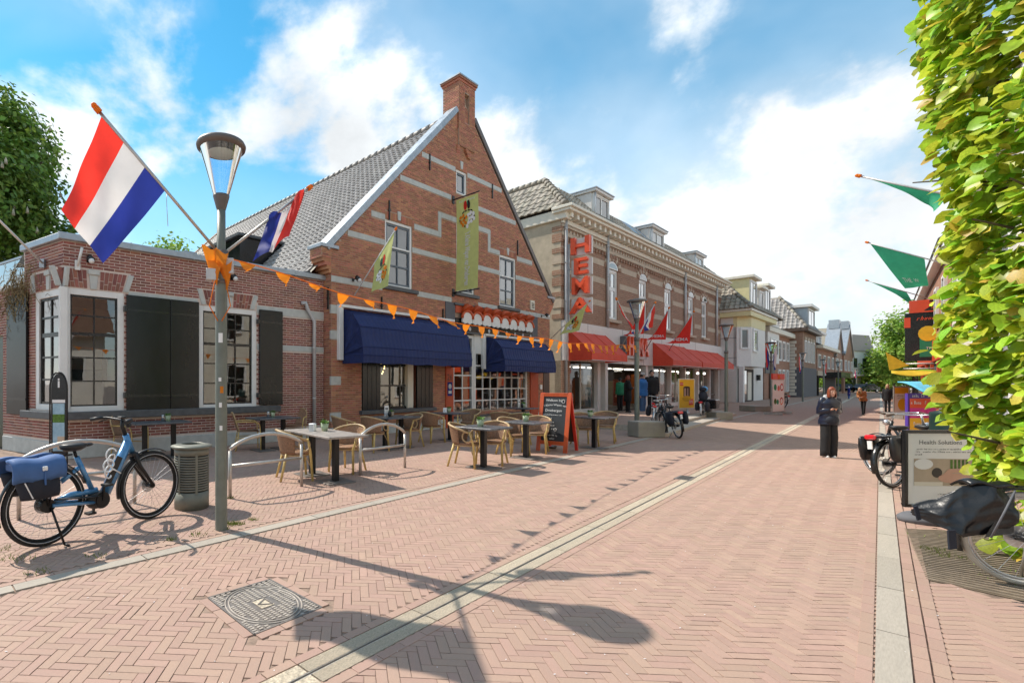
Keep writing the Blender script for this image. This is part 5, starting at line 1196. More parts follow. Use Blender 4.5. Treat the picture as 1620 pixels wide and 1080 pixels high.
# ================================================================ RAISED TERRACE BEFORE THE SHOP: steps and concrete blocks
st = tag(empty('steps'), kind='structure')
a0, a1 = G(1055, 690), G(1165, 656); sd = (a1 - a0); L_ = sd.length; sa = math.atan2(sd.y, sd.x)
m = MB(); m.M = Matrix.Translation((a0.x, a0.y, 0)) @ Matrix.Rotation(sa, 4, 'Z'); m.box(-.3, L_, 0, .9, -.02, .09); m.build('step', M['kerb'], st, bevel=.01)
m = MB(); m.M = Matrix.Translation((a0.x, a0.y, 0)) @ Matrix.Rotation(sa, 4, 'Z'); m.box(-.2, L_, .45, .95, .09, .19); m.build('step', M['kerb'], st, bevel=.01)
m = MB(); m.M = Matrix.Translation((a0.x, a0.y, 0)) @ Matrix.Rotation(sa, 4, 'Z'); m.box(1.2, L_ + 4, .95, 3.2, -.02, .18); m.build('raised_edge', M['kerb'], st); m = MB(); m.poly([(1.2, .95, .184), (L_ + 4, .95, .184), (L_ + 4, 3.2, .184), (1.2, 3.2, .184)]); o = m.build('raised_paving', M['paver_far'], st); o.matrix_basis = Matrix.Translation((a0.x, a0.y, 0)) @ Matrix.Rotation(sa, 4, 'Z')
def block(px0, px1, pyt, pyb, dep, label):
    p, q = G(px0, pyb), G(px1, pyb + (px1 - px0) * -.0); zt = H + (HY - pyt) * p.y / F
    b = thing('concrete_block', label, 'concrete block', (p.x, p.y, 0), math.atan2(q.y - p.y + .0, q.x - p.x), 'mossy concrete blocks along the raised terrace')
    w = (q - p).length; m = MB(); m.box(0, w, 0, dep, 0, zt); m.build('block', M['concrete'], b, bevel=.02)
    for s in (.04,): m = MB(); m.box(w*s, w*(1 - s), dep*.05, dep*.95, zt, zt + .004); m.build('pale_top', M['kerb'], b)  # thin top slab in a paler tone than the block
block(1010, 1053, 667, 692, .5, 'nearest mossy concrete block, right of the second lamp post'); block(1133, 1160, 652, 664, .8, 'mossy concrete block at the foot of the third lamp post'); block(1194, 1220, 642, 651, 1.0, 'furthest mossy concrete block, left of the food-picture board')
# ================================================================ STREET FURNITURE
def tubepath(m, pts, r, n=8, k=6):
    """rounded polyline"""
    pts = [Vector(p) for p in pts]; out = [pts[0]]
    for a, b, c in zip(pts[:-2], pts[1:-1], pts[2:]):
        l = min((b-a).length, (c-b).length) * .45; p, q = b + (a-b).normalized()*l, b + (c-b).normalized()*l
        for i in range(k+1): t = i/k; out.append(p*(1-t)**2 + b*2*t*(1-t) + q*t*t)
    out.append(pts[-1]); return m.tube(out, r, n)
LP = Vector((G(350, 837).x, G(350, 837).y, 0))
def make_lamp(loc, label, rz=0):
    l = thing('street_lamp', label, 'street lamp', loc, rz, 'conical street lamps along the street')
    m = MB(); m.lathe([(.063, 0), (.063, 2.86), (.060, 2.9), (.047, 2.96), (.045, 3.40), (0, 3.40)], 18); m.build('post', M['lamp_green'], l)
    m = MB(); m.lathe([(.045, 3.38), (.052, 3.40), (.085, 3.52), (.088, 3.54), (0, 3.54)], 18); m.build('collar', M['lamp_brown'], l)
    m = MB(); m.lathe([(.082, 3.54), (.10, 3.60), (.165, 3.83), (.225, 4.02)], 28); m.build('glass', M['glass_lamp'], l)
    m = MB(); m.lathe([(0, 3.985), (.15, 3.985), (.15, 4.01), (.215, 4.01), (.255, 4.03), (.262, 4.06), (.25, 4.085), (.1, 4.12), (0, 4.125)], 32); m.build('lid', M['lamp_brown'], l)
    m = MB(); m.lathe([(0, 3.98), (.14, 3.98), (.145, 3.985)], 24); m.build('light_disc', M['offwhite'], l)
    m = MB(); m.box(-.03, .03, -.066, -.060, .55, .75); m.build('hatch', M['lamp_green'], l)
    return l
lamp = make_lamp(LP, 'tall green street lamp in the foreground with a clear conical head, flags and orange bunting', R(10))
for (px, py, s, w) in ((350, 535, .10, .045), (351, 616, .07, .035), (351, 640, .05, .03), (347, 676, .05, .03), (346, 600, .04, .03)):       # stickers
    z = H + (HY - py) * LP.y / F; a0 = math.atan2(-LP.y, -LP.x) + random.uniform(-.35, .25); m = MB()
    m.grid(lambda u, v: Vector((.0645*math.cos(a0 + (u-.5)*w/.0645), .0645*math.sin(a0 + (u-.5)*w/.0645), z + (v-.5)*s)), 5, 1); m.build('sticker', M['signwhite'] if py != 616 else M['orange'], lamp, recalc=False); bpy.context.scene.objects[-1:]
for o in lamp.children:
    if o.name.startswith('sticker'): o.rotation_euler = (0, 0, -R(10))
m = MB(); m.tube([(0, 0, 2.83), (0, 0, 2.95)], .075, 12); m.tube([(0, 0, 2.60), (0, 0, 2.64)], .068, 12); m.build('flag_bracket', M['lamp_brown'], lamp)
for bx_ in ((-.15, -.05, -.12, -.04, 2.62, 2.74), (.05, .13, -.1, -.02, 2.70, 2.86)): m = MB(); m.box(*bx_); m.build('junction_box', M['pipe'], lamp, bevel=.006)
def lamp_at(px, y_top, label, base_y=None):
    Y = (4.1 - H) * F / (HY - y_top); p = at(px, 606, Y); o = dup(lamp, (p.x, p.y, 0), R(random.uniform(0, 60)), label)
    for ch in list(o.children):
        if ch.name.split('.')[0] in ('sticker', 'junction_box'): bpy.data.objects.remove(ch)
    return p
L2 = lamp_at(1007.5, 474, 'second street lamp, with red and Dutch flags, in front of the striped brick shop')
L3 = lamp_at(1149, 513, 'third street lamp, without flags, beside a concrete block before the white shop house')
L4 = lamp_at(1220, 541, 'fourth street lamp, with two small flags, above the food-picture board')
L5 = lamp_at(1270, 558, 'fifth street lamp, beside the dark ground floor of the hipped house')
L6 = lamp_at(1303, 568, 'slim far street lamp with a red flag, left of the red-haired woman')
L7 = lamp_at(1326, 572, 'far street lamp before the silver-edged gables')
L8 = lamp_at(1355, 584, 'farthest street lamp near the dark parked car')
# ------------------------------------------------------------ flags
def flag(name, label, cat, base, tip, hoist, fly, mats, stripes=1, group=None, pole_r=.016, knob='orange', wave=.05, waves=2.2, printfn=None, pole='galv', n=(24, 18), fold=None):
    """hoist: two points on the pole (top, bottom); fly: (top, bottom) free corners"""
    base, tip = Vector(base), Vector(tip); f = thing(name, label, cat, base, 0, group); B = base
    m = MB(); m.tube([(0, 0, 0), tip - B], pole_r, 8); m.build('pole', M[pole], f)
    if knob:
        d = (tip - base).normalized(); m = MB(); m.tube([tip - B, tip - B + d*.05], pole_r*1.9, 8); m.ball(tip - B + d*.065, pole_r*1.75, n=8, m=6); m.build('finial', M[knob], f)
    a, b = [Vector(p) - B for p in hoist]; c, d = [Vector(p) - B for p in fly]
    nrm = (b - a).cross(c - a).normalized()
    def S(u, v):                     # u hoist to fly, v top to bottom
        p = a.lerp(b, v).lerp(c.lerp(d, v), u); sg = -.06 * math.sin(math.pi*u) * ((c-a).length)
        w = wave * u * math.sin(u * waves * 2 * math.pi + v * 2.2) + wave*.4*u*math.sin(v*7 + u*3) + wave*.28*math.sin(u*9 - v*11)*min(1, u*3)
        p = p + nrm * w + Vector((0, 0, sg*.3))
        if fold: p = fold(p, u, v, nrm)
        return p
    if stripes == 1:
        m = MB(); m.grid(lambda u, v: S(u, v), n[0], n[1]); m.build('cloth', [M[x] for x in mats], f, recalc=False)
    else:
        for i in range(3):
            m = MB(); m.grid(lambda u, v: S(u, (i + v) / 3), n[0], n[1] // 3); m.build('stripe', M[mats[i]], f, recalc=False)
    if printfn: printfn(f, S, nrm)
    return f
pb = LP + Vector((0, 0, 2.90)); t1 = at(158, 178, 4.4); pd = (t1 - pb)
on = lambda f_: pb + pd * f_
big = flag('dutch_flag', 'large Dutch flag on the pole to the left of the foreground lamp', 'flag', pb, t1, (on(.985), on(.50)), (at(98, 332, 4.55), at(163, 416, 4.75)), ['red', 'fwhite', 'fblue'], 3, 'flags on the foreground lamp', wave=.075, waves=1.7, n=(26, 24), pole='galv')
m = MB(); q = on(.49) - pb; m.tube([q, q + Vector((.0, 0, -.12)), q + Vector((.01, .01, -.34))], .003, 4); m.build('cord', M['galv'], big)
t2 = at(487, 299, 5.94); pd2 = t2 - pb; on2 = lambda f_: pb + pd2 * f_
def crump(p, u, v, n): return p + n * (.07 * math.sin(v * 9 + u * 2) * (.3 + u)) + Vector((0, 0, .05 * math.sin(v*8)))
flag('dutch_flag', 'crumpled Dutch flag hanging from the pole to the right of the foreground lamp', 'flag', pb, t2, (on2(.97), on2(.52)), (at(452, 383, 5.55), at(404, 412, 5.40)), ['red', 'fwhite', 'fblue'], 3, 'flags on the foreground lamp', wave=.03, fold=crump)
# emblem of the inn as flat print on a surface map
def emblem(f, fn, par_mats=None):
    """round cluster of motifs; fn(x, y) with x, y in -1..1"""
    m = {k: MB() for k in ('red', 'black', 'orange', 'signwhite', 'fgreen')}
    def blob(k, x, y, rx, ry, a=0, n=10):
        m[k].poly([fn(x + rx*math.cos(t)*math.cos(a) - ry*math.sin(t)*math.sin(a), y + rx*math.cos(t)*math.sin(a) + ry*math.sin(t)*math.cos(a)) for t in [2*math.pi*i/n for i in range(n)]])
    blob('red', -.2, .78, .2, .36); blob('black', .18, .78, .17, .34); blob('fgreen', .05, .9, .09, .2)
    for x, y, a in ((-.45, .30, .5), (-.15, .36, .1), (.2, .36, -.1), (.5, .3, -.5)): blob('black', x, y, .16, .05, a)
    for i, (x, y) in enumerate(((-.75, -.05), (-.45, .05), (-.7, -.4), (-.4, -.28), (-.12, -.1), (-.5, -.62), (-.2, -.5))): blob('orange', x, y, .17, .13, i)
    for i, (x, y) in enumerate(((.15, .02), (.4, .12), (.7, .02), (.55, -.2), (.25, -.25), (.75, -.35), (.45, -.5), (.15, -.55), (0, -.8))): blob('signwhite', x, y, .17, .14, i)
    for i, (x, y) in enumerate(((.28, -.1), (.55, -.02), (.62, -.4), (.3, -.42), (.08, -.68), (.8, -.16), (-.28, -.75), (-.85, -.25), (-.3, -.15))): blob('black', x, y, .085, .07, i)
    for k, b in m.items(): b.build('emblem_print', M[k], f, recalc=False)
# lime flag of the inn on the gable
fb = GB.P(GB.u(558), -.06, GB.z(558, 468)); ft = at(625, 364, 12.9)
fpd = ft - fb; fon = lambda k: fb + fpd*k
def emb(f, S, nrm, u0=.55, v0=.5, ru=.34, rv=.34, off=.012):
    vv = -1
    for sgn in (-1, 1): emblem(f, lambda x, y: S(u0 - y*ru*.9, v0 + x*rv) + nrm*off*sgn)
flag('inn_flag', 'lime green flag with a round emblem on a slanted pole over the larger navy awning', 'flag', fb, ft, (fon(.985), fon(.52)), (at(613, 452, 13.0), at(588, 462, 13.4)), ['flime'], 1, 'lime flags of the inn', wave=.03, waves=.8, pole='fwhite', printfn=emb)
fb = GB.P(GB.u(867), -.06, 3.45); ft = at(932, 477, 18.6); fpd = ft - fb
flag('inn_flag', 'lime green flag with an emblem on a slanted pole beside the vertical sign', 'flag', fb, ft, (fon(.985), fon(.45)), (at(915, 522, 18.8), at(886, 530, 19.3)), ['flime'], 1, 'lime flags of the inn', wave=.05, waves=.8, pole='fwhite', printfn=emb)
# vertical banner on the gable between two arms
bu = GB.u(738, -.55); bn = thing('vertical_banner', 'long lime green vertical banner with an emblem and white lettering hung on the gable', 'banner', GB.P(bu, 0, 0), GB.ang)
zt = GB.z(722, 305, -.55); zb = GB.z(722, 455, -.55)
for z in (zt + .05, zb - .03): m = MB(); m.tube([(0, 0, z), (0, -1.05, z)], .022, 6); m.box(-.06, .06, -.03, .0, z - .14, z + .14); m.build('arm', M['blackmetal'], bn)
BS = lambda a, b: Vector((.03 * math.sin(b*4) * 1, -.14 - .86*(1-a), zt - (zt - zb)*b))   # a: 0 outer .. 1 wall
m = MB(); m.grid(lambda a, b: BS(a, b), 8, 30); m.build('cloth', M['flime'], bn, recalc=False)
hgt = zt - zb
for sg_ in (-1, 1):
    emblem(bn, lambda x, y: BS(.5 - x*.40, .20 - y*.145) + Vector((.012*sg_, 0, 0)))
    k_ = "'t Kleine Wapen van Driebergen"; t_ = text_geo(k_, 1.0); W1 = max(v[0] for v in t_[0]) - min(v[0] for v in t_[0]); sz = .575 * hgt / W1
    m = MB(); text_on(m, k_, sz, lambda x, y: BS(.5 - y/.86*1.9, .665 + x/hgt) + Vector((.012*sg_, 0, 0)), bold=.035); m.build('lettering', M['fwhite'], bn, recalc=False)
    m = MB(); scribble(m, lambda x, y: BS(.5 - x/.86, .045 - y/hgt) + Vector((.012*sg_, 0, 0)), .62, .10, 4); m.build('lettering', M['fwhite'], bn, recalc=False)
# red shop flags on the fascia
def hema_print(f, S, nrm):
    a_, c_, d_ = S(0, 0), S(1, 0), S(1, 1); ex = (c_ - d_).normalized(); ey = (a_ - c_); ey = (ey - ex*ey.dot(ex)).normalized(); w_ = (c_ - d_).length; n_ = ex.cross(ey)
    for s_ in (-1, 1): m = MB(); text_on(m, 'HEMA', w_*.20, lambda x, y: c_ - ex*w_*.34 + ex*x + ey*(y + w_*.17) + n_*.035*s_, bold=.014); m.build('lettering', M['fwhite'], f, recalc=False)
for i, (bx, by, tx, ty, h0, h1, c, d_) in enumerate(((1024, 572, 1058, 488, 0, 0, (1053, 537), (1016, 537)), (1058, 562, 1097, 494, 0, 0, (1091, 543), (1048, 543)), (985, 548, 1022, 478, 0, 0, (1018, 528), (986, 529)))):
    v = -.14; b_ = HM.P(HM.u(bx - 10, v), v, 3.0); t_ = at(tx, ty, b_.y - 2.0); pdx = t_ - b_; a1, a2 = b_ + pdx*.97, b_ + pdx*.40
    flag('shop_flag', ('red shop flag with white lettering right of the second lamp', 'rightmost red shop flag with white lettering before the arched windows', 'red shop flag half hidden behind the Dutch flags of the second lamp')[i], 'flag', b_, t_, (a1, a2), (at(c[0], c[1], t_.y + .2), at(d_[0], d_[1], t_.y + .9)), ['red'], 1, 'red flags of the shop', wave=.015, waves=.7, printfn=hema_print, pole_r=.025)
# Dutch flags on the second lamp
pb2 = Vector((L2.x, L2.y, 2.9))
for (tx, ty, tY, c, d_, lab) in ((976, 474, L2.y - .75, (998, 520), (1006, 528), 'Dutch flag on the left of the second lamp'), (1036, 480, L2.y + .8, (1034, 517), (1018, 524), 'Dutch flag on the right of the second lamp')):
    t_ = at(tx, ty, tY); pdx = t_ - pb2; flag('dutch_flag', lab, 'flag', pb2, t_, (pb2 + pdx*.98, pb2 + pdx*.42), (at(c[0], c[1], tY + .05), at(d_[0], d_[1], tY + .15)), ['red', 'fwhite', 'fblue'], 3, 'flags on the second lamp', wave=.05, waves=.9, n=(14, 12))
for (LL, s, lab, mats) in ((L4, -1, 'small dark flag on the left of the fourth lamp', ['red', 'fblue', 'fblue']), (L4, 1, 'small Dutch flag on the right of the fourth lamp', ['fwhite', 'fwhite', 'fblue']), (L6, 1, 'small red flag on the far slim lamp', ['red', 'red', 'fwhite']), (L5, -1, 'small Dutch flag on the fifth lamp', ['red', 'fwhite', 'fblue']), (L8, -1, 'small dark flag on the farthest lamp', ['red', 'fblue', 'fblue'])):
    b_ = Vector((LL.x, LL.y, 2.9)); t_ = b_ + Vector((.75*s, .45*s, 1.0)); pdx = t_ - b_
    flag('dutch_flag', lab, 'flag', b_, t_, (b_ + pdx*.98, b_ + pdx*.4), (b_ + Vector((.62*s, .3*s, -.35)), b_ + Vector((.28*s, .15*s, -.55))), mats, 3, 'flags on the far lamps', wave=.05, waves=.9, n=(10, 9))
# bare white pole at the left edge
pw = thing('flag_pole', 'bare white flag pole slanting over the corner of the annex', 'flag pole', S_.P(S_.u(72), -.05, S_.z(72, 418)))
q0 = Vector(pw.location); q1 = at(-40, 310, 7.6); m = MB(); m.tube([(0, 0, 0), q1 - q0], [.024, .018], 8); m.build('pole', M['white'], pw); m = MB(); m.box(-.05, .05, -.06, .06, -.09, .09); m.build('bracket', M['zinc'], pw)
fh = thing('flag_pole_socket', 'white wall socket for a flag pole above the corner window', 'pole socket', W.P(W.u(122), -.02, W.z(122, 420)), W.ang)
m = MB(); m.tube([(0, -.03, -.02), (.06, -.16, .34)], .028, 8); m.box(-.05, .05, -.04, .0, -.1, .1); m.build('socket', M['white'], fh)
# ------------------------------------------------------------ bunting
bt = thing('bunting', 'long orange bunting from the foreground lamp past the inn to the second lamp', 'bunting', (0, 0, 0))
pA = LP + Vector((.05, 0, 2.88)); pB = Vector((L2.x, L2.y, 2.72)); bl = (pB - pA).length
BC = lambda t: pA.lerp(pB, t) + Vector((0, 0, -.30 * 4 * t * (1-t) + .02*math.sin(t*37)))
m = MB(); m.tube([BC(i/60) for i in range(61)], .006, 4); m.build('cord', M['orange'], bt)
tx = Vector((pB.x - pA.x, pB.y - pA.y, 0)).normalized(); ty = Vector((-tx.y, tx.x, 0)); n = 29
for i in range(n):
    t = (i + .55) / n; c = BC(t); w = .115; h = random.uniform(.19, .26); sw = random.uniform(-.5, .9); lift = random.uniform(.35, 1.0); side_ = random.uniform(-.4, .4)
    if i > 17: sw *= 1.2; h *= 1.1
    def pf(u, v):
        x = (u - .5) * 2 * w * (1 - v * .97); return c + tx * (x + sw * h * v**1.5 * .8) + ty * (side_ * h * v + .03*math.sin(v*5 + u*3)*v) + Vector((0, 0, -h * v * lift))
    m = MB(); m.grid(pf, 4, 6); m.build('pennant', M['orange'], bt, recalc=False)
for (dx, dz, a) in ((-.05, 2.72, .0), (.02, 2.80, .7), (.06, 2.68, 2), (-.10, 2.84, 1.2)):   # knotted ends round the post
    m = MB(); m.grid(lambda u, v: LP + Vector((dx + (u-.5)*.16*(1-v*.7), -.08 - .05*math.sin(v*3+a), dz + .12 - v*.24 + .03*math.sin(u*5+a))), 5, 5); m.build('knotted_pennant', M['orange'], bt, recalc=False)
for s in (-1, 1): m = MB(); m.tube([LP + Vector((.05*s, -.05, 2.66)), LP + Vector((.11*s, -.07, 2.36)), LP + Vector((.02*s, -.075, 2.20))], .006, 4); m.build('loose_end', M['orange'], bt)
# ------------------------------------------------------------ litter bin
bc = Vector((-1.558, 6.10, 0)); bn_ = thing('litter_bin', 'round grey-green litter bin with slotted sides beside the blue bicycle', 'litter bin', bc)
m = MB(); m.lathe([(.205, 0), (.21, .01), (.21, .20), (.20, .205)], 28); m.lathe([(.195, .20), (.195, .70)], 28); m.build('drum', M['darkhole'], bn_)
m = MB(); m.lathe([(.0, .002), (.212, .002), (.212, .215), (.19, .215)], 28); m.build('base_shell', M['bingreen'], bn_)
for k in range(14):
    z = .232 + k * .0305; m = MB(); m.lathe([(.196, z), (.212, z), (.212, z + .0185), (.196, z + .0185)], 28); m.build('ring_slat', M['bingreen'], bn_)
m = MB(); m.lathe([(.196, .662), (.213, .662), (.213, .74), (.196, .745)], 28); m.build('upper_shell', M['bingreen'], bn_)
for k in range(6): a = 2*math.pi*k/6; m = MB(); m.box(.208, .214, -.014, .014, .2, .68); o = m.build('upright_strip', M['bingreen'], bn_); o.rotation_euler = (0, 0, a)
m = MB(); m.lathe([(.13, .785), (.135, .80), (.255, .775), (.258, .76), (.235, .745), (.13, .77)], 32); m.build('lid', M['bingreen'], bn_); m = MB(); m.disc((0, 0, .76), .14, 24, 'z'); m.build('opening', M['darkhole'], bn_)
# ------------------------------------------------------------ arched cycle racks
def rack(p0, p1, sh, top, mid, label):
    a = Vector((p0.x, p0.y, 0)); d = Vector((p1.x - p0.x, p1.y - p0.y, 0)); L_ = d.length
    r = thing('cycle_rack', label, 'cycle rack', a, math.atan2(d.y, d.x), 'arched steel cycle racks')
    m = MB(); 
    m.tube([(0, 0, 0), (0, 0, sh - .02)], .024, 10); m.build('leg', M['galv'], r); m = MB(); m.tube([(L_, 0, 0), (L_, 0, sh - .02)], .024, 10); m.build('leg', M['galv'], r)
    m = MB(); m.tube([(L_ * (i/20), 0, sh + (top - sh) * (1 - (2*i/20 - 1)**2)**.85) for i in range(21)], .026, 10); m.build('arch', M['galv'], r)
    m = MB(); m.tube([(0, 0, mid), (L_, 0, mid)], .022, 10); m.build('crossbar', M['galv'], r)
rack(G(364, 788), G(477, 769), .66, .83, .43, 'middle arched steel cycle rack, beside the pale terrace table'); rack(G(570, 751.5), G(640.5, 739.5), .64, .83, .42, 'arched steel cycle rack furthest along the terrace'); rack(G(30, 822), G(213, 796), .66, .85, .44, 'arched steel cycle rack behind the blue bicycle')
# ------------------------------------------------------------ slim information sign
ip = G(93, 745); isg = thing('information_sign', 'slim black round-topped information sign with a blue poster beside the corner window', 'sign', (ip.x, ip.y, 0), R(4))
wI = .135; zI = lambda py: H + (HY - py) * ip.y / F; z0, z1, zs = zI(722), zI(590), zI(615)
arch = [(wI*math.cos(math.pi*k/14), zs + (z1 - zs)*math.sin(math.pi*k/14)) for k in range(15)]
m = MB(); m.prism([(wI, z0)] + arch + [(-wI, z0)], 0, .06); m.build('panel', M['black'], isg, bevel=.006)
m = MB(); m.tube([(x, -.01, z) for x, z in [(wI + .012, .02)] + [(a + (.012 if a > 0 else -.012), b + .012) for a, b in arch] + [(-wI - .012, .02)]], .014, 8); m.build('frame_tube', M['blackmetal'], isg)
m = MB(); m.box(-.10, .10, -.006, -.002, zI(713), zI(638)); pst = m.build('poster', pm('poster_sky', (.22, .45, .62), .4, var=.35, scale=4, col2=(.42, .60, .70)), isg)
m = MB(); m.box(-.10, .10, -.0085, -.0065, zI(668), zI(655)); m.build('poster_trees', M['leafgreen'], pst); m = MB(); m.box(-.02, .10, -.0085, -.0065, zI(711), zI(690)); m.build('poster_house', M['beige'], pst)
m = MB(); m.box(-.11, .11, -.006, -.002, zI(637), zI(632)); m.build('white_rule', M['signwhite'], isg)
m = MB(); text_on(m, 'i', .24, lambda x, y: (x, -.004, zI(606) + y), bold=.02); m.build('i_symbol', M['signwhite'], isg, recalc=False)
m = MB(); m.box(-.2, .2, -.15, .2, 0, .04); m.build('foot', M['black'], isg)
# ================================================================ THE TERRACE
def make_bistro(label, weave='rattan'):
    c = thing('bistro_chair', label, 'chair', (0, 0, 0), 0, 'rattan bistro chairs with bamboo legs on the terrace')
    m = MB(); m.lathe([(0, .455), (.20, .46), (.235, .45), (.24, .43), (.225, .415), (0, .415)], 20); m.build('seat', M[weave], c)
    top = lambda a: .80 - .13 * (abs(a) / R(105))**1.5
    rad = lambda a, z: .235 + .075 * (z - .42) / .38
    def back(u, v):
        a = (u - .5) * 2 * R(78); z = .43 + v * (top(a) - .43); r = rad(a, z); return Vector((-r*math.cos(a), r*math.sin(a)*1.02, z))
    m = MB(); m.grid(back, 22, 8); b = m.build('backrest', M[weave], c, thick=.014, recalc=False)
    m = MB(); m.tube([(-rad(a, top(a))*math.cos(a), rad(a, top(a))*math.sin(a)*1.02, top(a)) for a in [R(-118 + i*236/36) for i in range(37)]], .021, 8); m.build('arm_rim', M['bamboo_rim'], c)
    for s in (-1, 1):
        m = MB(); m.tube([(.10 + .085*math.cos(2*math.pi*i/16), s*.262, .575 + .095*math.sin(2*math.pi*i/16)) for i in range(16)], .014, 6, closed=True); m.build('arm_loop', M['bamboo_rim'], c)
        m = MB(); m.tube([(.145, s*.272, .675), (.19, s*.25, .50), (.205, s*.225, .42), (.235, s*.245, 0)], [.018, .020, .022, .020], 8); m.build('leg', M['bamboo'], c)
        m = MB(); m.tube([(-.17, s*.16, .43), (-.275, s*.215, 0)], [.022, .019], 8); m.build('leg', M['bamboo'], c)
        for p, q in (((.225, s*.235, .18), (.12, s*.16, .41)), ((-.21, s*.18, .27), (-.10, s*.13, .41))):
            m = MB(); mid = (Vector(p) + Vector(q)) / 2 + Vector((-.02 if p[0] > 0 else .02, 0, .05)); m.tube([p, mid, q], .009, 6); m.build('brace', M['bamboo_rim'], c)
    m = MB(); m.tube([(.225*math.cos(2*math.pi*i/20), .225*math.sin(2*math.pi*i/20), .405) for i in range(20)], .015, 6, closed=True); m.build('seat_ring', M['bamboo_rim'], c)
    return c
def make_woven(label):
    c = thing('woven_armchair', label, 'chair', (0, 0, 0), 0, 'high-backed woven armchairs along the annex')
    m = MB(); m.grid(lambda u, v: Vector((-.22 + u*.46, (v-.5)*(.42 + .04*u), .445 - .02*math.sin(math.pi*u)*math.sin(math.pi*v))), 8, 8); m.build('seat', M['rattan'], c, thick=.02, recalc=False)
    def ow(v): return .21 * (1 - max(0, (v - .62) / .38)**2.4 * .9) ** .5
    def bp(u, v): return Vector((-.21 - .14*v - .03*math.cos((u-.5)*3), (u-.5)*2*ow(v)*1.0, .44 + v*.43))
    m = MB(); m.grid(bp, 10, 12); m.build('backrest', M['rattan'], c, thick=.016, recalc=False)
    m = MB(); m.tube([bp(0, i/10) for i in range(11)] + [bp(i/8, 1) for i in range(1, 8)] + [bp(1, 1 - i/10) for i in range(11)], .014, 8); m.build('back_frame', M['bamboo_rim'], c)
    for s in (-1, 1):
        m = MB(); tubepath(m, [(-.30, s*.21, .66), (.0, s*.29, .67), (.24, s*.29, .655), (.265, s*.275, .40), (.27, s*.26, 0)], .013, 8); m.build('arm', M['bamboo'], c)
        m = MB(); m.tube([(-.22, s*.2, .44), (-.30, s*.22, 0)], .014, 8); m.build('leg', M['bamboo'], c)
        m = MB(); m.tube([(-.25, s*.21, .30), (.268, s*.262, .30)], .009, 6); m.build('side_rail', M['bamboo'], c)
    return c
P3 = lambda px, py: G(px, py)
TOP = lambda px, py: Vector(((px - X0)/F * ((H-.75)*F/(py-HY)), (H-.75)*F/(py-HY), 0))
def make_table(label, w=.74, d=.74, posts=((0, 0),), mat='tabletop', loc=(0,0,0), rz=0):
    t = thing('terrace_table', label, 'table', loc, rz, 'stone-topped tables on the terrace')
    m = MB(); m.box(-w/2, w/2, -d/2, d/2, .72, .755); m.build('tabletop', M[mat], t, bevel=.006)
    for x, y in posts:
        m = MB(); m.box(x - .045, x + .045, y - .045, y + .045, .02, .70); m.build('post', M['blackmetal'], t, bevel=.004)
        m = MB(); m.box(x - .21, x + .21, y - .25, y + .25, 0, .018); m.build('base_plate', M['iron'], t, bevel=.004); m = MB(); m.box(x - .17, x + .17, y - .17, y + .17, .70, .72); m.build('top_plate', M['blackmetal'], t)
    return t
A38 = GB.ang
tabs = {}
def tab(key, p, label, rz=A38, **k): tabs[key] = (p, make_table(label, loc=(p.x, p.y, 0), rz=rz, **k)); return tabs[key][1]
tab('t1', TOP(252, 667), 'slate terrace table before the double black shutters', W.ang, w=1.15, d=.7, posts=((-.3, 0), (.3, 0)))
tab('t2', TOP(432, 660), 'slate terrace table before the single narrow black shutter', W.ang, w=1.1, d=.7, posts=((-.28, 0), (.28, 0)))
tab('t3', Vector((.13, 7.95, 0)), 'long pale weathered table in the sun between two cycle racks', A38 - R(90) - R(8), w=1.45, d=.72, posts=((-.38, 0), (.34, 0)), mat='tabletop_pale')
tab('t4', TOP(622, 659), 'slate table before the dark window under the larger awning', w=1.1, d=.74, posts=((-.28, 0), (.28, 0)))
tab('t5', TOP(712, 652.5), 'slate table before the painted pilaster with the house number')
tab('t6', TOP(765, 675), 'slate table nearest the kerb with two bistro chairs')
tab('t7', TOP(832, 667), 'slate table next to the chalkboard, with a pot on top')
tab('t8', TOP(828, 645), 'slate table close under the smaller awning with a menu stand')
tab('t9', TOP(940, 659), 'slate table beyond the chalkboard beside the red awning')
# things on the tables
def pot_on(key, dx, dy, label, s=1.0, mat='pot', plant='leafgreen'):
    p, t = tabs[key]; rz = t.rotation_euler.z; q = p + Vector((dx*math.cos(rz) - dy*math.sin(rz), dx*math.sin(rz) + dy*math.cos(rz), .755))
    o = thing('plant_pot', label, 'plant pot', q, random.uniform(0, 6), 'small potted plants on the terrace tables')
    m = MB(); m.lathe([(0, 0), (.042, 0), (.062, .115), (.058, .115), (.055, .10), (0, .10)], 16); m.build('pot', M[mat], o)
    m = MB(); rr = random.Random(label)
    for i in range(60):
        a, e = rr.uniform(0, 6.28), rr.uniform(.1, 1.3); l = rr.uniform(.04, .085); d = Vector((math.cos(a)*math.cos(e), math.sin(a)*math.cos(e), math.sin(e)))*l; c = Vector((math.cos(a)*.03, math.sin(a)*.03, .10)); n = d.cross(Vector((0, 0, 1))).normalized()*.013
        m.add([c, c + d*.55 + n, c + d, c + d*.55 - n], [(0,1,2,3)])
    m.build('plant', M[plant], o, recalc=False); o.scale = (s,)*3; return o
pot_on('t1', .20, .05, 'mint pot with grass on the table before the double shutters', 1.05); pot_on('t2', .02, .05, 'mint pot with grass on the table before the narrow shutter'); pot_on('t3', -.14, .10, 'mint pot with succulent on the long pale table', 1.15)
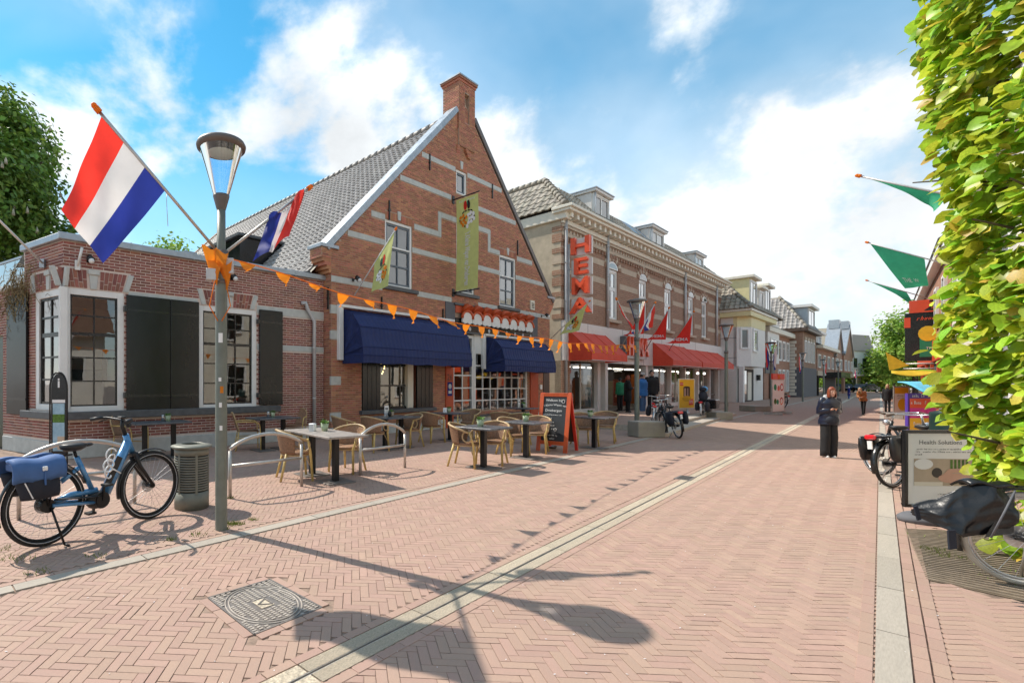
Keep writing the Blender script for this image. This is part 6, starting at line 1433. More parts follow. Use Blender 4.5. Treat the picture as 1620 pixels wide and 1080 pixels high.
pot_on('t4', .0, .05, 'orange-beige pot on the table before the dark window', 1, 'beige'); pot_on('t5', .02, .05, 'mint pot on the table before the house number'); pot_on('t6', -.02, .05, 'mint pot on the table nearest the kerb', 1.15); pot_on('t7', .04, .02, 'mint pot on the table next to the chalkboard', 1.1); pot_on('t8', .1, .05, 'mint pot beside the menu stand under the smaller awning', 1.1); pot_on('t9', -.1, .05, 'mint pot on the table beyond the chalkboard')
def holder(key, dx, dy, label, kind='napkin'):
    p, t = tabs[key]; rz = t.rotation_euler.z; q = p + Vector((dx*math.cos(rz) - dy*math.sin(rz), dx*math.sin(rz) + dy*math.cos(rz), .755))
    if kind == 'napkin':
        o = thing('napkin_holder', label, 'napkin holder', q, rz + .5, 'napkin holders on the terrace tables'); m = MB(); m.box(-.05, .05, -.05, .05, 0, .13); m.build('box', M['signwhite'], o, bevel=.008)
        for k in range(4): m = MB(); m.box(-.045 + k*.024, -.035 + k*.024, -.052, -.050, .02, .12); m.build('slot', M['galv'], o)
    elif kind == 'steel':
        o = thing('sugar_shaker', label, 'sugar shaker', q, 0, 'steel shakers on the terrace tables'); m = MB(); m.lathe([(0, 0), (.034, 0), (.034, .12), (.028, .13), (0, .132)], 16); m.build('body', M['alu'], o)
        m = MB(); m.lathe([(.0345, .10), (.036, .10), (.036, .108), (.0345, .108)], 16); m.build('band', M['blackmetal'], o)
    else:
        o = thing('menu_stand', label, 'menu stand', q, A38 + .15, 'white menu cards on the terrace tables'); m = MB(); m.box(-.085, .085, -.004, .004, .01, .26); m.build('card', M['signwhite'], o)
        m = MB(); m.box(-.06, .06, -.03, .03, 0, .012); m.build('foot', M['galv'], o); m = MB(); m.ball((-.02, -.10, .07), .055, .045, .065); m.build('caddy', M['blackmetal'], o)
        m = MB(); m.box(-.06, .05, -.0055, -.0045, .17, .21); m.build('menu_print', M['greywall'], o)
    return o
holder('t1', .10, .06, 'steel shaker beside the pot before the double shutters', 'steel'); holder('t2', -.1, .05, 'steel shaker beside the pot before the narrow shutter', 'steel'); holder('t3', -.20, -.10, 'white napkin holder on the long pale table'); holder('t5', -.14, .06, 'white napkin holder on the table before the house number')
holder('t4', -.12, .1, 'white menu card on the table before the dark window', 'menu'); holder('t8', -.08, .1, 'white menu card on the table under the smaller awning', 'menu')
# chairs
proto = make_bistro('rattan bistro chair with its back to the street at the left of the table nearest the kerb'); pale = make_bistro('paler rattan bistro chair at the far right corner of the long pale table', 'rattan_pale')
used = set()
def chair(px, py, tgt, label, src=proto, turn=0):
    p = G(px, py); q = tgt if isinstance(tgt, Vector) else tabs[tgt][0]; rz = math.atan2(q.y - p.y, q.x - p.x) + R(turn)
    if src not in used: used.add(src); src.location = p; src.rotation_euler = (0, 0, rz); src['label'] = label
    else: dup(src, p, rz, label)
chair(737, 737, 't6', 'rattan bistro chair left of the table nearest the kerb, back to the street'); chair(779, 733, 't6', 'rattan bistro chair right of the table nearest the kerb')
chair(467, 757, 't3', 'rattan bistro chair at the left end of the long pale table', turn=8); chair(550, 745, 't3', 'paler rattan bistro chair at the right side of the long pale table', pale)
chair(545, 712, 't4', 'rattan bistro chair at the far left of the table before the dark window'); chair(592, 713, 't4', 'rattan bistro chair at the near left of the table before the dark window'); chair(648, 706, 't4', 'rattan bistro chair right of the table before the dark window')
chair(683, 699, 't5', 'rattan bistro chair left of the table before the house number'); chair(742, 692, 't5', 'rattan bistro chair right of the table before the house number')
chair(811, 720, 't7', 'rattan bistro chair left of the table next to the chalkboard'); chair(848, 715, 't7', 'rattan bistro chair right of the table next to the chalkboard, touching the board')
chair(795, 698, 't8', 'rattan bistro chair left of the table under the smaller awning'); chair(823, 701, 't8', 'rattan bistro chair at the near side of the table under the smaller awning', turn=10)
chair(924, 704, 't9', 'rattan bistro chair left of the table beyond the chalkboard'); chair(957, 699, 't9', 'rattan bistro chair right of the table beyond the chalkboard')
wov = make_woven('x')
chair(205, 722, 't1', 'high-backed woven armchair behind the bicycle handlebar', wov); chair(302, 706, 't1', 'high-backed woven armchair right of the table before the double shutters', wov); chair(392, 711, 't2', 'high-backed woven armchair left of the table before the narrow shutter', wov, 10); chair(468, 698, 't2', 'high-backed woven armchair before the rainwater pipe', wov)
# chalkboard
cp, cq = G(847, 712), G(902, 716); cz = math.atan2(cq.y - cp.y, cq.x - cp.x)
f0, f1 = G(848, 712), G(897, 717); cw = (f1 - f0).length; ca = math.atan2(f1.y - f0.y, f1.x - f0.x)
cb = thing('chalkboard', 'orange-framed chalkboard A-sign with white handwriting on the terrace', 'chalkboard', (f0.x, f0.y, 0), ca)
hc = H + (HY - 621) * (f0.y + .2) / F; lean = .26
BP = lambda x, z, o=0: Vector((x, lean * z / hc + o, z))
def slat(a, b, w, name='frame_rail'): m = MB(); m.bar(a, b, .035, w, up=(0, 0, 1) if abs((Vector(b)-Vector(a)).z) < .1 else (1, 0, 0)); return m.build(name, M['orangewood'], cb, bevel=.004)
fw = .085
slat(BP(fw/2, 0), BP(fw/2, hc), fw); slat(BP(cw - fw/2, 0), BP(cw - fw/2, hc), fw)
slat(BP(fw, hc - fw/2), BP(cw - fw, hc - fw/2), fw); slat(BP(fw, .20), BP(cw - fw, .20), fw)
m = MB(); m.add([BP(fw, .23, .004), BP(cw - fw, .23, .004), BP(cw - fw, hc - fw, .004), BP(fw, hc - fw, .004)], [(0,1,2,3)]); bd = m.build('blackboard', M['board'], cb, recalc=False)
for s in (fw/2, cw - fw/2): m = MB(); m.bar((s, lean + .03, hc), (s, lean*2 + .15, 0), .04, .06, (1, 0, 0)); m.build('rear_leg', M['signred'], cb)
m = MB(); m.add([(fw/2, lean + .07, hc - .1), (cw - fw/2, lean + .07, hc - .1), (cw - fw/2, lean*2 + .11, .2), (fw/2, lean*2 + .11, .2)], [(0,1,2,3)]); m.build('rear_board', M['wood_dark'], cb, recalc=False)
m = MB(); ch = lambda xc, zc: (lambda x, y: BP(xc + x, zc + y, -.004)); xm = cw/2
def curved(s, size, xc, zc, bend):
    vs, fs = text_geo(s, 1.0); m.add([BP(xc + x*size, zc + y*size - bend*(x*size)**2, -.004) for x, y in vs], fs)
text_on(m, 'Welkom bij', .075, ch(xm - .03, hc - .17)); curved("'t Kleine Wapen van", .062, xm, hc - .27, .5); text_on(m, 'Driebergen', .08, ch(xm - .02, hc - .40)); scribble(m, ch(xm - .03, hc - .51), .42, .03, 2)
for i in range(4): scribble(m, ch(xm - .10 + i*.045, hc - .60 - i*.075), .14, .035, 10 + i)
scribble(m, lambda x, y: BP(xm - .02 + x, .36 + y - 1.2*x*x, -.004), .26, .035, 21); scribble(m, ch(xm, .28), .14, .04, 22)
m.M = None
for k in range(2): m.tube([BP(xm - .12 + k*.17 + .03*math.cos(t), .50 + .03*math.sin(t), -.004) for t in [i*.63 for i in range(10)]], .004, 4, closed=True)
m.tube([BP(cw - .16 + .03*math.cos(t), hc - .19 + .04*math.sin(t), -.004) for t in [i*.63 for i in range(10)]], .005, 4, closed=True)
m.build('chalk_writing', M['chalk'], bd, recalc=False)
ab = thing('water_bowl', 'brown dog bowl on the pavement at the foot of the chalkboard', 'bowl', G(872, 709)); m = MB(); m.lathe([(0, 0), (.10, 0), (.13, .06), (.115, .06), (.09, .03), (0, .03)], 18); m.build('bowl', M['wood_dark'], ab); m = MB(); m.disc((0, 0, .045), .10, 18, 'z'); m.build('water', M['signwhite'], ab)
# ================================================================ BICYCLES
def wheel(par, x, r, front=False, spokes=28, tyre='rubber', tw=.023, y=0, steer=0, rimmat='blackmetal'):
    w = empty('wheel', (x, y, r), steer, par)
    m = MB(); m.tube([((r - tw)*math.cos(2*math.pi*i/48), 0, (r - tw)*math.sin(2*math.pi*i/48)) for i in range(48)], tw, 10, closed=True); m.build('tyre', M[tyre], w)
    m = MB(); m.tube([((r - tw*2 - .006)*math.cos(2*math.pi*i/48), 0, (r - tw*2 - .006)*math.sin(2*math.pi*i/48)) for i in range(48)], .011, 8, closed=True); m.build('rim', M[rimmat], w)
    for s in (-1, 1):
        m = MB(); rr = r - tw*.75
        m.tube([(rr*math.cos(2*math.pi*i/48)*.955, s*tw*.96, rr*math.sin(2*math.pi*i/48)*.955) for i in range(48)], .0035, 4, closed=True); m.build('reflective_band', M['fwhite'], w)
    m = MB()
    for i in range(spokes):
        a = 2*math.pi*i/spokes; b = a + (.35 if i % 2 else -.35); s = .03 if (i//2) % 2 else -.03
        m.tube([(.03*math.cos(b), s, .03*math.sin(b)), ((r - tw*2 - .01)*math.cos(a), 0, (r - tw*2 - .01)*math.sin(a))], .0016, 3, caps=False)
    m.build('spokes', M['alu'], w)['kind'] = 'stuff'
    m = MB(); m.tube([(0, -.05, 0), (0, .05, 0)], .03, 12); m.build('hub', M['blackmetal'], w)
    m = MB(); m.tube([(0, .046, 0), (0, .05, 0)], .085, 24); m.build('brake_disc', M['alu'], w)
    return w
def fender(m, x, r, a0, a1, wd=.03, n=18):
    m.grid(lambda u, v: Vector((x + (r + .022 + .008*math.sin(math.pi*v))*math.cos(a0 + (a1-a0)*u), (v-.5)*2*wd, r + (r + .022 + .008*math.sin(math.pi*v))*math.sin(a0 + (a1-a0)*u))), n, 4)
BK = fac_pq((72, 863), (238, 820)); bq = lambda px, py, y=0: Vector((BK.u(px, y), y, BK.z(px, py, y)))
eb = thing('electric_bicycle', 'blue electric bicycle with a blue and navy pannier parked beside the litter bin', 'bicycle', BK.O, BK.ang)
RW = .388; LB = BK.u(238)
wheel(eb, 0, RW, tw=.028); wheel(eb, LB, RW, tw=.028)
def tb(name, pts, r, mat='bikeblue', n=12, **k): m = MB(); m.tube(pts, r, n, **k); return m.build(name, M[mat], eb)
ht, hb_, bb = bq(199, 690), bq(209, 714), bq(156, 789)
tb('down_tube', [bq(203, 698), bq(166, 779)], [.052, .058]); tb('head_tube', [ht + Vector((-.005, 0, .02)), hb_], .034)
m = MB(); p, q = bq(190, 722, -.05), bq(170, 766, -.05); m.bar(p, q, .075, .012, (0, 1, 0)); m.build('battery_cover', M['plastic'], eb, bevel=.01)
tb('seat_tube', [bq(121, 722), bq(147, 777)], .027); tb('frame_beam', [bq(153, 775), bq(112, 783), bq(82, 796)], [.034, .034, .026])
tb('seat_stay', [bq(124, 740), bq(96, 762)], .025)
for s in (-1, 1): tb('chain_stay', [bb + Vector((-.08, s*.06, -.01)), Vector((0.03, s*.07, RW))], .018); tb('fork_leg', [hb_ + Vector((.0, s*.055, -.0)), hb_ + Vector((.06, s*.055, -.16)), Vector((LB, s*.055, RW))], [.024, .024, .018], 'blackmetal')
m = MB(); m.box(hb_.x - .035, hb_.x + .045, -.075, .075, hb_.z - .05, hb_.z - .005); m.build('fork_crown', M['blackmetal'], eb, bevel=.012)
tb('seat_post', [bq(122, 726), bq(117, 712)], .016, 'blackmetal'); tb('stem', [ht, bq(193, 674), bq(191, 664) + Vector((.02, 0, .0))], [.026, .022, .018], 'blackmetal')
sd_ = bq(116, 708); m = MB(); m.loft([(sd_ + Vector((0, 0, z)), a, b) for z, a, b in ((-.03, .08, .04), (0, .13, .085), (.03, .14, .09), (.045, .10, .06))], 14); so = m.build('saddle', M['plastic'], eb); m = MB(); m.ball(sd_ + Vector((.14, 0, .018)), .07, .03, .02); m.build('saddle_nose', M['plastic'], so)
hc_ = bq(191, 664) + Vector((.02, 0, .0)); m = MB(); tubepath(m, [hc_ + Vector((-.16, -.33, .0)), hc_ + Vector((-.05, -.25, .02)), hc_ + Vector((.0, -.08, .0)), hc_ + Vector((.0, .08, .0)), hc_ + Vector((-.05, .25, .02)), hc_ + Vector((-.16, .33, .0))], .013, 8); hbar = m.build('handlebar', M['blackmetal'], eb)
for s in (-1, 1):
    m = MB(); m.tube([hc_ + Vector((-.18, s*.335, -.003)), hc_ + Vector((-.07, s*.27, .018))], .019, 10); m.build('grip', M['plastic'], hbar); m = MB(); m.tube([hc_ + Vector((-.03, s*.24, .0)), hc_ + Vector((-.12, s*.27, -.03))], .007, 6); m.build('brake_lever', M['blackmetal'], hbar)
m = MB(); m.box(hc_.x - .04, hc_.x + .03, -.04, .04, hc_.z + .02, hc_.z + .04); m.build('display', M['plastic'], eb, bevel=.008); m = MB(); m.ball(hc_ + Vector((.07, 0, -.06)), .03, .045, .03); m.build('front_light', M['plastic'], eb)
m = MB(); m.tube([bb + Vector((0, -.075, 0)), bb + Vector((0, .075, 0))], .085, 20); m.ball(bb + Vector((-.02, 0, 0)), .125, .07, .095); m.build('motor', M['plastic'], eb)
m = MB(); m.tube([bb + Vector((0, -.09, 0)), bb + Vector((0, -.078, 0))], .07, 20); m.build('chainring_cover', M['blackmetal'], eb)
for s, d in ((-1, Vector((.0, 0, .17))), (1, Vector((.0, 0, -.17)))):
    e = bb + d + Vector((0, s*.10, 0)); m = MB(); m.bar(bb + Vector((0, s*.09, 0)), e, .018, .028, (0, 1, 0)); cr = m.build('crank', M['blackmetal'], eb); m = MB(); m.cbox(e + Vector((0, s*.06, 0)), .09, .09, .022); m.build('pedal', M['plastic'], cr)
m = MB(); m.bar(bb + Vector((-.02, -.062, .045)), Vector((.06, -.062, RW + .05)), .012, .07, (0, 1, 0)); m.build('chain_guard', M['plastic'], eb, bevel=.01)
m = MB(); m.tube([Vector((0, -.06, RW)), Vector((.0, .06, RW))], .065, 16); m.build('hub_gear', M['blackmetal'], eb)
m = MB(); fender(m, 0, RW, R(20), R(197)); m.build('mudguard', M['blackmetal'], eb, thick=.004, recalc=False); m = MB(); fender(m, LB, RW, R(62), R(192)); m.build('mudguard', M['blackmetal'], eb, thick=.004, recalc=False)
zr = RW*2 + .075
for s in (-1, 1):
    m = MB(); m.tube([(-.36, s*.07, zr), (.22, s*.07, zr)], .009, 6); m.tube([(0, s*.075, RW), (-.12, s*.07, zr)], .008, 6); m.tube([(0, s*.075, RW), (.08, s*.07, zr)], .008, 6); m.build('carrier_rail', M['blackmetal'], eb)
m = MB(); m.tube([Vector((.02, -.07, RW - .02)), Vector((.10, -.16, .02))], .012, 6); m.tube([Vector((.10, -.16, .02)), Vector((.13, -.20, .008))], .012, 6); m.build('kickstand', M['blackmetal'], eb)
m = MB(); m.ball((-RW - .03, 0, RW + .33), .025, .03, .04); m.build('rear_light', M['redlight'], eb)
# coiled white cable lock
lc = bq(178, 724, -.07); m = MB(); m.tube([lc + Vector((.045*math.cos(t) - .015*t/6, .03*math.sin(t*.5), .05*math.sin(t) - .009*t + .06)) for t in [i*.35 for i in range(72)]], .0085, 6)
m.tube([lc + Vector((-.01, -.01, -.12)), bq(180, 742, -.08), bq(191, 748, -.07)], .0085, 6); tag(m.build('cable_lock', M['signwhite']), 'coiled white cable lock hanging on the blue bicycle frame', 'cable lock'); bpy.data.objects['cable_lock'].matrix_basis = wm(eb)
# pannier
pn = thing('pannier_bag', 'blue and navy roll-top pannier bag on the rear carrier of the blue bicycle', 'pannier', BK.O, BK.ang)
def pb_(a, b): return lambda u, v: 0
xa, xb = BK.u(22, -.15), BK.u(95, -.15); zt_, zm_, zl_ = BK.z(60, 727, -.15), BK.z(60, 757, -.2), BK.z(60, 790, -.2)
def bagside(y0, sgn, mat, z0, z1, grow, name):
    m = MB(); m.loft([(Vector(((xa+xb)/2 + sh, y0, z)), (xb-xa)/2*k, .085*q) for z, k, q, sh in ((z0, .86, .75, .03), (z0 + .04, .90, 1.0, .03), ((z0+z1)/2, .95, 1.15, .015), (z1 - .02, 1.0, .95, 0), (z1, .98, .7, 0))], 20); return m.build(name, M[mat], pn)
bagside(-.135, -1, 'bagnavy', zl_, zm_ + .03, 1, 'lower_bag'); bagside(.135, 1, 'bagnavy', zl_, zm_ + .03, 1, 'lower_bag')
for s in (-1, 1):
    def rt_(u, v): x = xa - .03 + (xb - xa + .06)*u; a = v*math.pi*.62; return Vector((x, s*(.06 + .15*math.sin(a)), zm_ - .03 + (zt_ - zm_ + .03)*math.cos(max(a - .35, 0)*.95) + .01*math.sin(u*9)))
    m = MB(); m.grid(rt_, 12, 8); m.build('roll_top', M['bagblue'], pn, thick=.03, recalc=False)
    m = MB(); xc = (xa + xb)/2 + .03; m.bar((xc, s*.215, zt_ - .06), (xc, s*.225, zm_ - .06), .03, .012, (1, 0, 0)); m.build('strap', M['bagblue'], pn); m = MB(); m.cbox((xc, s*.227, zt_ - .075), .045, .02, .04); m.build('buckle', M['signwhite'], pn, bevel=.006)
    m = MB(); m.bar((xa + .06, s*.222, zm_ - .02), (xa + .13, s*.215, zl_ + .02), .012, .008, (1, 0, 0)); m.build('reflective_strip', M['signwhite'], pn)
m = MB(); m.box(xa + .02, xb - .02, -.08, .08, zt_ - .10, zt_ - .03); m.build('bridge', M['bagblue'], pn, bevel=.01)
# plain city bicycles
def city_bike(label, loc, rz, frame='black', r=.35, panniers=None, lean=0, crate=False, seat_child=False, light=True, name='city_bicycle', steer=0.0, group='parked city bicycles'):
    b = thing(name, label, 'bicycle', loc, rz, group); b.rotation_euler = (R(lean), 0, rz); L_ = 1.08
    wheel(b, 0, r, spokes=18, rimmat='alu'); wheel(b, L_, r, spokes=18, steer=steer, rimmat='alu')
    def t(nm, pts, rad, mat=frame): m = MB(); m.tube(pts, rad, 8); return m.build(nm, M[mat], b)
    BB, HT, HB, ST = Vector((.46, 0, .30)), Vector((.83, 0, .92)), Vector((.89, 0, .74)), Vector((.30, 0, .72))
    t('down_tube', [HB, Vector((.70, 0, .45)), BB], .02); t('top_tube', [HT + Vector((.01, 0, -.06)), Vector((.62, 0, .60)), Vector((.38, 0, .52))], .018); t('seat_tube', [BB, ST], .018); t('seat_post', [ST, Vector((.27, 0, .84))], .013, 'alu'); t('head_tube', [HT, HB], .022)
    for s in (-1, 1): t('stay', [Vector((0, s*.06, r)), ST + Vector((.03, 0, -.06))], .009); t('stay', [Vector((0, s*.06, r)), BB], .011); t('fork_leg', [HB, Vector((L_ - .05, s*.05, r + .18)), Vector((L_, s*.05, r))], .012)
    t('stem', [HT, Vector((.80, 0, 1.05))], .014, 'alu')
    m = MB(); tubepath(m, [(.60, -.27, 1.06), (.74, -.25, 1.08), (.82, -.08, 1.06), (.82, .08, 1.06), (.74, .25, 1.08), (.60, .27, 1.06)], .011, 8); hb = m.build('handlebar', M['alu'], b)
    for s in (-1, 1): m = MB(); m.tube([(.58, s*.27, 1.058), (.70, s*.257, 1.075)], .017, 8); m.build('grip', M['wood_dark'], hb)
    m = MB(); m.loft([(Vector((.25 + dx, 0, .86 + z)), a, q) for z, a, q, dx in ((-.02, .08, .05, 0), (.01, .13, .09, .02), (.04, .13, .09, .01), (.05, .09, .06, 0))], 12); m.build('saddle', M['plastic'], b)
    m = MB(); fender(m, 0, r, R(30), R(200)); m.build('mudguard', M[frame], b, thick=.004, recalc=False); m = MB(); fender(m, L_, r, R(30), R(175)); m.build('mudguard', M[frame], b, thick=.004, recalc=False)
    m = MB(); m.box(-.32, .2, -.07, -.055, .74, .755); m.box(-.32, .2, .055, .07, .74, .755)
    for k in range(4): m.box(-.3 + k*.15, -.28 + k*.15, -.06, .06, .742, .752)
    m.build('carrier', M['blackmetal'], b)
    m = MB(); m.bar((.02, -.055, r + .03), BB + Vector((.05, -.055, .03)), .02, .13, (0, 1, 0)); m.build('chain_case', M['plastic'], b, bevel=.01)
    for s, dz in ((-1, .15), (1, -.15)): m = MB(); m.bar(BB + Vector((0, s*.08, 0)), BB + Vector((0, s*.09, dz)), .015, .02, (0, 1, 0)); m.cbox(BB + Vector((0, s*.13, dz)), .09, .08, .02); m.build('pedal', M['plastic'], b)
    m = MB(); m.tube([(.05, .06, r - .05), (.12, .20, .01)], .01, 6); m.build('kickstand', M['alu'], b)
    m = MB(); m.ball((.93, 0, .90), .05, .05, .05); m.build('headlamp', M['alu'], b)
    m = MB(); m.box(-.40, -.35, -.06, .06, .72, .79); m.build('rear_light', M['redlight'], b, bevel=.015); m = MB(); m.box(-.405, -.385, -.025, .025, .58, .70); m.build('reflector_plate', M['signwhite'], b)
    if panniers:
        for s in (-1, 1): m = MB(); m.loft([(Vector((-.09, s*.17, z)), .19*k, .075*q) for z, k, q in ((.40, .8, .6), (.45, .92, 1), (.60, 1, 1.1), (.73, 1.02, .8), (.76, .9, .4))], 16); m.build('pannier', M[panniers], b)
        m = MB(); m.box(-.26, .10, -.12, .12, .745, .775); m.build('pannier_flap', M[panniers], b, bevel=.01)
    return b
p, q = G(1068, 694), G(1080, 660); city_bike('black city bicycle with black panniers and a red rear light beside the concrete block', G(1074, 693), math.atan2(.95, .30) + .02, 'black', panniers='bagnavy', lean=-8)
city_bike('white-framed city bicycle with dark panniers leaning beside the yellow poster', G(1033, 676), R(52), 'alu', panniers='bagnavy', lean=5); city_bike('dark bicycle parked behind the white-framed one near the shop door', G(1040, 668), R(35), 'black')
c_ = city_bike('grey cargo-style bicycle with a wide front box right of the yellow poster', G(1112, 664), R(40), 'alu', panniers='bagnavy')
m = MB(); m.prism([(.75, .45), (1.35, .45), (1.5, .85), (.65, .85)], -.3, .3); m.build('front_box', M['black'], c_, bevel=.03); m = MB(); m.ball((.05, 0, 1.0), .18, .16, .24); m.ball((.0, 0, 1.3), .13, .13, .1); m.build('child_seat', M['bagnavy'], c_); m = MB(); m.ball((.2, 0, 1.30), .15, .14, .12); m.build('blue_rain_cover', pm('rain_cover_blue', (.12, .38, .70), .4), c_)
city_bike('black bicycle leaning behind the food-picture board', G(1240, 645), R(62), 'black', lean=10); 
# ================================================================ PEOPLE
def person(label, loc, rz, h, top, legs, hair, wide=False, coat=.47, arms='down', hairlen=.10, scarf=None, gait=0.0, stoop=0.0, puff=1.0, shoes='black', hood=None, cap=None, girth=1.0, collar=True):
    p = thing('person', label, 'person', loc, rz, None); k_ = .90 if loc.x < 13 and loc.x > 12.9 else (.88 if loc[0]/max(loc[1], .1) < .8 else .74); p.scale = (h*k_, h*k_, h)
    sh = Vector((stoop*.16, 0, .815 - stoop*.03)); nk = Vector((stoop*.20, 0, .86 - stoop*.04)); hd = Vector((stoop*.30 + .012, 0, .935 - stoop*.07))
    if arms == 'phone': A = {s: [sh + Vector((0, s*.108, 0)), Vector((.00, s*.145, .64)), Vector((.125, s*.040, .675)), Vector((.155, s*.022, .685))] for s in (-1, 1)}
    elif arms == 'one_up': A = {-1: [sh + Vector((0, -.108, 0)), Vector((-.01, -.15, .64)), Vector((.11, -.04, .66)), Vector((.14, -.02, .67))], 1: [sh + Vector((0, .108, 0)), Vector((-.02, .135, .64)), Vector((.01, .14, .50)), Vector((.02, .138, .455))]}
    elif arms == 'front': A = {s: [sh + Vector((0, s*.105, 0)), Vector((.05 + stoop*.1, s*.13, .66)), Vector((.15 + stoop*.1, s*.05, .60)), Vector((.18 + stoop*.1, s*.03, .60))] for s in (-1, 1)}
    else: A = {s: [sh + Vector((0, s*.108, 0)), Vector((-.015 + s*gait*.04, s*.135, .645)), Vector((.015 + s*gait*.09, s*.138, .50)), Vector((.025 + s*gait*.1, s*.136, .455))] for s in (-1, 1)}
    LG = {s: [Vector((0, s*.05, .50)), Vector((.015 + s*gait*.06, s*.055, .28)), Vector((s*gait*.12 - .005, s*.052, .045))] for s in (-1, 1)}
    V = [Vector((0, 0, .50)), Vector((stoop*.05, 0, .62)), sh + Vector((0, 0, -.03)), nk, hd]; Rr = [.075, .065, .075, .028, .05]; E = [(0,1),(1,2),(2,3),(3,4)]
    for s in (-1, 1):
        b = len(V); V += LG[s]; Rr += [.058, .04, .026]; E += [(0,b),(b,b+1),(b+1,b+2)]; V.append(LG[s][2] + Vector((.06, 0, -.022))); Rr.append(.02); E.append((b+2,b+3))
        b = len(V); V += A[s]; Rr += [.035, .026, .018, .017]; E += [(2,b),(b,b+1),(b+1,b+2),(b+2,b+3)]
    me = bpy.data.meshes.new('body'); me.from_pydata([tuple(v) for v in V], E, []); me.materials.append(M['skin']); o = bpy.data.objects.new('body', me); COL.objects.link(o); o.parent = p
    md = o.modifiers.new('Skin', 'SKIN'); sk = me.skin_vertices[0].data
    for i, r in enumerate(Rr): sk[i].radius = (r*.86, r*.86)
    sk[0].use_root = True; md.use_smooth_shade = True; s2 = o.modifiers.new('Sub', 'SUBSURF'); s2.levels = s2.render_levels = 2
    m = MB(); m.ball(hd, .052, .046, .066, 16, 12); m.ball(hd + Vector((.052, 0, -.008)), .012, .008, .012, 6, 5); m.ball(hd + Vector((.022, 0, -.045)), .024, .026, .018, 8, 6)
    for s in (-1, 1): m.ball(hd + Vector((-.002, s*.047, -.006)), .010, .006, .016, 6, 5)
    m.build('head', M['skin'], p)
    m = MB()
    for s in (-1, 1): m.ball(hd + Vector((.0455, s*.018, .010)), .006, .008, .005, 6, 5)
    m.build('eyes', M['eye'], p); m = MB(); m.ball(hd + Vector((.0475, 0, -.034)), .005, .014, .0045, 8, 5); m.build('mouth', M['lip'], p)
    # hair: cap over the skull, open at the face, falling to its length
    def hs(u, v):
        a = R(50) + u*(2*math.pi - R(100)); ph = v; 
        if ph < .55: t = ph/.55*math.pi*.5; r, z = math.sin(t), math.cos(t)
        else: r, z = 1 + .08*math.sin((ph-.55)/.45*3), -(ph - .55)/.45*hairlen/.07
        fr = 1 if v > .35 else 1
        q = Vector((math.cos(a)*.060*r - .006, math.sin(a)*.054*r, .076*z if z > 0 else .07*z)); q *= 1 + .03*math.sin(a*9 + v*6)
        return hd + q
    m = MB(); m.grid(hs, 26, 12)
    def fringe(u, v): a = R(-52) + u*R(104); t = v*math.pi*.36; return hd + Vector((math.cos(a)*.061*math.sin(t) - .004, math.sin(a)*.055*math.sin(t), .078*math.cos(t)))
    m.grid(fringe, 12, 5); m.build('hair', M[hair], p, thick=.008, recalc=False)
    if cap: m = MB(); m.ball(hd + Vector((-.004, 0, .03)), .060, .054, .052, 14, 8); m.box(hd.x + .04, hd.x + .10, -.04, .04, hd.z + .028, hd.z + .036); m.build('cap', M[cap], p)
    # garments
    g1 = girth; k = puff
    m = MB(); rings = [(Vector((0, 0, coat)), .088*k*g1, .118*k*g1), (Vector((0, 0, coat + .02)), .096*k*g1, .126*k*g1)]
    for z, a, b in ((.56, .092, .118), (.62, .088, .112), (.68, .092, .120), (.74, .094, .128), (.79, .084, .128), (.825, .060, .100), (.85, .042, .055), (.872, .044, .05)):
        if z > coat + .03:
            rings.append((Vector((stoop*.22*max(z-.5, 0)/.36, 0, z - stoop*.04*max(z-.6, 0)/.25)), a*(k if z < .8 else 1)*g1, b*(k*.97 if z < .8 else 1)*(g1 if z < .8 else 1)))
    if k > 1.08:                        # quilted rolls
        rr = []
        for (c0, a0, b0), (c1, a1, b1) in zip(rings[:-1], rings[1:]):
            for t in (0, .33, .66):
                q = 1 + .05*math.sin(t*3*math.pi/1.0*1.0 + .3); rr.append((c0.lerp(c1, t), (a0 + (a1-a0)*t)*(.965 if t == 0 else 1.03), (b0 + (b1-b0)*t)*(.965 if t == 0 else 1.03)))
        rr.append(rings[-1]); rings = rr
    m.loft(rings, 20); m.build('jacket', M[top], p, recalc=False)
    for s in (-1, 1):
        a = A[s]; m = MB(); pts = []; rad = []
        for i, (q0, q1) in enumerate(zip(a[:-2], a[1:-1])):
            for t in (0, .25, .5, .75): pts.append(q0.lerp(q1, t)); rad.append((.046 - .010*(i + t)/2)*k*(1.06 if (int(t*4) % 2 and k > 1.08) else 1))
        pts.append(a[2]); rad.append(.026*k); pts.insert(0, a[0] + Vector((0, -s*.03, .012))); rad.insert(0, .035)
        m.tube(pts, rad, 12); m.build('sleeve', M[top], p, recalc=False)
        hnd = empty('hand', tuple(a[3]), 0, p); d = (a[3] - a[2]).normalized(); sd = d.cross(Vector((0, 0, 1)) if abs(d.z) < .8 else Vector((1, 0, 0))).normalized(); up = sd.cross(d)
        m = MB(); m.ball((d*.004), .017, .017, .014, 10, 8)
        for f in range(4): b0 = d*.012 + sd*(f - 1.5)*.0075; m.tube([b0, b0 + d*(.020 + .004*(f in (1, 2))), b0 + d*.032 - up*.010 + d*.003*(f in (1, 2))], [.0048, .0044, .0036], 6)
        m.tube([sd*.012*-s, sd*.020*-s + d*.014 + up*.004, sd*.017*-s + d*.026 + up*.006], [.0055, .005, .004], 6); m.build('palm_and_fingers', M['skin'], hnd)
    m = MB()
    w0, w1 = (.082, .088) if wide else (.064, .042)
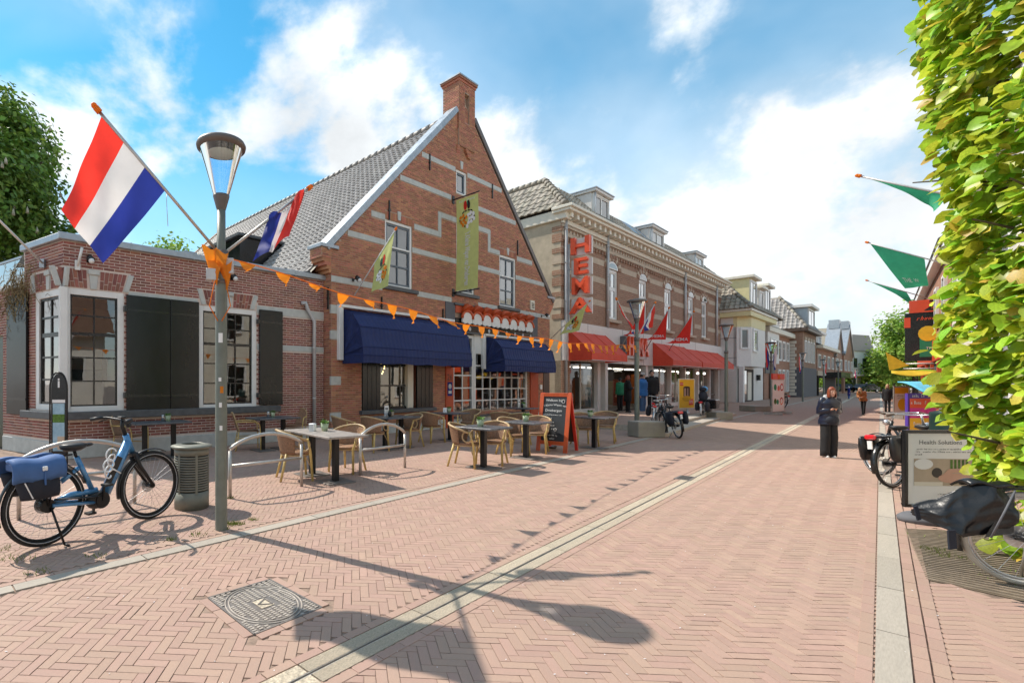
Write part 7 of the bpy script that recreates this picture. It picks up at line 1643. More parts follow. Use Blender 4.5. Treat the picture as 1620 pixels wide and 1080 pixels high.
    for s in (-1, 1):
        q = LG[s]; kx = (.066 if wide else .05); pts = [(Vector((0, s*.046, coat + .07)), w0*1.05, .062*girth), (Vector((q[0].x, s*.050, .46)), w0, kx*1.12)]
        for t in (.25, .5, .75, 1): c = q[0].lerp(q[1], t); wv = w0 + (w1 - w0)*t*.5; pts.append((Vector((c.x, c.y, c.z)), wv*(1 + .04*math.sin(t*9)), kx*(1.05 if wide else 1 - .15*t)))
        for t in (.25, .5, .75, 1): c = q[1].lerp(q[2], t); wv = w0 + (w1 - w0)*(.5 + t*.5); pts.append((Vector((c.x, c.y, c.z - (.028 if wide and t == 1 else 0))), wv*(1 + .04*math.sin(t*9+2)), kx*(1.0 if wide else .85 - .15*t)))
        m.loft(list(reversed(pts)), 16)
    m.build('trousers', M[legs], p, recalc=False)
    for s in (-1, 1):
        q = LG[s][2]; m = MB(); m.loft([(Vector((q.x + .028, q.y, z)), a, b) for z, a, b in ((.0, .072, .03), (.008, .076, .033), (.03, .06, .031), (.05, .03, .027))], 12); m.build('shoe', M[shoes], p)
    if hood: m = MB(); m.tube([nk + Vector((.03*math.cos(t) - .02, .075*math.sin(t), -.008 + .02*math.cos(t)*-1)) for t in [R(40 + i*28) for i in range(11)]], .028, 10); m.build('hood', M[hood], p)
    if scarf: m = MB(); m.loft([(Vector((.055, 0, .68)), .04, .03), (Vector((.062, 0, .76)), .034, .04), (Vector((.034, 0, .84)), .045, .05), (Vector((.015, 0, .872)), .05, .055)], 12); m.build('hoodie_front', M[scarf], p)
    return p
def facing(p, q): return math.atan2(q.y - p.y, q.x - p.x)
def ppl(px, py, ytop): p = G(px, py); return p, (py - ytop) / F * p.y / 1.0
p, h = ppl(1311, 723, 611); wmn = person('red-haired woman in a dark puffer jacket and wide black trousers looking at her phone', p, facing(p, Vector((0, 0, 0))) + R(28), h, 'puffer', 'clothblack', 'auburn', wide=True, coat=.46, arms='phone', hairlen=.075, scarf='greyknit', puff=1.22, shoes='signwhite', hood='fwhite', stoop=.25)
m = MB(); m.box(-.012, .012, -.055, .055, -.006, .006); ph = m.build('phone', M['plastic'], None, bevel=.003); tag(ph, 'smartphone held by the red-haired woman', 'phone'); d_ = Vector((math.cos(wmn.rotation_euler.z), math.sin(wmn.rotation_euler.z), 0)); ph.location = p + d_*.185*h*.74 + Vector((0, 0, .708*h)); ph.rotation_euler = (0, -.5, wmn.rotation_euler.z); ph.scale = (2.2, .7, 1)
m = MB(); m.ball((.10, 0, .53), .06, .10, .07, 12, 8); bg = m.build('shoulder_bag', M['bagnavy'], None); tag(bg, 'dark bag worn at the front by the red-haired woman', 'bag'); bg.location = p; bg.rotation_euler = (0, 0, wmn.rotation_euler.z); bg.scale = (h*.74, h*.74, h)
p, h = ppl(993, 652, 594); person('red-haired woman in a long black coat at the shop entrance', p, R(-15), h, 'clothblack', 'clothblack', 'auburn', coat=.30, arms='one_up', hairlen=.05, shoes='black', puff=1.05)
p, h = ppl(1016, 656, 590); person('man in a blue body warmer, jeans and grey cap beside the second lamp', p, R(-60), h, 'clothblue', 'denim', 'darkhair', coat=.45, hairlen=.02, cap='greyknit', puff=1.15, girth=1.12, shoes='bagnavy')
p, h = ppl(1031, 653, 586); person('dark-haired man in a black coat behind the parked bicycles', p, R(-110), h, 'clothblack', 'clothblack', 'darkhair', coat=.44, hairlen=.01, puff=1.12, girth=1.08)
p, h = ppl(977, 651, 598); person('customer in a turquoise top inside the shop doorway', p + Vector((.7, .9, 0)), R(100), h*1.02, 'fgreen', 'clothblack', 'darkhair', coat=.48, hairlen=.03)
p, h = ppl(1366, 656, 612); person('stooping blond woman in a tan jacket walking up the street', p, R(200), h*1.04, 'tan', 'clothblack', 'blond', coat=.48, arms='front', hairlen=.12, stoop=1.0, puff=1.12, gait=.8)
p, h = ppl(1404, 654, 608); person('blond woman in black walking towards the camera', p, facing(p, Vector((0, 0, 0))), h, 'clothblack', 'clothblack', 'blond', coat=.44, hairlen=.10, gait=.5, puff=1.08, shoes='skin')
p, h = ppl(1343, 631, 611); person('far pedestrian in blue with a pale head scarf before the silver-edged gables', p, R(150), h, 'fblue', 'clothblue', 'fwhite', coat=.25, hairlen=.03, puff=1.1)
p, h = ppl(1415, 628, 606); person('far pedestrian in dark clothes near the white car', p, R(150), h, 'clothblack', 'clothblack', 'darkhair', coat=.4, hairlen=.03)
# ================================================================ BOARDS AND SIGNS
def poster_stand(name, label, p, rz, w, z0, z1, frame, face, base='plate', cat='sign'):
    s = thing(name, label, cat, p, rz)
    m = MB(); m.box(-w/2, w/2, -.02, .02, z0, z0 + .035).box(-w/2, w/2, -.02, .02, z1 - .035, z1).box(-w/2, -w/2 + .035, -.02, .02, z0 + .035, z1 - .035).box(w/2 - .035, w/2, -.02, .02, z0 + .035, z1 - .035); m.build('frame', M[frame], s, bevel=.005)
    m = MB(); m.box(-w/2 + .03, w/2 - .03, -.008, .012, z0 + .03, z1 - .03); f = m.build('poster', M[face], s)
    return s, f
Q = lambda m, x0, x1, z0, z1, y=-.010: m.poly([(x0, y, z0), (x1, y, z0), (x1, y, z1), (x0, y, z1)])
# yellow poster with the pan
M['posteryellow'] = pm('poster_yellow', (.80, .45, .02), .4, var=.05)
p = G(1086, 660); zq = lambda py: H + (HY - py) * p.y / F
s, f = poster_stand('poster_board', 'yellow poster board with a steel pan before the striped brick shop', p, R(26), 1.28, zq(646), zq(599), 'offwhite', 'posteryellow')
zc = (zq(646) + zq(599)) / 2; m = MB(); Q(m, -.26, .26, zc - .12, zc + .28); m.disc((0, -.011, zc + .28), .26, 18, 'y', .06); m.build('pan_print', M['plastic'], f, recalc=False)
m = MB(); Q(m, -.20, -.07, zc - .1, zc + .25, -.013); Q(m, .05, .12, zc - .1, zc + .25, -.013); m.build('pan_shine_print', M['galv'], f, recalc=False); m = MB(); m.disc((0, -.0115, zc - .22), .36, 20, 'y', .13); m.build('drawing_print', pm('poster_ochre', (.55, .30, .015), .5), f, recalc=False)
m = MB(); Q(m, -.52, -.28, zq(605) - .14, zq(605) + .02); Q(m, .18, .52, zc - .52, zc - .24); m.build('red_tag_print', M['signred'], f, recalc=False)
m = MB(); text_on(m, 'HEMA', .09, lambda x, y: (-.40 + x, -.013, zq(605) - .06 + y)); text_on(m, '50%', .18, lambda x, y: (.35 + x, -.013, zc - .38 + y), bold=.01); m.build('lettering', M['fwhite'], f, recalc=False)
m = MB(); m.lathe([(0, 0), (.55, .0), (.52, .06), (.1, .10), (.05, zq(646))], 20, (.1, 0, 0)); m.build('foot', M['galv'], s)
# restaurant board
p = G(1231, 655); s, f = poster_stand('pavement_board', 'white pavement board with food pictures and a dark red top below the fourth lamp', p, R(32), 1.75, .12, 1.75, 'galv', 'signwhite')
m = MB(); m.box(-.87, .87, -.03, .03, 1.75, 2.02); m.build('header', M['signred'], s); m = MB(); m.poly([((.16 if i % 2 else .07)*math.cos(math.pi*i/6)*1.4, -.034, 1.87 + (.16 if i % 2 else .07)*math.sin(math.pi*i/6)) for i in range(12)]); m.build('star_emblem', M['orange'], s, recalc=False)
for k, (x, z, r, mm) in enumerate(((-.45, 1.35, .2, 'fgreen'), (.05, 1.3, .17, 'signred'), (.5, 1.35, .24, 'redlight'), (-.45, .65, .18, 'leafgreen'), (-.1, .62, .16, 'fgreen'), (.45, .65, .24, 'redlight'))):
    m = MB(); m.disc((x, -.011, z), r, 14, 'y', r*.8); m.build('food_print', M[mm], f, recalc=False)
    if k in (2, 5): m = MB(); m.disc((x, -.013, z), r*.65, 14, 'y', r*.5); m.build('plate_print', M['signwhite'], f, recalc=False)
for s_ in (-.7, .7): m = MB(); m.box(s_ - .04, s_ + .04, -.35, .35, 0, .12); m.build('foot', M['galv'], s)
# wellness poster at the right
p = G(1478, 826); zq = lambda py: H + (HY - py) * p.y / F; wS = .80
s, f = poster_stand('poster_stand', 'black-framed wellness poster stand beside the leafy tree at the right', Vector((p.x + .08, p.y, 0)), R(-3), wS, zq(802), zq(680), 'black', 'signwhite')
zt, zb = zq(680), zq(802); hz = lambda f_: zt - (zt - zb)*f_
m = MB(); text_on(m, 'Health Solutions', .068, lambda x, y: (x - .02, -.010, hz(.16) + y), bold=.002); scribble(m, lambda x, y: (x + .01, -.010, hz(.255) + y), .60, .018, 31); scribble(m, lambda x, y: (x + .01, -.010, hz(.29) + y), .60, .018, 32); scribble(m, lambda x, y: (x - .24, -.010, hz(.325) + y), .10, .018, 33)
for i in range(3): scribble(m, lambda x, y: (x + .08, -.010, hz(.835 + i*.05) + y), .26, .017, 40 + i)
m.build('lettering', pm('print_grey', (.16, .16, .17), .6), f, recalc=False)
im = MB(); Q(im, -.30, .34, hz(.72), hz(.37)); im.build('photo_print', M['beige'], f, recalc=False)
m = MB(); m.disc((-.20, -.012, hz(.44)), .10, 18, 'y', .06); m.build('lamp_print', M['signwhite'], f, recalc=False); m = MB(); m.disc((-.06, -.012, hz(.55)), .055, 14); m.build('hair_print', M['darkhair'], f, recalc=False)
m = MB(); m.disc((.12, -.0125, hz(.62)), .17, 18, 'y', .055); m.poly([(-.02, -.013, hz(.60)), (.06, -.013, hz(.50)), (.24, -.013, hz(.49)), (.24, -.013, hz(.54)), (.10, -.013, hz(.55)), (.06, -.013, hz(.64))]); m.build('skin_print', M['skin'], f, recalc=False)
m = MB(); [Q(m, .08 + i*.04, .105 + i*.04, hz(.54), hz(.38), -.0115) for i in range(5)]; m.build('green_stripe_print', M['leafgreen'], f, recalc=False)
m = MB(); Q(m, -.30, .0, hz(.72), hz(.67), -.0115); m.build('table_print', M['offwhite'], f, recalc=False)
for x in (-.22, .22): m = MB(); m.tube([(x, 0, .09), (x, 0, zb + .02)], .022, 8); m.build('leg', M['blackmetal'], s)
m = MB(); m.loft([(Vector((0, 0, z)), a, b) for z, a, b in ((.0, .40, .22), (.05, .41, .23), (.085, .37, .19), (.095, .27, .12))], 24); m.build('foot', M['greywall'], s)
# ================================================================ RIGHT-HAND FRONTAGE
RF = Fac(SP(26, -3.6), (SD.x, SD.y)); 
rb = thing('corner_shop', 'brick shop with an orange fascia on the right, mostly behind the leafy tree', 'building', RF.O, RF.ang)
m = MB(); m.box(0, 20, -7, 0, 0, 6.3); m.build('wall', M['far_brick'], rb); m = MB(); m.box(-.2, 20.3, -7.2, .25, 6.3, 6.6); m.build('eave', M['white'], rb)
m = MB(); m.add([(-.2, .3, 6.6), (20.3, .3, 6.6), (20.3, -3, 9.2), (-.2, -3, 9.2), (20.3, -7, 6.6)], [(0,1,2,3), (1,4,2)]); m.build('roof', M['tile_dark'], rb)
for i in range(5):
    u = 1.5 + i*4; k = empty('street_window', (u, 0, 0), R(180), rb); window(k, -1.2, 0, 3.9, 5.6, 2, (1,), fw=.12, y=-.03, sash=0, bm='white', glass='glass_dark')
    m = MB(); m.box(u - .9, u + 1.9, -.02, .05, .4, 2.4); m.build('shop_window', M['glass_dark'], rb)
m = MB(); m.box(0, 20, .0, .12, 2.5, 3.4); m.build('fascia', M['letter'], rb)
for i in range(5): m = MB(); u = .3 + i*4; m.box(u, u + .35, .0, .1, 0, 2.5); m.build('pier', M['pilaster'], rb)
CF = Fac(SP(7, -3.6), (SD.x, SD.y)); ch_ = thing('cream_house', 'cream plastered house on the right hidden behind the leafy tree, carrying the green flags', 'building', CF.O, CF.ang)
m = MB(); m.box(0, 18.8, -7, 0, 0, 6.0); m.build('wall', M['offwhite'], ch_); m = MB(); m.box(-.2, 18.9, -7.2, .25, 6.0, 6.25); m.build('eave', M['white'], ch_)
m = MB(); m.add([(-.2, .3, 6.25), (18.9, .3, 6.25), (18.9, -3.5, 9.0), (-.2, -3.5, 9.0)], [(0,1,2,3)]); m.build('roof', M['tile_dark'], ch_)
for i in range(4):
    u = 2 + i*4.6
    for z0_, z1_ in ((.8, 2.6), (3.8, 5.4)): k = empty('street_window', (u, 0, 0), R(180), ch_); window(k, -1.4, 0, z0_, z1_, 2, (1, 1.5), fw=.12, y=-.03, sash=0, bm='white', glass='glass_dark')
# projecting sign boxes (turned to the street)
def proj_sign(t, w0, w1, z0, z1, mat, label, th=.16):
    a = SP(t, w0); o = thing('projecting_sign', label, 'sign', (a.x, a.y, 0), SANG - R(90)); L_ = abs(w1 - w0); m = MB(); m.box(0, L_, -th/2, th/2, z0, z1); m.build('panel', M[mat], o, bevel=.01); return o, L_
o, L_ = proj_sign(33, -2.72, -3.58, 2.55, 4.70, 'black', 'black projecting sign with an orange top and green notice on the right-hand shop')
m = MB(); m.box(.12, L_ + .8, -.1, .1, 4.70, 5.25); m.build('orange_panel', M['letter'], o); m = MB(); m.box(-.02, .16, -.085, .085, 4.05, 4.5); m.build('orange_block', M['letter'], o)
m = MB(); text_on(m, 'Z', .62, lambda x, y: (.75 + x, -.104, 4.97 + y), bold=.02, shear=.3); m.build('lettering', M['black'], o, recalc=False)
m = MB(); scribble(m, lambda x, y: (.72 + x + y*.3, -.084, 4.36 + y), .8, .17, 51); m.build('lettering', M['letter'], o, recalc=False)
m = MB(); m.box(.42, L_ + .4, -.10, -.082, 2.72, 3.75); gnp = m.build('green_notice', M['fgreen'], o); m = MB(); text_on(m, 'THE', .14, lambda x, y: (.72 + x, -.104, 3.1 + y)); m.build('lettering', M['signwhite'], gnp, recalc=False)
m = MB(); m.disc((.65, -.106, 3.75), .28, 14, 'y', .34); m.build('yellow_motif', pm('sign_yellow', (.8, .5, .02), .5), gnp, recalc=False)
m = MB()
for z in (2.2, 2.42): m.tube([(-.05, -.2, z), (1.4, -.2, z)], .03, 6)
m.build('steel_tubes', M['galv'], o)
m = MB(); m.box(-.02, 1.3, -.3, .2, 2.02, 2.12); m.build('dark_shelf', M['black'], o)
yf = thing('yellow_awning', 'yellow pointed awning flap under the black projecting sign', 'awning', SP(31, -2.9, 0), SANG - R(90)); m = MB(); m.add([(-.75, 0, 2.9), (-.1, .0, 2.3), (-.65, -.1, 2.1)], [(0,1,2)]); m.grid(lambda u, v: Vector((-.6 + u*1.2, -.4*v, 2.1 - .25*v*math.sin(math.pi*(.15+u*.7)))), 8, 3); m.build('canvas', pm('awning_yellow', (.75, .58, .04), .6, trans=.4), yf, recalc=False, thick=.01)
# green flags
def thee_print(f, S, nrm):
    for s_ in (-1, 1): m = MB(); text_on(m, 'THE  W', .22, lambda x, y: S(.80 - y/1.3, .46 + x/1.5*1) + nrm*.012*s_, bold=.004); m.build('lettering', M['fwhite'], f, recalc=False)
for (t, tip, h1, c, d_, lab, wv) in ((14, (1362, 279), .62, (1474, 316), (1476, 336), 'green flag nearest the camera on the right, seen nearly edge-on', .03), (24, (1374, 384), .66, (1432, 456), (1469, 452), 'middle green flag on the right with pale lettering along its edge', .03), (34, (1373, 444), .6, (1449, 478), (1460, 500), 'furthest green flag on the right, hanging narrow before the orange panel', .03)):
    tp = SP(t, -1.68); tp = at(tip[0], tip[1], tp.y); bs = SP(t + .2, -3.58, tp.z - 1.15); pdx = tp - bs
    flag('green_flag', lab, 'flag', bs, tp, (bs + pdx*.985, bs + pdx*(1 - h1)), (at(c[0], c[1], tp.y - .25), at(d_[0], d_[1], tp.y - .75)), ['fgreen'], 1, 'green flags on the right-hand shop', wave=wv, waves=.8, printfn=thee_print if t == 24 else None, pole='pipe', pole_r=.02)
# shop display on the pavement
dp = G(1458, 694); zq = lambda py: H + (HY - py) * dp.y / F
ds = thing('display_stand', 'colourful display stand with a light blue hood and orange fish before the right-hand shop', 'display stand', dp, R(4))
m = MB(); xw = lambda px: (px - 1458) * dp.y / F
M['purple'] = pm('print_purple', (.09, .04, .33), .5); M['magenta'] = pm('print_magenta', (.62, .03, .26), .5); M['hoodblue'] = pm('hood_blue', (.12, .48, .68), .5)
m.box(xw(1434), xw(1500), 0, .06, .15, zq(622)); m.build('panel', M['purple'], ds)
for a, b, mm in ((630, 645, 'letter'), (645, 661, 'magenta'), (661, 680, 'posteryellow')): m = MB(); m.box(xw(1437), xw(1492), -.012, -.002, zq(b), zq(a)); m.build('print_band', M[mm], ds)
m = MB(); [scribble(m, (lambda zz: lambda x, y: (xw(1452) + x, -.016, zz + y))(zq(z_)), w_, .09, 60 + z_) for z_, w_ in ((628, .42), (639, .5), (656, .38), (672, .34))]; m.build('lettering', M['signwhite'], ds, recalc=False)
m = MB(); m.grid(lambda u, v: Vector((xw(1424) + u*(xw(1500) - xw(1424)), -.5 + .6*v, zq(622) + (zq(604) - zq(622))*math.sin(v*math.pi/2))), 8, 6); m.build('hood', M['hoodblue'], ds, thick=.03, recalc=False)
fs_ = MB(); cx, cz = xw(1459), zq(608); fs_.poly([(cx + .36*math.cos(t)*(1), -.55, cz + .12*math.sin(t) + .04*math.cos(t*2)) for t in [i*math.pi/9 for i in range(18)]]); fs_.poly([(cx + .30, -.55, cz), (cx + .48, -.55, cz + .12), (cx + .48, -.55, cz - .12)]); fs_.build('orange_fish', M['letter'], ds, thick=.02, recalc=False)
for x in (xw(1436), xw(1496)): m = MB(); m.box(x - .03, x + .03, 0, .05, 0, .16); m.build('foot', M['blackmetal'], ds)
cr = thing('card_rack', 'turning postcard rack full of cards beside the colourful display stand', 'card rack', G(1488, 702), 0)
m = MB(); m.tube([(0, 0, 0), (0, 0, 1.75)], .025, 8); m.build('pole', M['galv'], cr); m = MB(); m.lathe([(.25, 0), (.25, .03), (0, .04)], 16); m.build('foot', M['galv'], cr)
for i in range(9):
    for k in range(4):
        a = k*math.pi/2 + .4; m = MB(); m.box(-.07, .07, .10, .115, .5 + i*.135, .5 + i*.135 + .11); o = m.build('card', M[('disp%d' % ((i*3 + k*5) % 8))], cr); o.rotation_euler = (.12, 0, a)
p = G(1426, 662); s, f = poster_stand('pavement_board', 'white and yellow pavement board beyond the display stand on the right', p, R(8), .85, .2, 1.42, 'galv', 'signwhite')
m = MB(); Q(m, -.36, .36, 1.10, 1.36); m.disc((.05, -.0105, .62), .26, 16); m.build('yellow_print', M['posteryellow'], f, recalc=False); m = MB(); scribble(m, lambda x, y: (x, -.0125, .98 + y), .5, .07, 71); scribble(m, lambda x, y: (x, -.0125, .88 + y), .5, .05, 72); m.build('small_print', M['greywall'], f, recalc=False)
for s_ in (-.36, .36): m = MB(); m.box(s_ - .03, s_ + .03, -.3, .3, 0, .2); m.build('foot', M['galv'], s)
# ================================================================ BICYCLES AT THE RIGHT
city_bike('black bicycle with black panniers and a red rear light left of the wellness poster', G(1412, 771), R(14), 'black', r=.345, panniers='tarp', lean=-4)
b3 = city_bike('bicycle with a dark green child seat behind the wellness poster', G(1490, 772), R(75), 'black', r=.34)
m = MB(); m.grid(lambda u, v: Vector((-.15 + .26*math.cos(R(-120 + 240*u))*-.8, .19*math.sin(R(-120 + 240*u)), .80 + .42*v - .10*abs(u - .5)*2*v)), 16, 6); m.build('child_seat_shell', pm('seat_green', (.012, .035, .03), .4), b3, thick=.03, recalc=False)
m = MB(); m.ball((-.06, 0, .84), .2, .17, .07); m.build('child_seat_base', M['plastic'], b3)
p = G(1622, 926); b4 = city_bike('black bicycle with a pale rear tyre and large black cover at the near right', p, R(-20), 'black', r=.36)
for w_ in b4.children:
    if w_.name.startswith('wheel'):
        for c in w_.children:
            if c.name.startswith('tyre'): c.data.materials[0] = pm('pale_tyre', (.48, .44, .37), .8, var=.15)
        break
for w_ in list(b4.children):
    if w_.name.split('.')[0] in ('rear_light', 'reflector_plate'): bpy.data.objects.remove(w_)
# loose black pannier cover: flap thrown back over the carrier, bag beside the wheel
bagc = thing('pannier_cover', 'large black tarpaulin pannier cover flapping over the carrier of the near right bicycle', 'pannier', p)
YB = p.y - .22
def bp_(px, py, dy=0): return at(px, py, YB + dy) - p
top_ = [bp_(1446, 800, .25), bp_(1500, 794, .12), bp_(1536, 768, .05), bp_(1570, 766, 0), bp_(1606, 773, -.03)]; bot_ = [bp_(1456, 816, .22), bp_(1500, 838, .08), bp_(1535, 850, 0), bp_(1568, 852, -.05), bp_(1600, 846, -.05)]
def lerpl(L, u): x = u*(len(L)-1); i = min(int(x), len(L)-2); return L[i].lerp(L[i+1], x - i)
def bagf(u, v): q = lerpl(top_, u).lerp(lerpl(bot_, u), v); return q + Vector((0, -.035*math.sin(math.pi*v)*(.3 + u) + .05*abs(math.sin(u*4.0 - v*1.8 + .4)) + .022*abs(math.sin(u*7.5 + v*3.2)) - .004*math.sin(v*23 + u*9), .010*math.sin(u*9)))
m = MB(); m.grid(bagf, 60, 30); m.build('cover', M['tarp'], bagc, thick=.006, recalc=False)
m = MB(); m.grid(lambda u, v: lerpl(top_[2:], u) + Vector((.02*v, .13*v, .03*math.sin(math.pi*v) - .02*v + .015*math.sin(u*8))), 12, 8); m.build('top_flap', M['tarp'], bagc, thick=.015, recalc=False)
m = MB(); m.add([bp_(1557, 850, -.03), bp_(1604, 843, -.03), bp_(1606, 776, 0), bp_(1606, 776, .2), bp_(1604, 843, .2), bp_(1557, 850, .2)], [(0,1,2), (1,4,3,2), (0,5,4,1)]); m.build('side_panel', M['tarp'], bagc, recalc=False)
m = MB(); m.bar(bp_(1448, 800, .2), bp_(1454, 822, .2), .03, .008, (0, 1, 0)); m.bar(bp_(1505, 838, .05), bp_(1507, 868, .05), .055, .01, (0, 1, 0)); m.build('strap', M['bagnavy'], bagc)
m = MB(); m.tube([bp_(1606, 776, -.07), bp_(1588, 812, -.17), bp_(1568, 850, -.10)], .006, 5); m.build('piping', M['greywall'], bagc)
# ================================================================ TREES
LEAF = ([(0,0,0), (.36,.06,.07), (.55,.36,.11), (.44,.72,.03), (0,1.06,-.15), (-.44,.72,.03), (-.55,.36,.11), (-.36,.06,.07), (0,.10,-.015), (0,.5,-.03), (0,.82,-.07), (.22,-.10,.03), (-.22,-.10,.03)],
        [(8,11,1), (8,1,2,9), (9,2,3,10), (10,3,4), (8,12,0), (8,0,11), (8,7,12), (8,9,6,7), (9,10,5,6), (10,4,5)])
LC = Vector((6.42, 4.02, 0))
lt = thing('lime_tree', 'clipped lime tree with large yellow-green leaves filling the right edge', 'tree', LC)
m = MB(); m.tube([(0, 0, -.02), (.02, 0, 1.5), (0, .02, 4), (.03, 0, 7)], [.15, .13, .10, .05], 12)
m.build('trunk', M['bark'], lt)
rl = random.Random(5); br = MB(); A_, B_ = [], []; crown = empty('crown', (0, 0, 0), 0, lt)
for k in range(90):
    z = rl.uniform(.7, 7); a = rl.uniform(0, 6.28); q_ = rl.uniform(.6, .98); e = Vector((math.cos(a)*q_, math.sin(a)*q_, z + .25)); br.tube([(0, 0, z - .2), e*.5 + Vector((0, 0, z*.5)), e], [.028, .016, .006], 5, caps=False)
br.build('limbs', M['bark'], crown)
cnt = 0
while cnt < 8000:
    a = rl.uniform(R(95), R(325)); z = rl.uniform(.68, 7.4) if rl.random() > .015 else rl.uniform(.1, .7)
    n1 = noise.noise(Vector((math.cos(a)*1.3, math.sin(a)*1.3, z*1.1))); n2 = noise.noise(Vector((a*3.1, z*2.6, 4)))
    rr = .79 + .17*n1 + .09*n2 + (.10*rl.random() if rl.random() < .08 else 0) + (-.07 if 1.7 < z < 2.7 else 0)
    depth = rl.random()**1.6*.34; rad = rr - depth
    if z < 1.45: rad *= .66 + .34*max(0, (z - .8)/.65)**.8 if z > .8 else .66 - .15*rl.random()
    if n2 < -.16 and depth < .16: continue
    pos = Vector((rad*math.cos(a), rad*math.sin(a), z)); w = pos + LC; px, py = proj(w) if w.y > 1 else (9999, 0)
    if px > 1860 or px < 1300: continue
    cnt += 1
    out = Vector((math.cos(a), math.sin(a), 0)); ln = rl.uniform(.06, .14) * (1.0 if depth < .2 else .9)
    up = (out*rl.uniform(.15, .9) + Vector((rl.uniform(-.7, .7), rl.uniform(-.7, .7), rl.uniform(.2, 1.3)))).normalized()
    tipd = (Vector((rl.uniform(-1, 1), rl.uniform(-1, 1), -rl.uniform(.1, .9))) + out*rl.uniform(.0, 1.0)); tipd = (tipd - up*tipd.dot(up)).normalized(); sx = tipd.cross(up)
    wd = ln*rl.uniform(.85, 1.05); Mx = Matrix(((sx.x*wd, tipd.x*ln, up.x*ln, pos.x), (sx.y*wd, tipd.y*ln, up.y*ln, pos.y), (sx.z*wd, tipd.z*ln, up.z*ln, pos.z), (0, 0, 0, 1)))
    (B_ if rl.random() < .07 and depth < .1 else A_).append(Mx)
emit(crown, 'leaf', A_, LEAF, M['leafbig'], 250, 'leaves', smooth=True); emit(crown, 'young_leaf', B_, LEAF, M['leafred'], 50, 'young_leaves', smooth=True)
def tree(name, label, base, crown_c, rx, rz_, n, leaf, mat, trunk_r=.3, seed=1, group=None, blossom=0, cluster=7):
    t = thing(name, label, 'tree', (base.x, base.y, 0), 0, group); rr = random.Random(seed); cc = crown_c - Vector((base.x, base.y, 0))
    m = MB(); m.tube([(0, 0, -.1), (0, 0, cc.z*.5), cc + Vector((0, 0, rz_*.3))], [trunk_r, trunk_r*.75, trunk_r*.2], 10)
    for k in range(14): a = rr.uniform(0, 6.28); e = cc + Vector((math.cos(a)*rx*.7, math.sin(a)*rx*.7, rr.uniform(-.5, .6)*rz_)); s0 = Vector((0, 0, cc.z*.55 + rr.uniform(0, .3)*rz_)); m.tube([s0, s0.lerp(e, .5) + Vector((0, 0, .2*rz_)), e], [trunk_r*.35, trunk_r*.2, .03], 6, caps=False)
    m.build('trunk', M['bark'], t)
    vs, bl = [], MB(); lumps = [(Vector((rr.gauss(0, .5), rr.gauss(0, .5), rr.gauss(0, .5))).normalized()*rr.uniform(.45, .85), rr.uniform(.28, .42)) for _ in range(26)]
    quads = []
    for i in range(n // cluster):
        c, r = lumps[rr.randrange(26)]; d = Vector((rr.gauss(0, 1), rr.gauss(0, 1), rr.gauss(0, 1))).normalized(); q = c + d*r*rr.uniform(.75, 1.08)
        p0 = cc + Vector((q.x*rx, q.y*rx, q.z*rz_))
        for j in range(cluster):
            up = (d*.8 + Vector((rr.uniform(-.7, .7), rr.uniform(-.7, .7), rr.uniform(-.1, 1)))).normalized(); a = up.orthogonal().normalized(); a.rotate(Matrix.Rotation(rr.uniform(0, 6.28), 3, up)); b = up.cross(a)
            pp = p0 + Vector((rr.gauss(0, 1), rr.gauss(0, 1), rr.gauss(0, .8)))*leaf*1.1; s = leaf*rr.uniform(.6, 1.2)
            quads.append([pp - a*s*.5, pp + b*s*.32, pp + a*s*.6 - up*s*.15, pp - b*s*.32])
        if blossom and rr.random() < blossom and q.z > -.4:
            e = p0 + d*.25; bl.loft([(e + Vector((0, 0, .0)), .07, .07), (e + Vector((0, 0, .12)), .06, .06), (e + Vector((0, 0, .28)), .015, .015)], 6)
    V = np.array([[list(v) for v in q] for q in quads]); o = link_mesh('crown', fastmesh('crown', V, [(0,1,2,3)], M[mat]), t); o['kind'] = 'stuff'
    if blossom: bl.build('blossom', M['blossom'], t, recalc=False)['kind'] = 'stuff'
    return t
c = Vector((-16.3, 23, 9.9)); tree('chestnut_tree', 'large dark green chestnut tree in blossom behind the annex at the far left', Vector((c.x, c.y, 0)), c, 4.7, 5.5, 46000, .30, 'chestnut', .45, 3, blossom=.035)
tree('shrub_tree', 'pale green treetop peeping over the annex roof', Vector((-9.0, 30, 0)), at(277, 412, 30), 1.6, 1.2, 1500, .3, 'fartree', .15, 9)
for i, (px, py, Y, rx, rz_, n, lab) in enumerate(((1399, 583, 90, 4.2, 4.2, 9000, 'bright green tree closing the street, left of the pair'), (1436, 578, 80, 4.0, 5.0, 8000, 'bright green tree closing the street, right of the pair'), (1448, 545, 52, 2.9, 5.0, 9000, 'taller dense green tree behind the black projecting sign'))):
    c = at(px, py, Y); tree('street_tree', lab, Vector((c.x, c.y, 0)), c, rx, rz_, n, .5 if Y > 60 else .32, 'fartree', .25, 20 + i, 'trees at the end of the street')
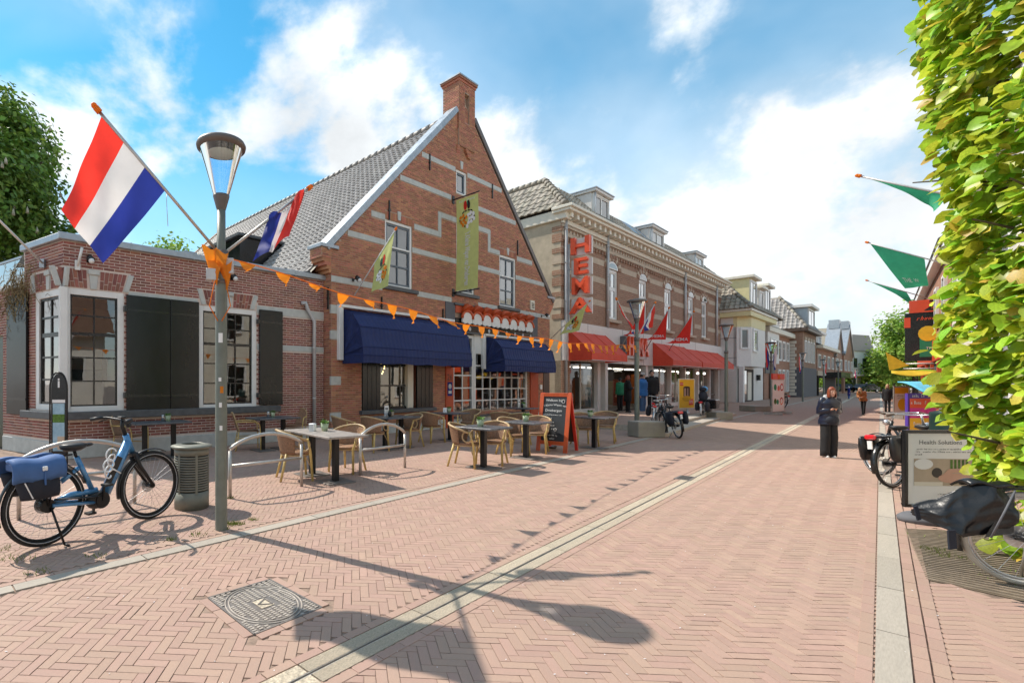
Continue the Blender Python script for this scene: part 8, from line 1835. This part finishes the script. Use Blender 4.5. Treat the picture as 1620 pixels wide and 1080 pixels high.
# ================================================================ CARS FAR AWAY AND THE HOUSE OPPOSITE
def car(label, p, rz, mat):
    c = thing('parked_car', label, 'car', p, rz, 'cars at the end of the street')
    m = MB(); prof = [(-2.1, .35), (-2.15, .75), (-1.9, .92), (-1.2, .98), (-.6, 1.42), (.8, 1.45), (1.6, 1.0), (2.05, .9), (2.1, .4)]; m.prism(prof, -.85, .85); m.build('body', mat, c, bevel=.06)
    for s in (-1, 1):
        m = MB(); m.prism([(-1.0, 1.0), (-.55, 1.36), (.75, 1.38), (1.35, 1.0)], s*.852, s*.862); m.build('side_window', M['plastic'], c)
        for x in (-1.35, 1.3):
            m = MB(); m.tube([(x, s*.70, .32), (x, s*.88, .32)], .32, 18); w = m.build('wheel', M['rubber'], c); m = MB(); m.tube([(x, s*.86, .32), (x, s*.89, .32)], .2, 14); m.build('rim', M['alu'], w)
    m = MB(); m.add([(-1.24, -.75, .99), (-.62, -.7, 1.41), (-.62, .7, 1.41), (-1.24, .75, .99)], [(0,1,2,3)]); o = m.build('windscreen', M['plastic'], c); o.location = (-.02, 0, .015)
    for s in (-.6, .6): m = MB(); m.box(-2.17, -2.08, s - .2, s + .2, .68, .82); m.build('headlight', M['signwhite'], c)
    return c
car('dark parked car at the end of the street', at(1368, 606, 84).xy.to_3d(), R(10), pm('car_dark', (.015, .02, .035), .25, .4, coat=1)); car('white parked car under the trees at the end of the street', at(1391, 606, 92).xy.to_3d(), R(5), pm('car_white', (.75, .75, .75), .25, coat=1))
OP = Fac(SP(4.5, -8.2), (-SD.x, -SD.y)); oh = thing('white_house_opposite', 'white plastered house with a tiled roof across the street, seen in the window reflections', 'building', OP.O, OP.ang)
m = MB(); m.box(0, 22, 0, 8, 0, 4.2); m.build('wall', pm('white_plaster', (.74, .71, .65), .85, var=.06, dirt=.15), oh)
m = MB(); m.poly([(-.3, -.5, 4.1), (22.3, -.5, 4.1), (22.3, 4, 8.2), (-.3, 4, 8.2)]); m.poly([(-.3, 8.5, 4.1), (22.3, 8.5, 4.1), (22.3, 4, 8.2), (-.3, 4, 8.2)]); m.build('roof', pm('brown_roof', (.16, .085, .055), .8, var=.3, scale=12), oh, recalc=False)
for i in range(3): window(oh, 1.6 + i*7.2, 3.2 + i*7.2, 1.0, 3.0, 2, (1, 1.6), fw=.12, y=-.03, sash=.04, bm='black', glass='glass_dark')
for u in (5, 19): m = MB(); m.box(u, u + .9, -.03, .05, .05, 2.3); m.build('door', M['wood_dark'], oh)
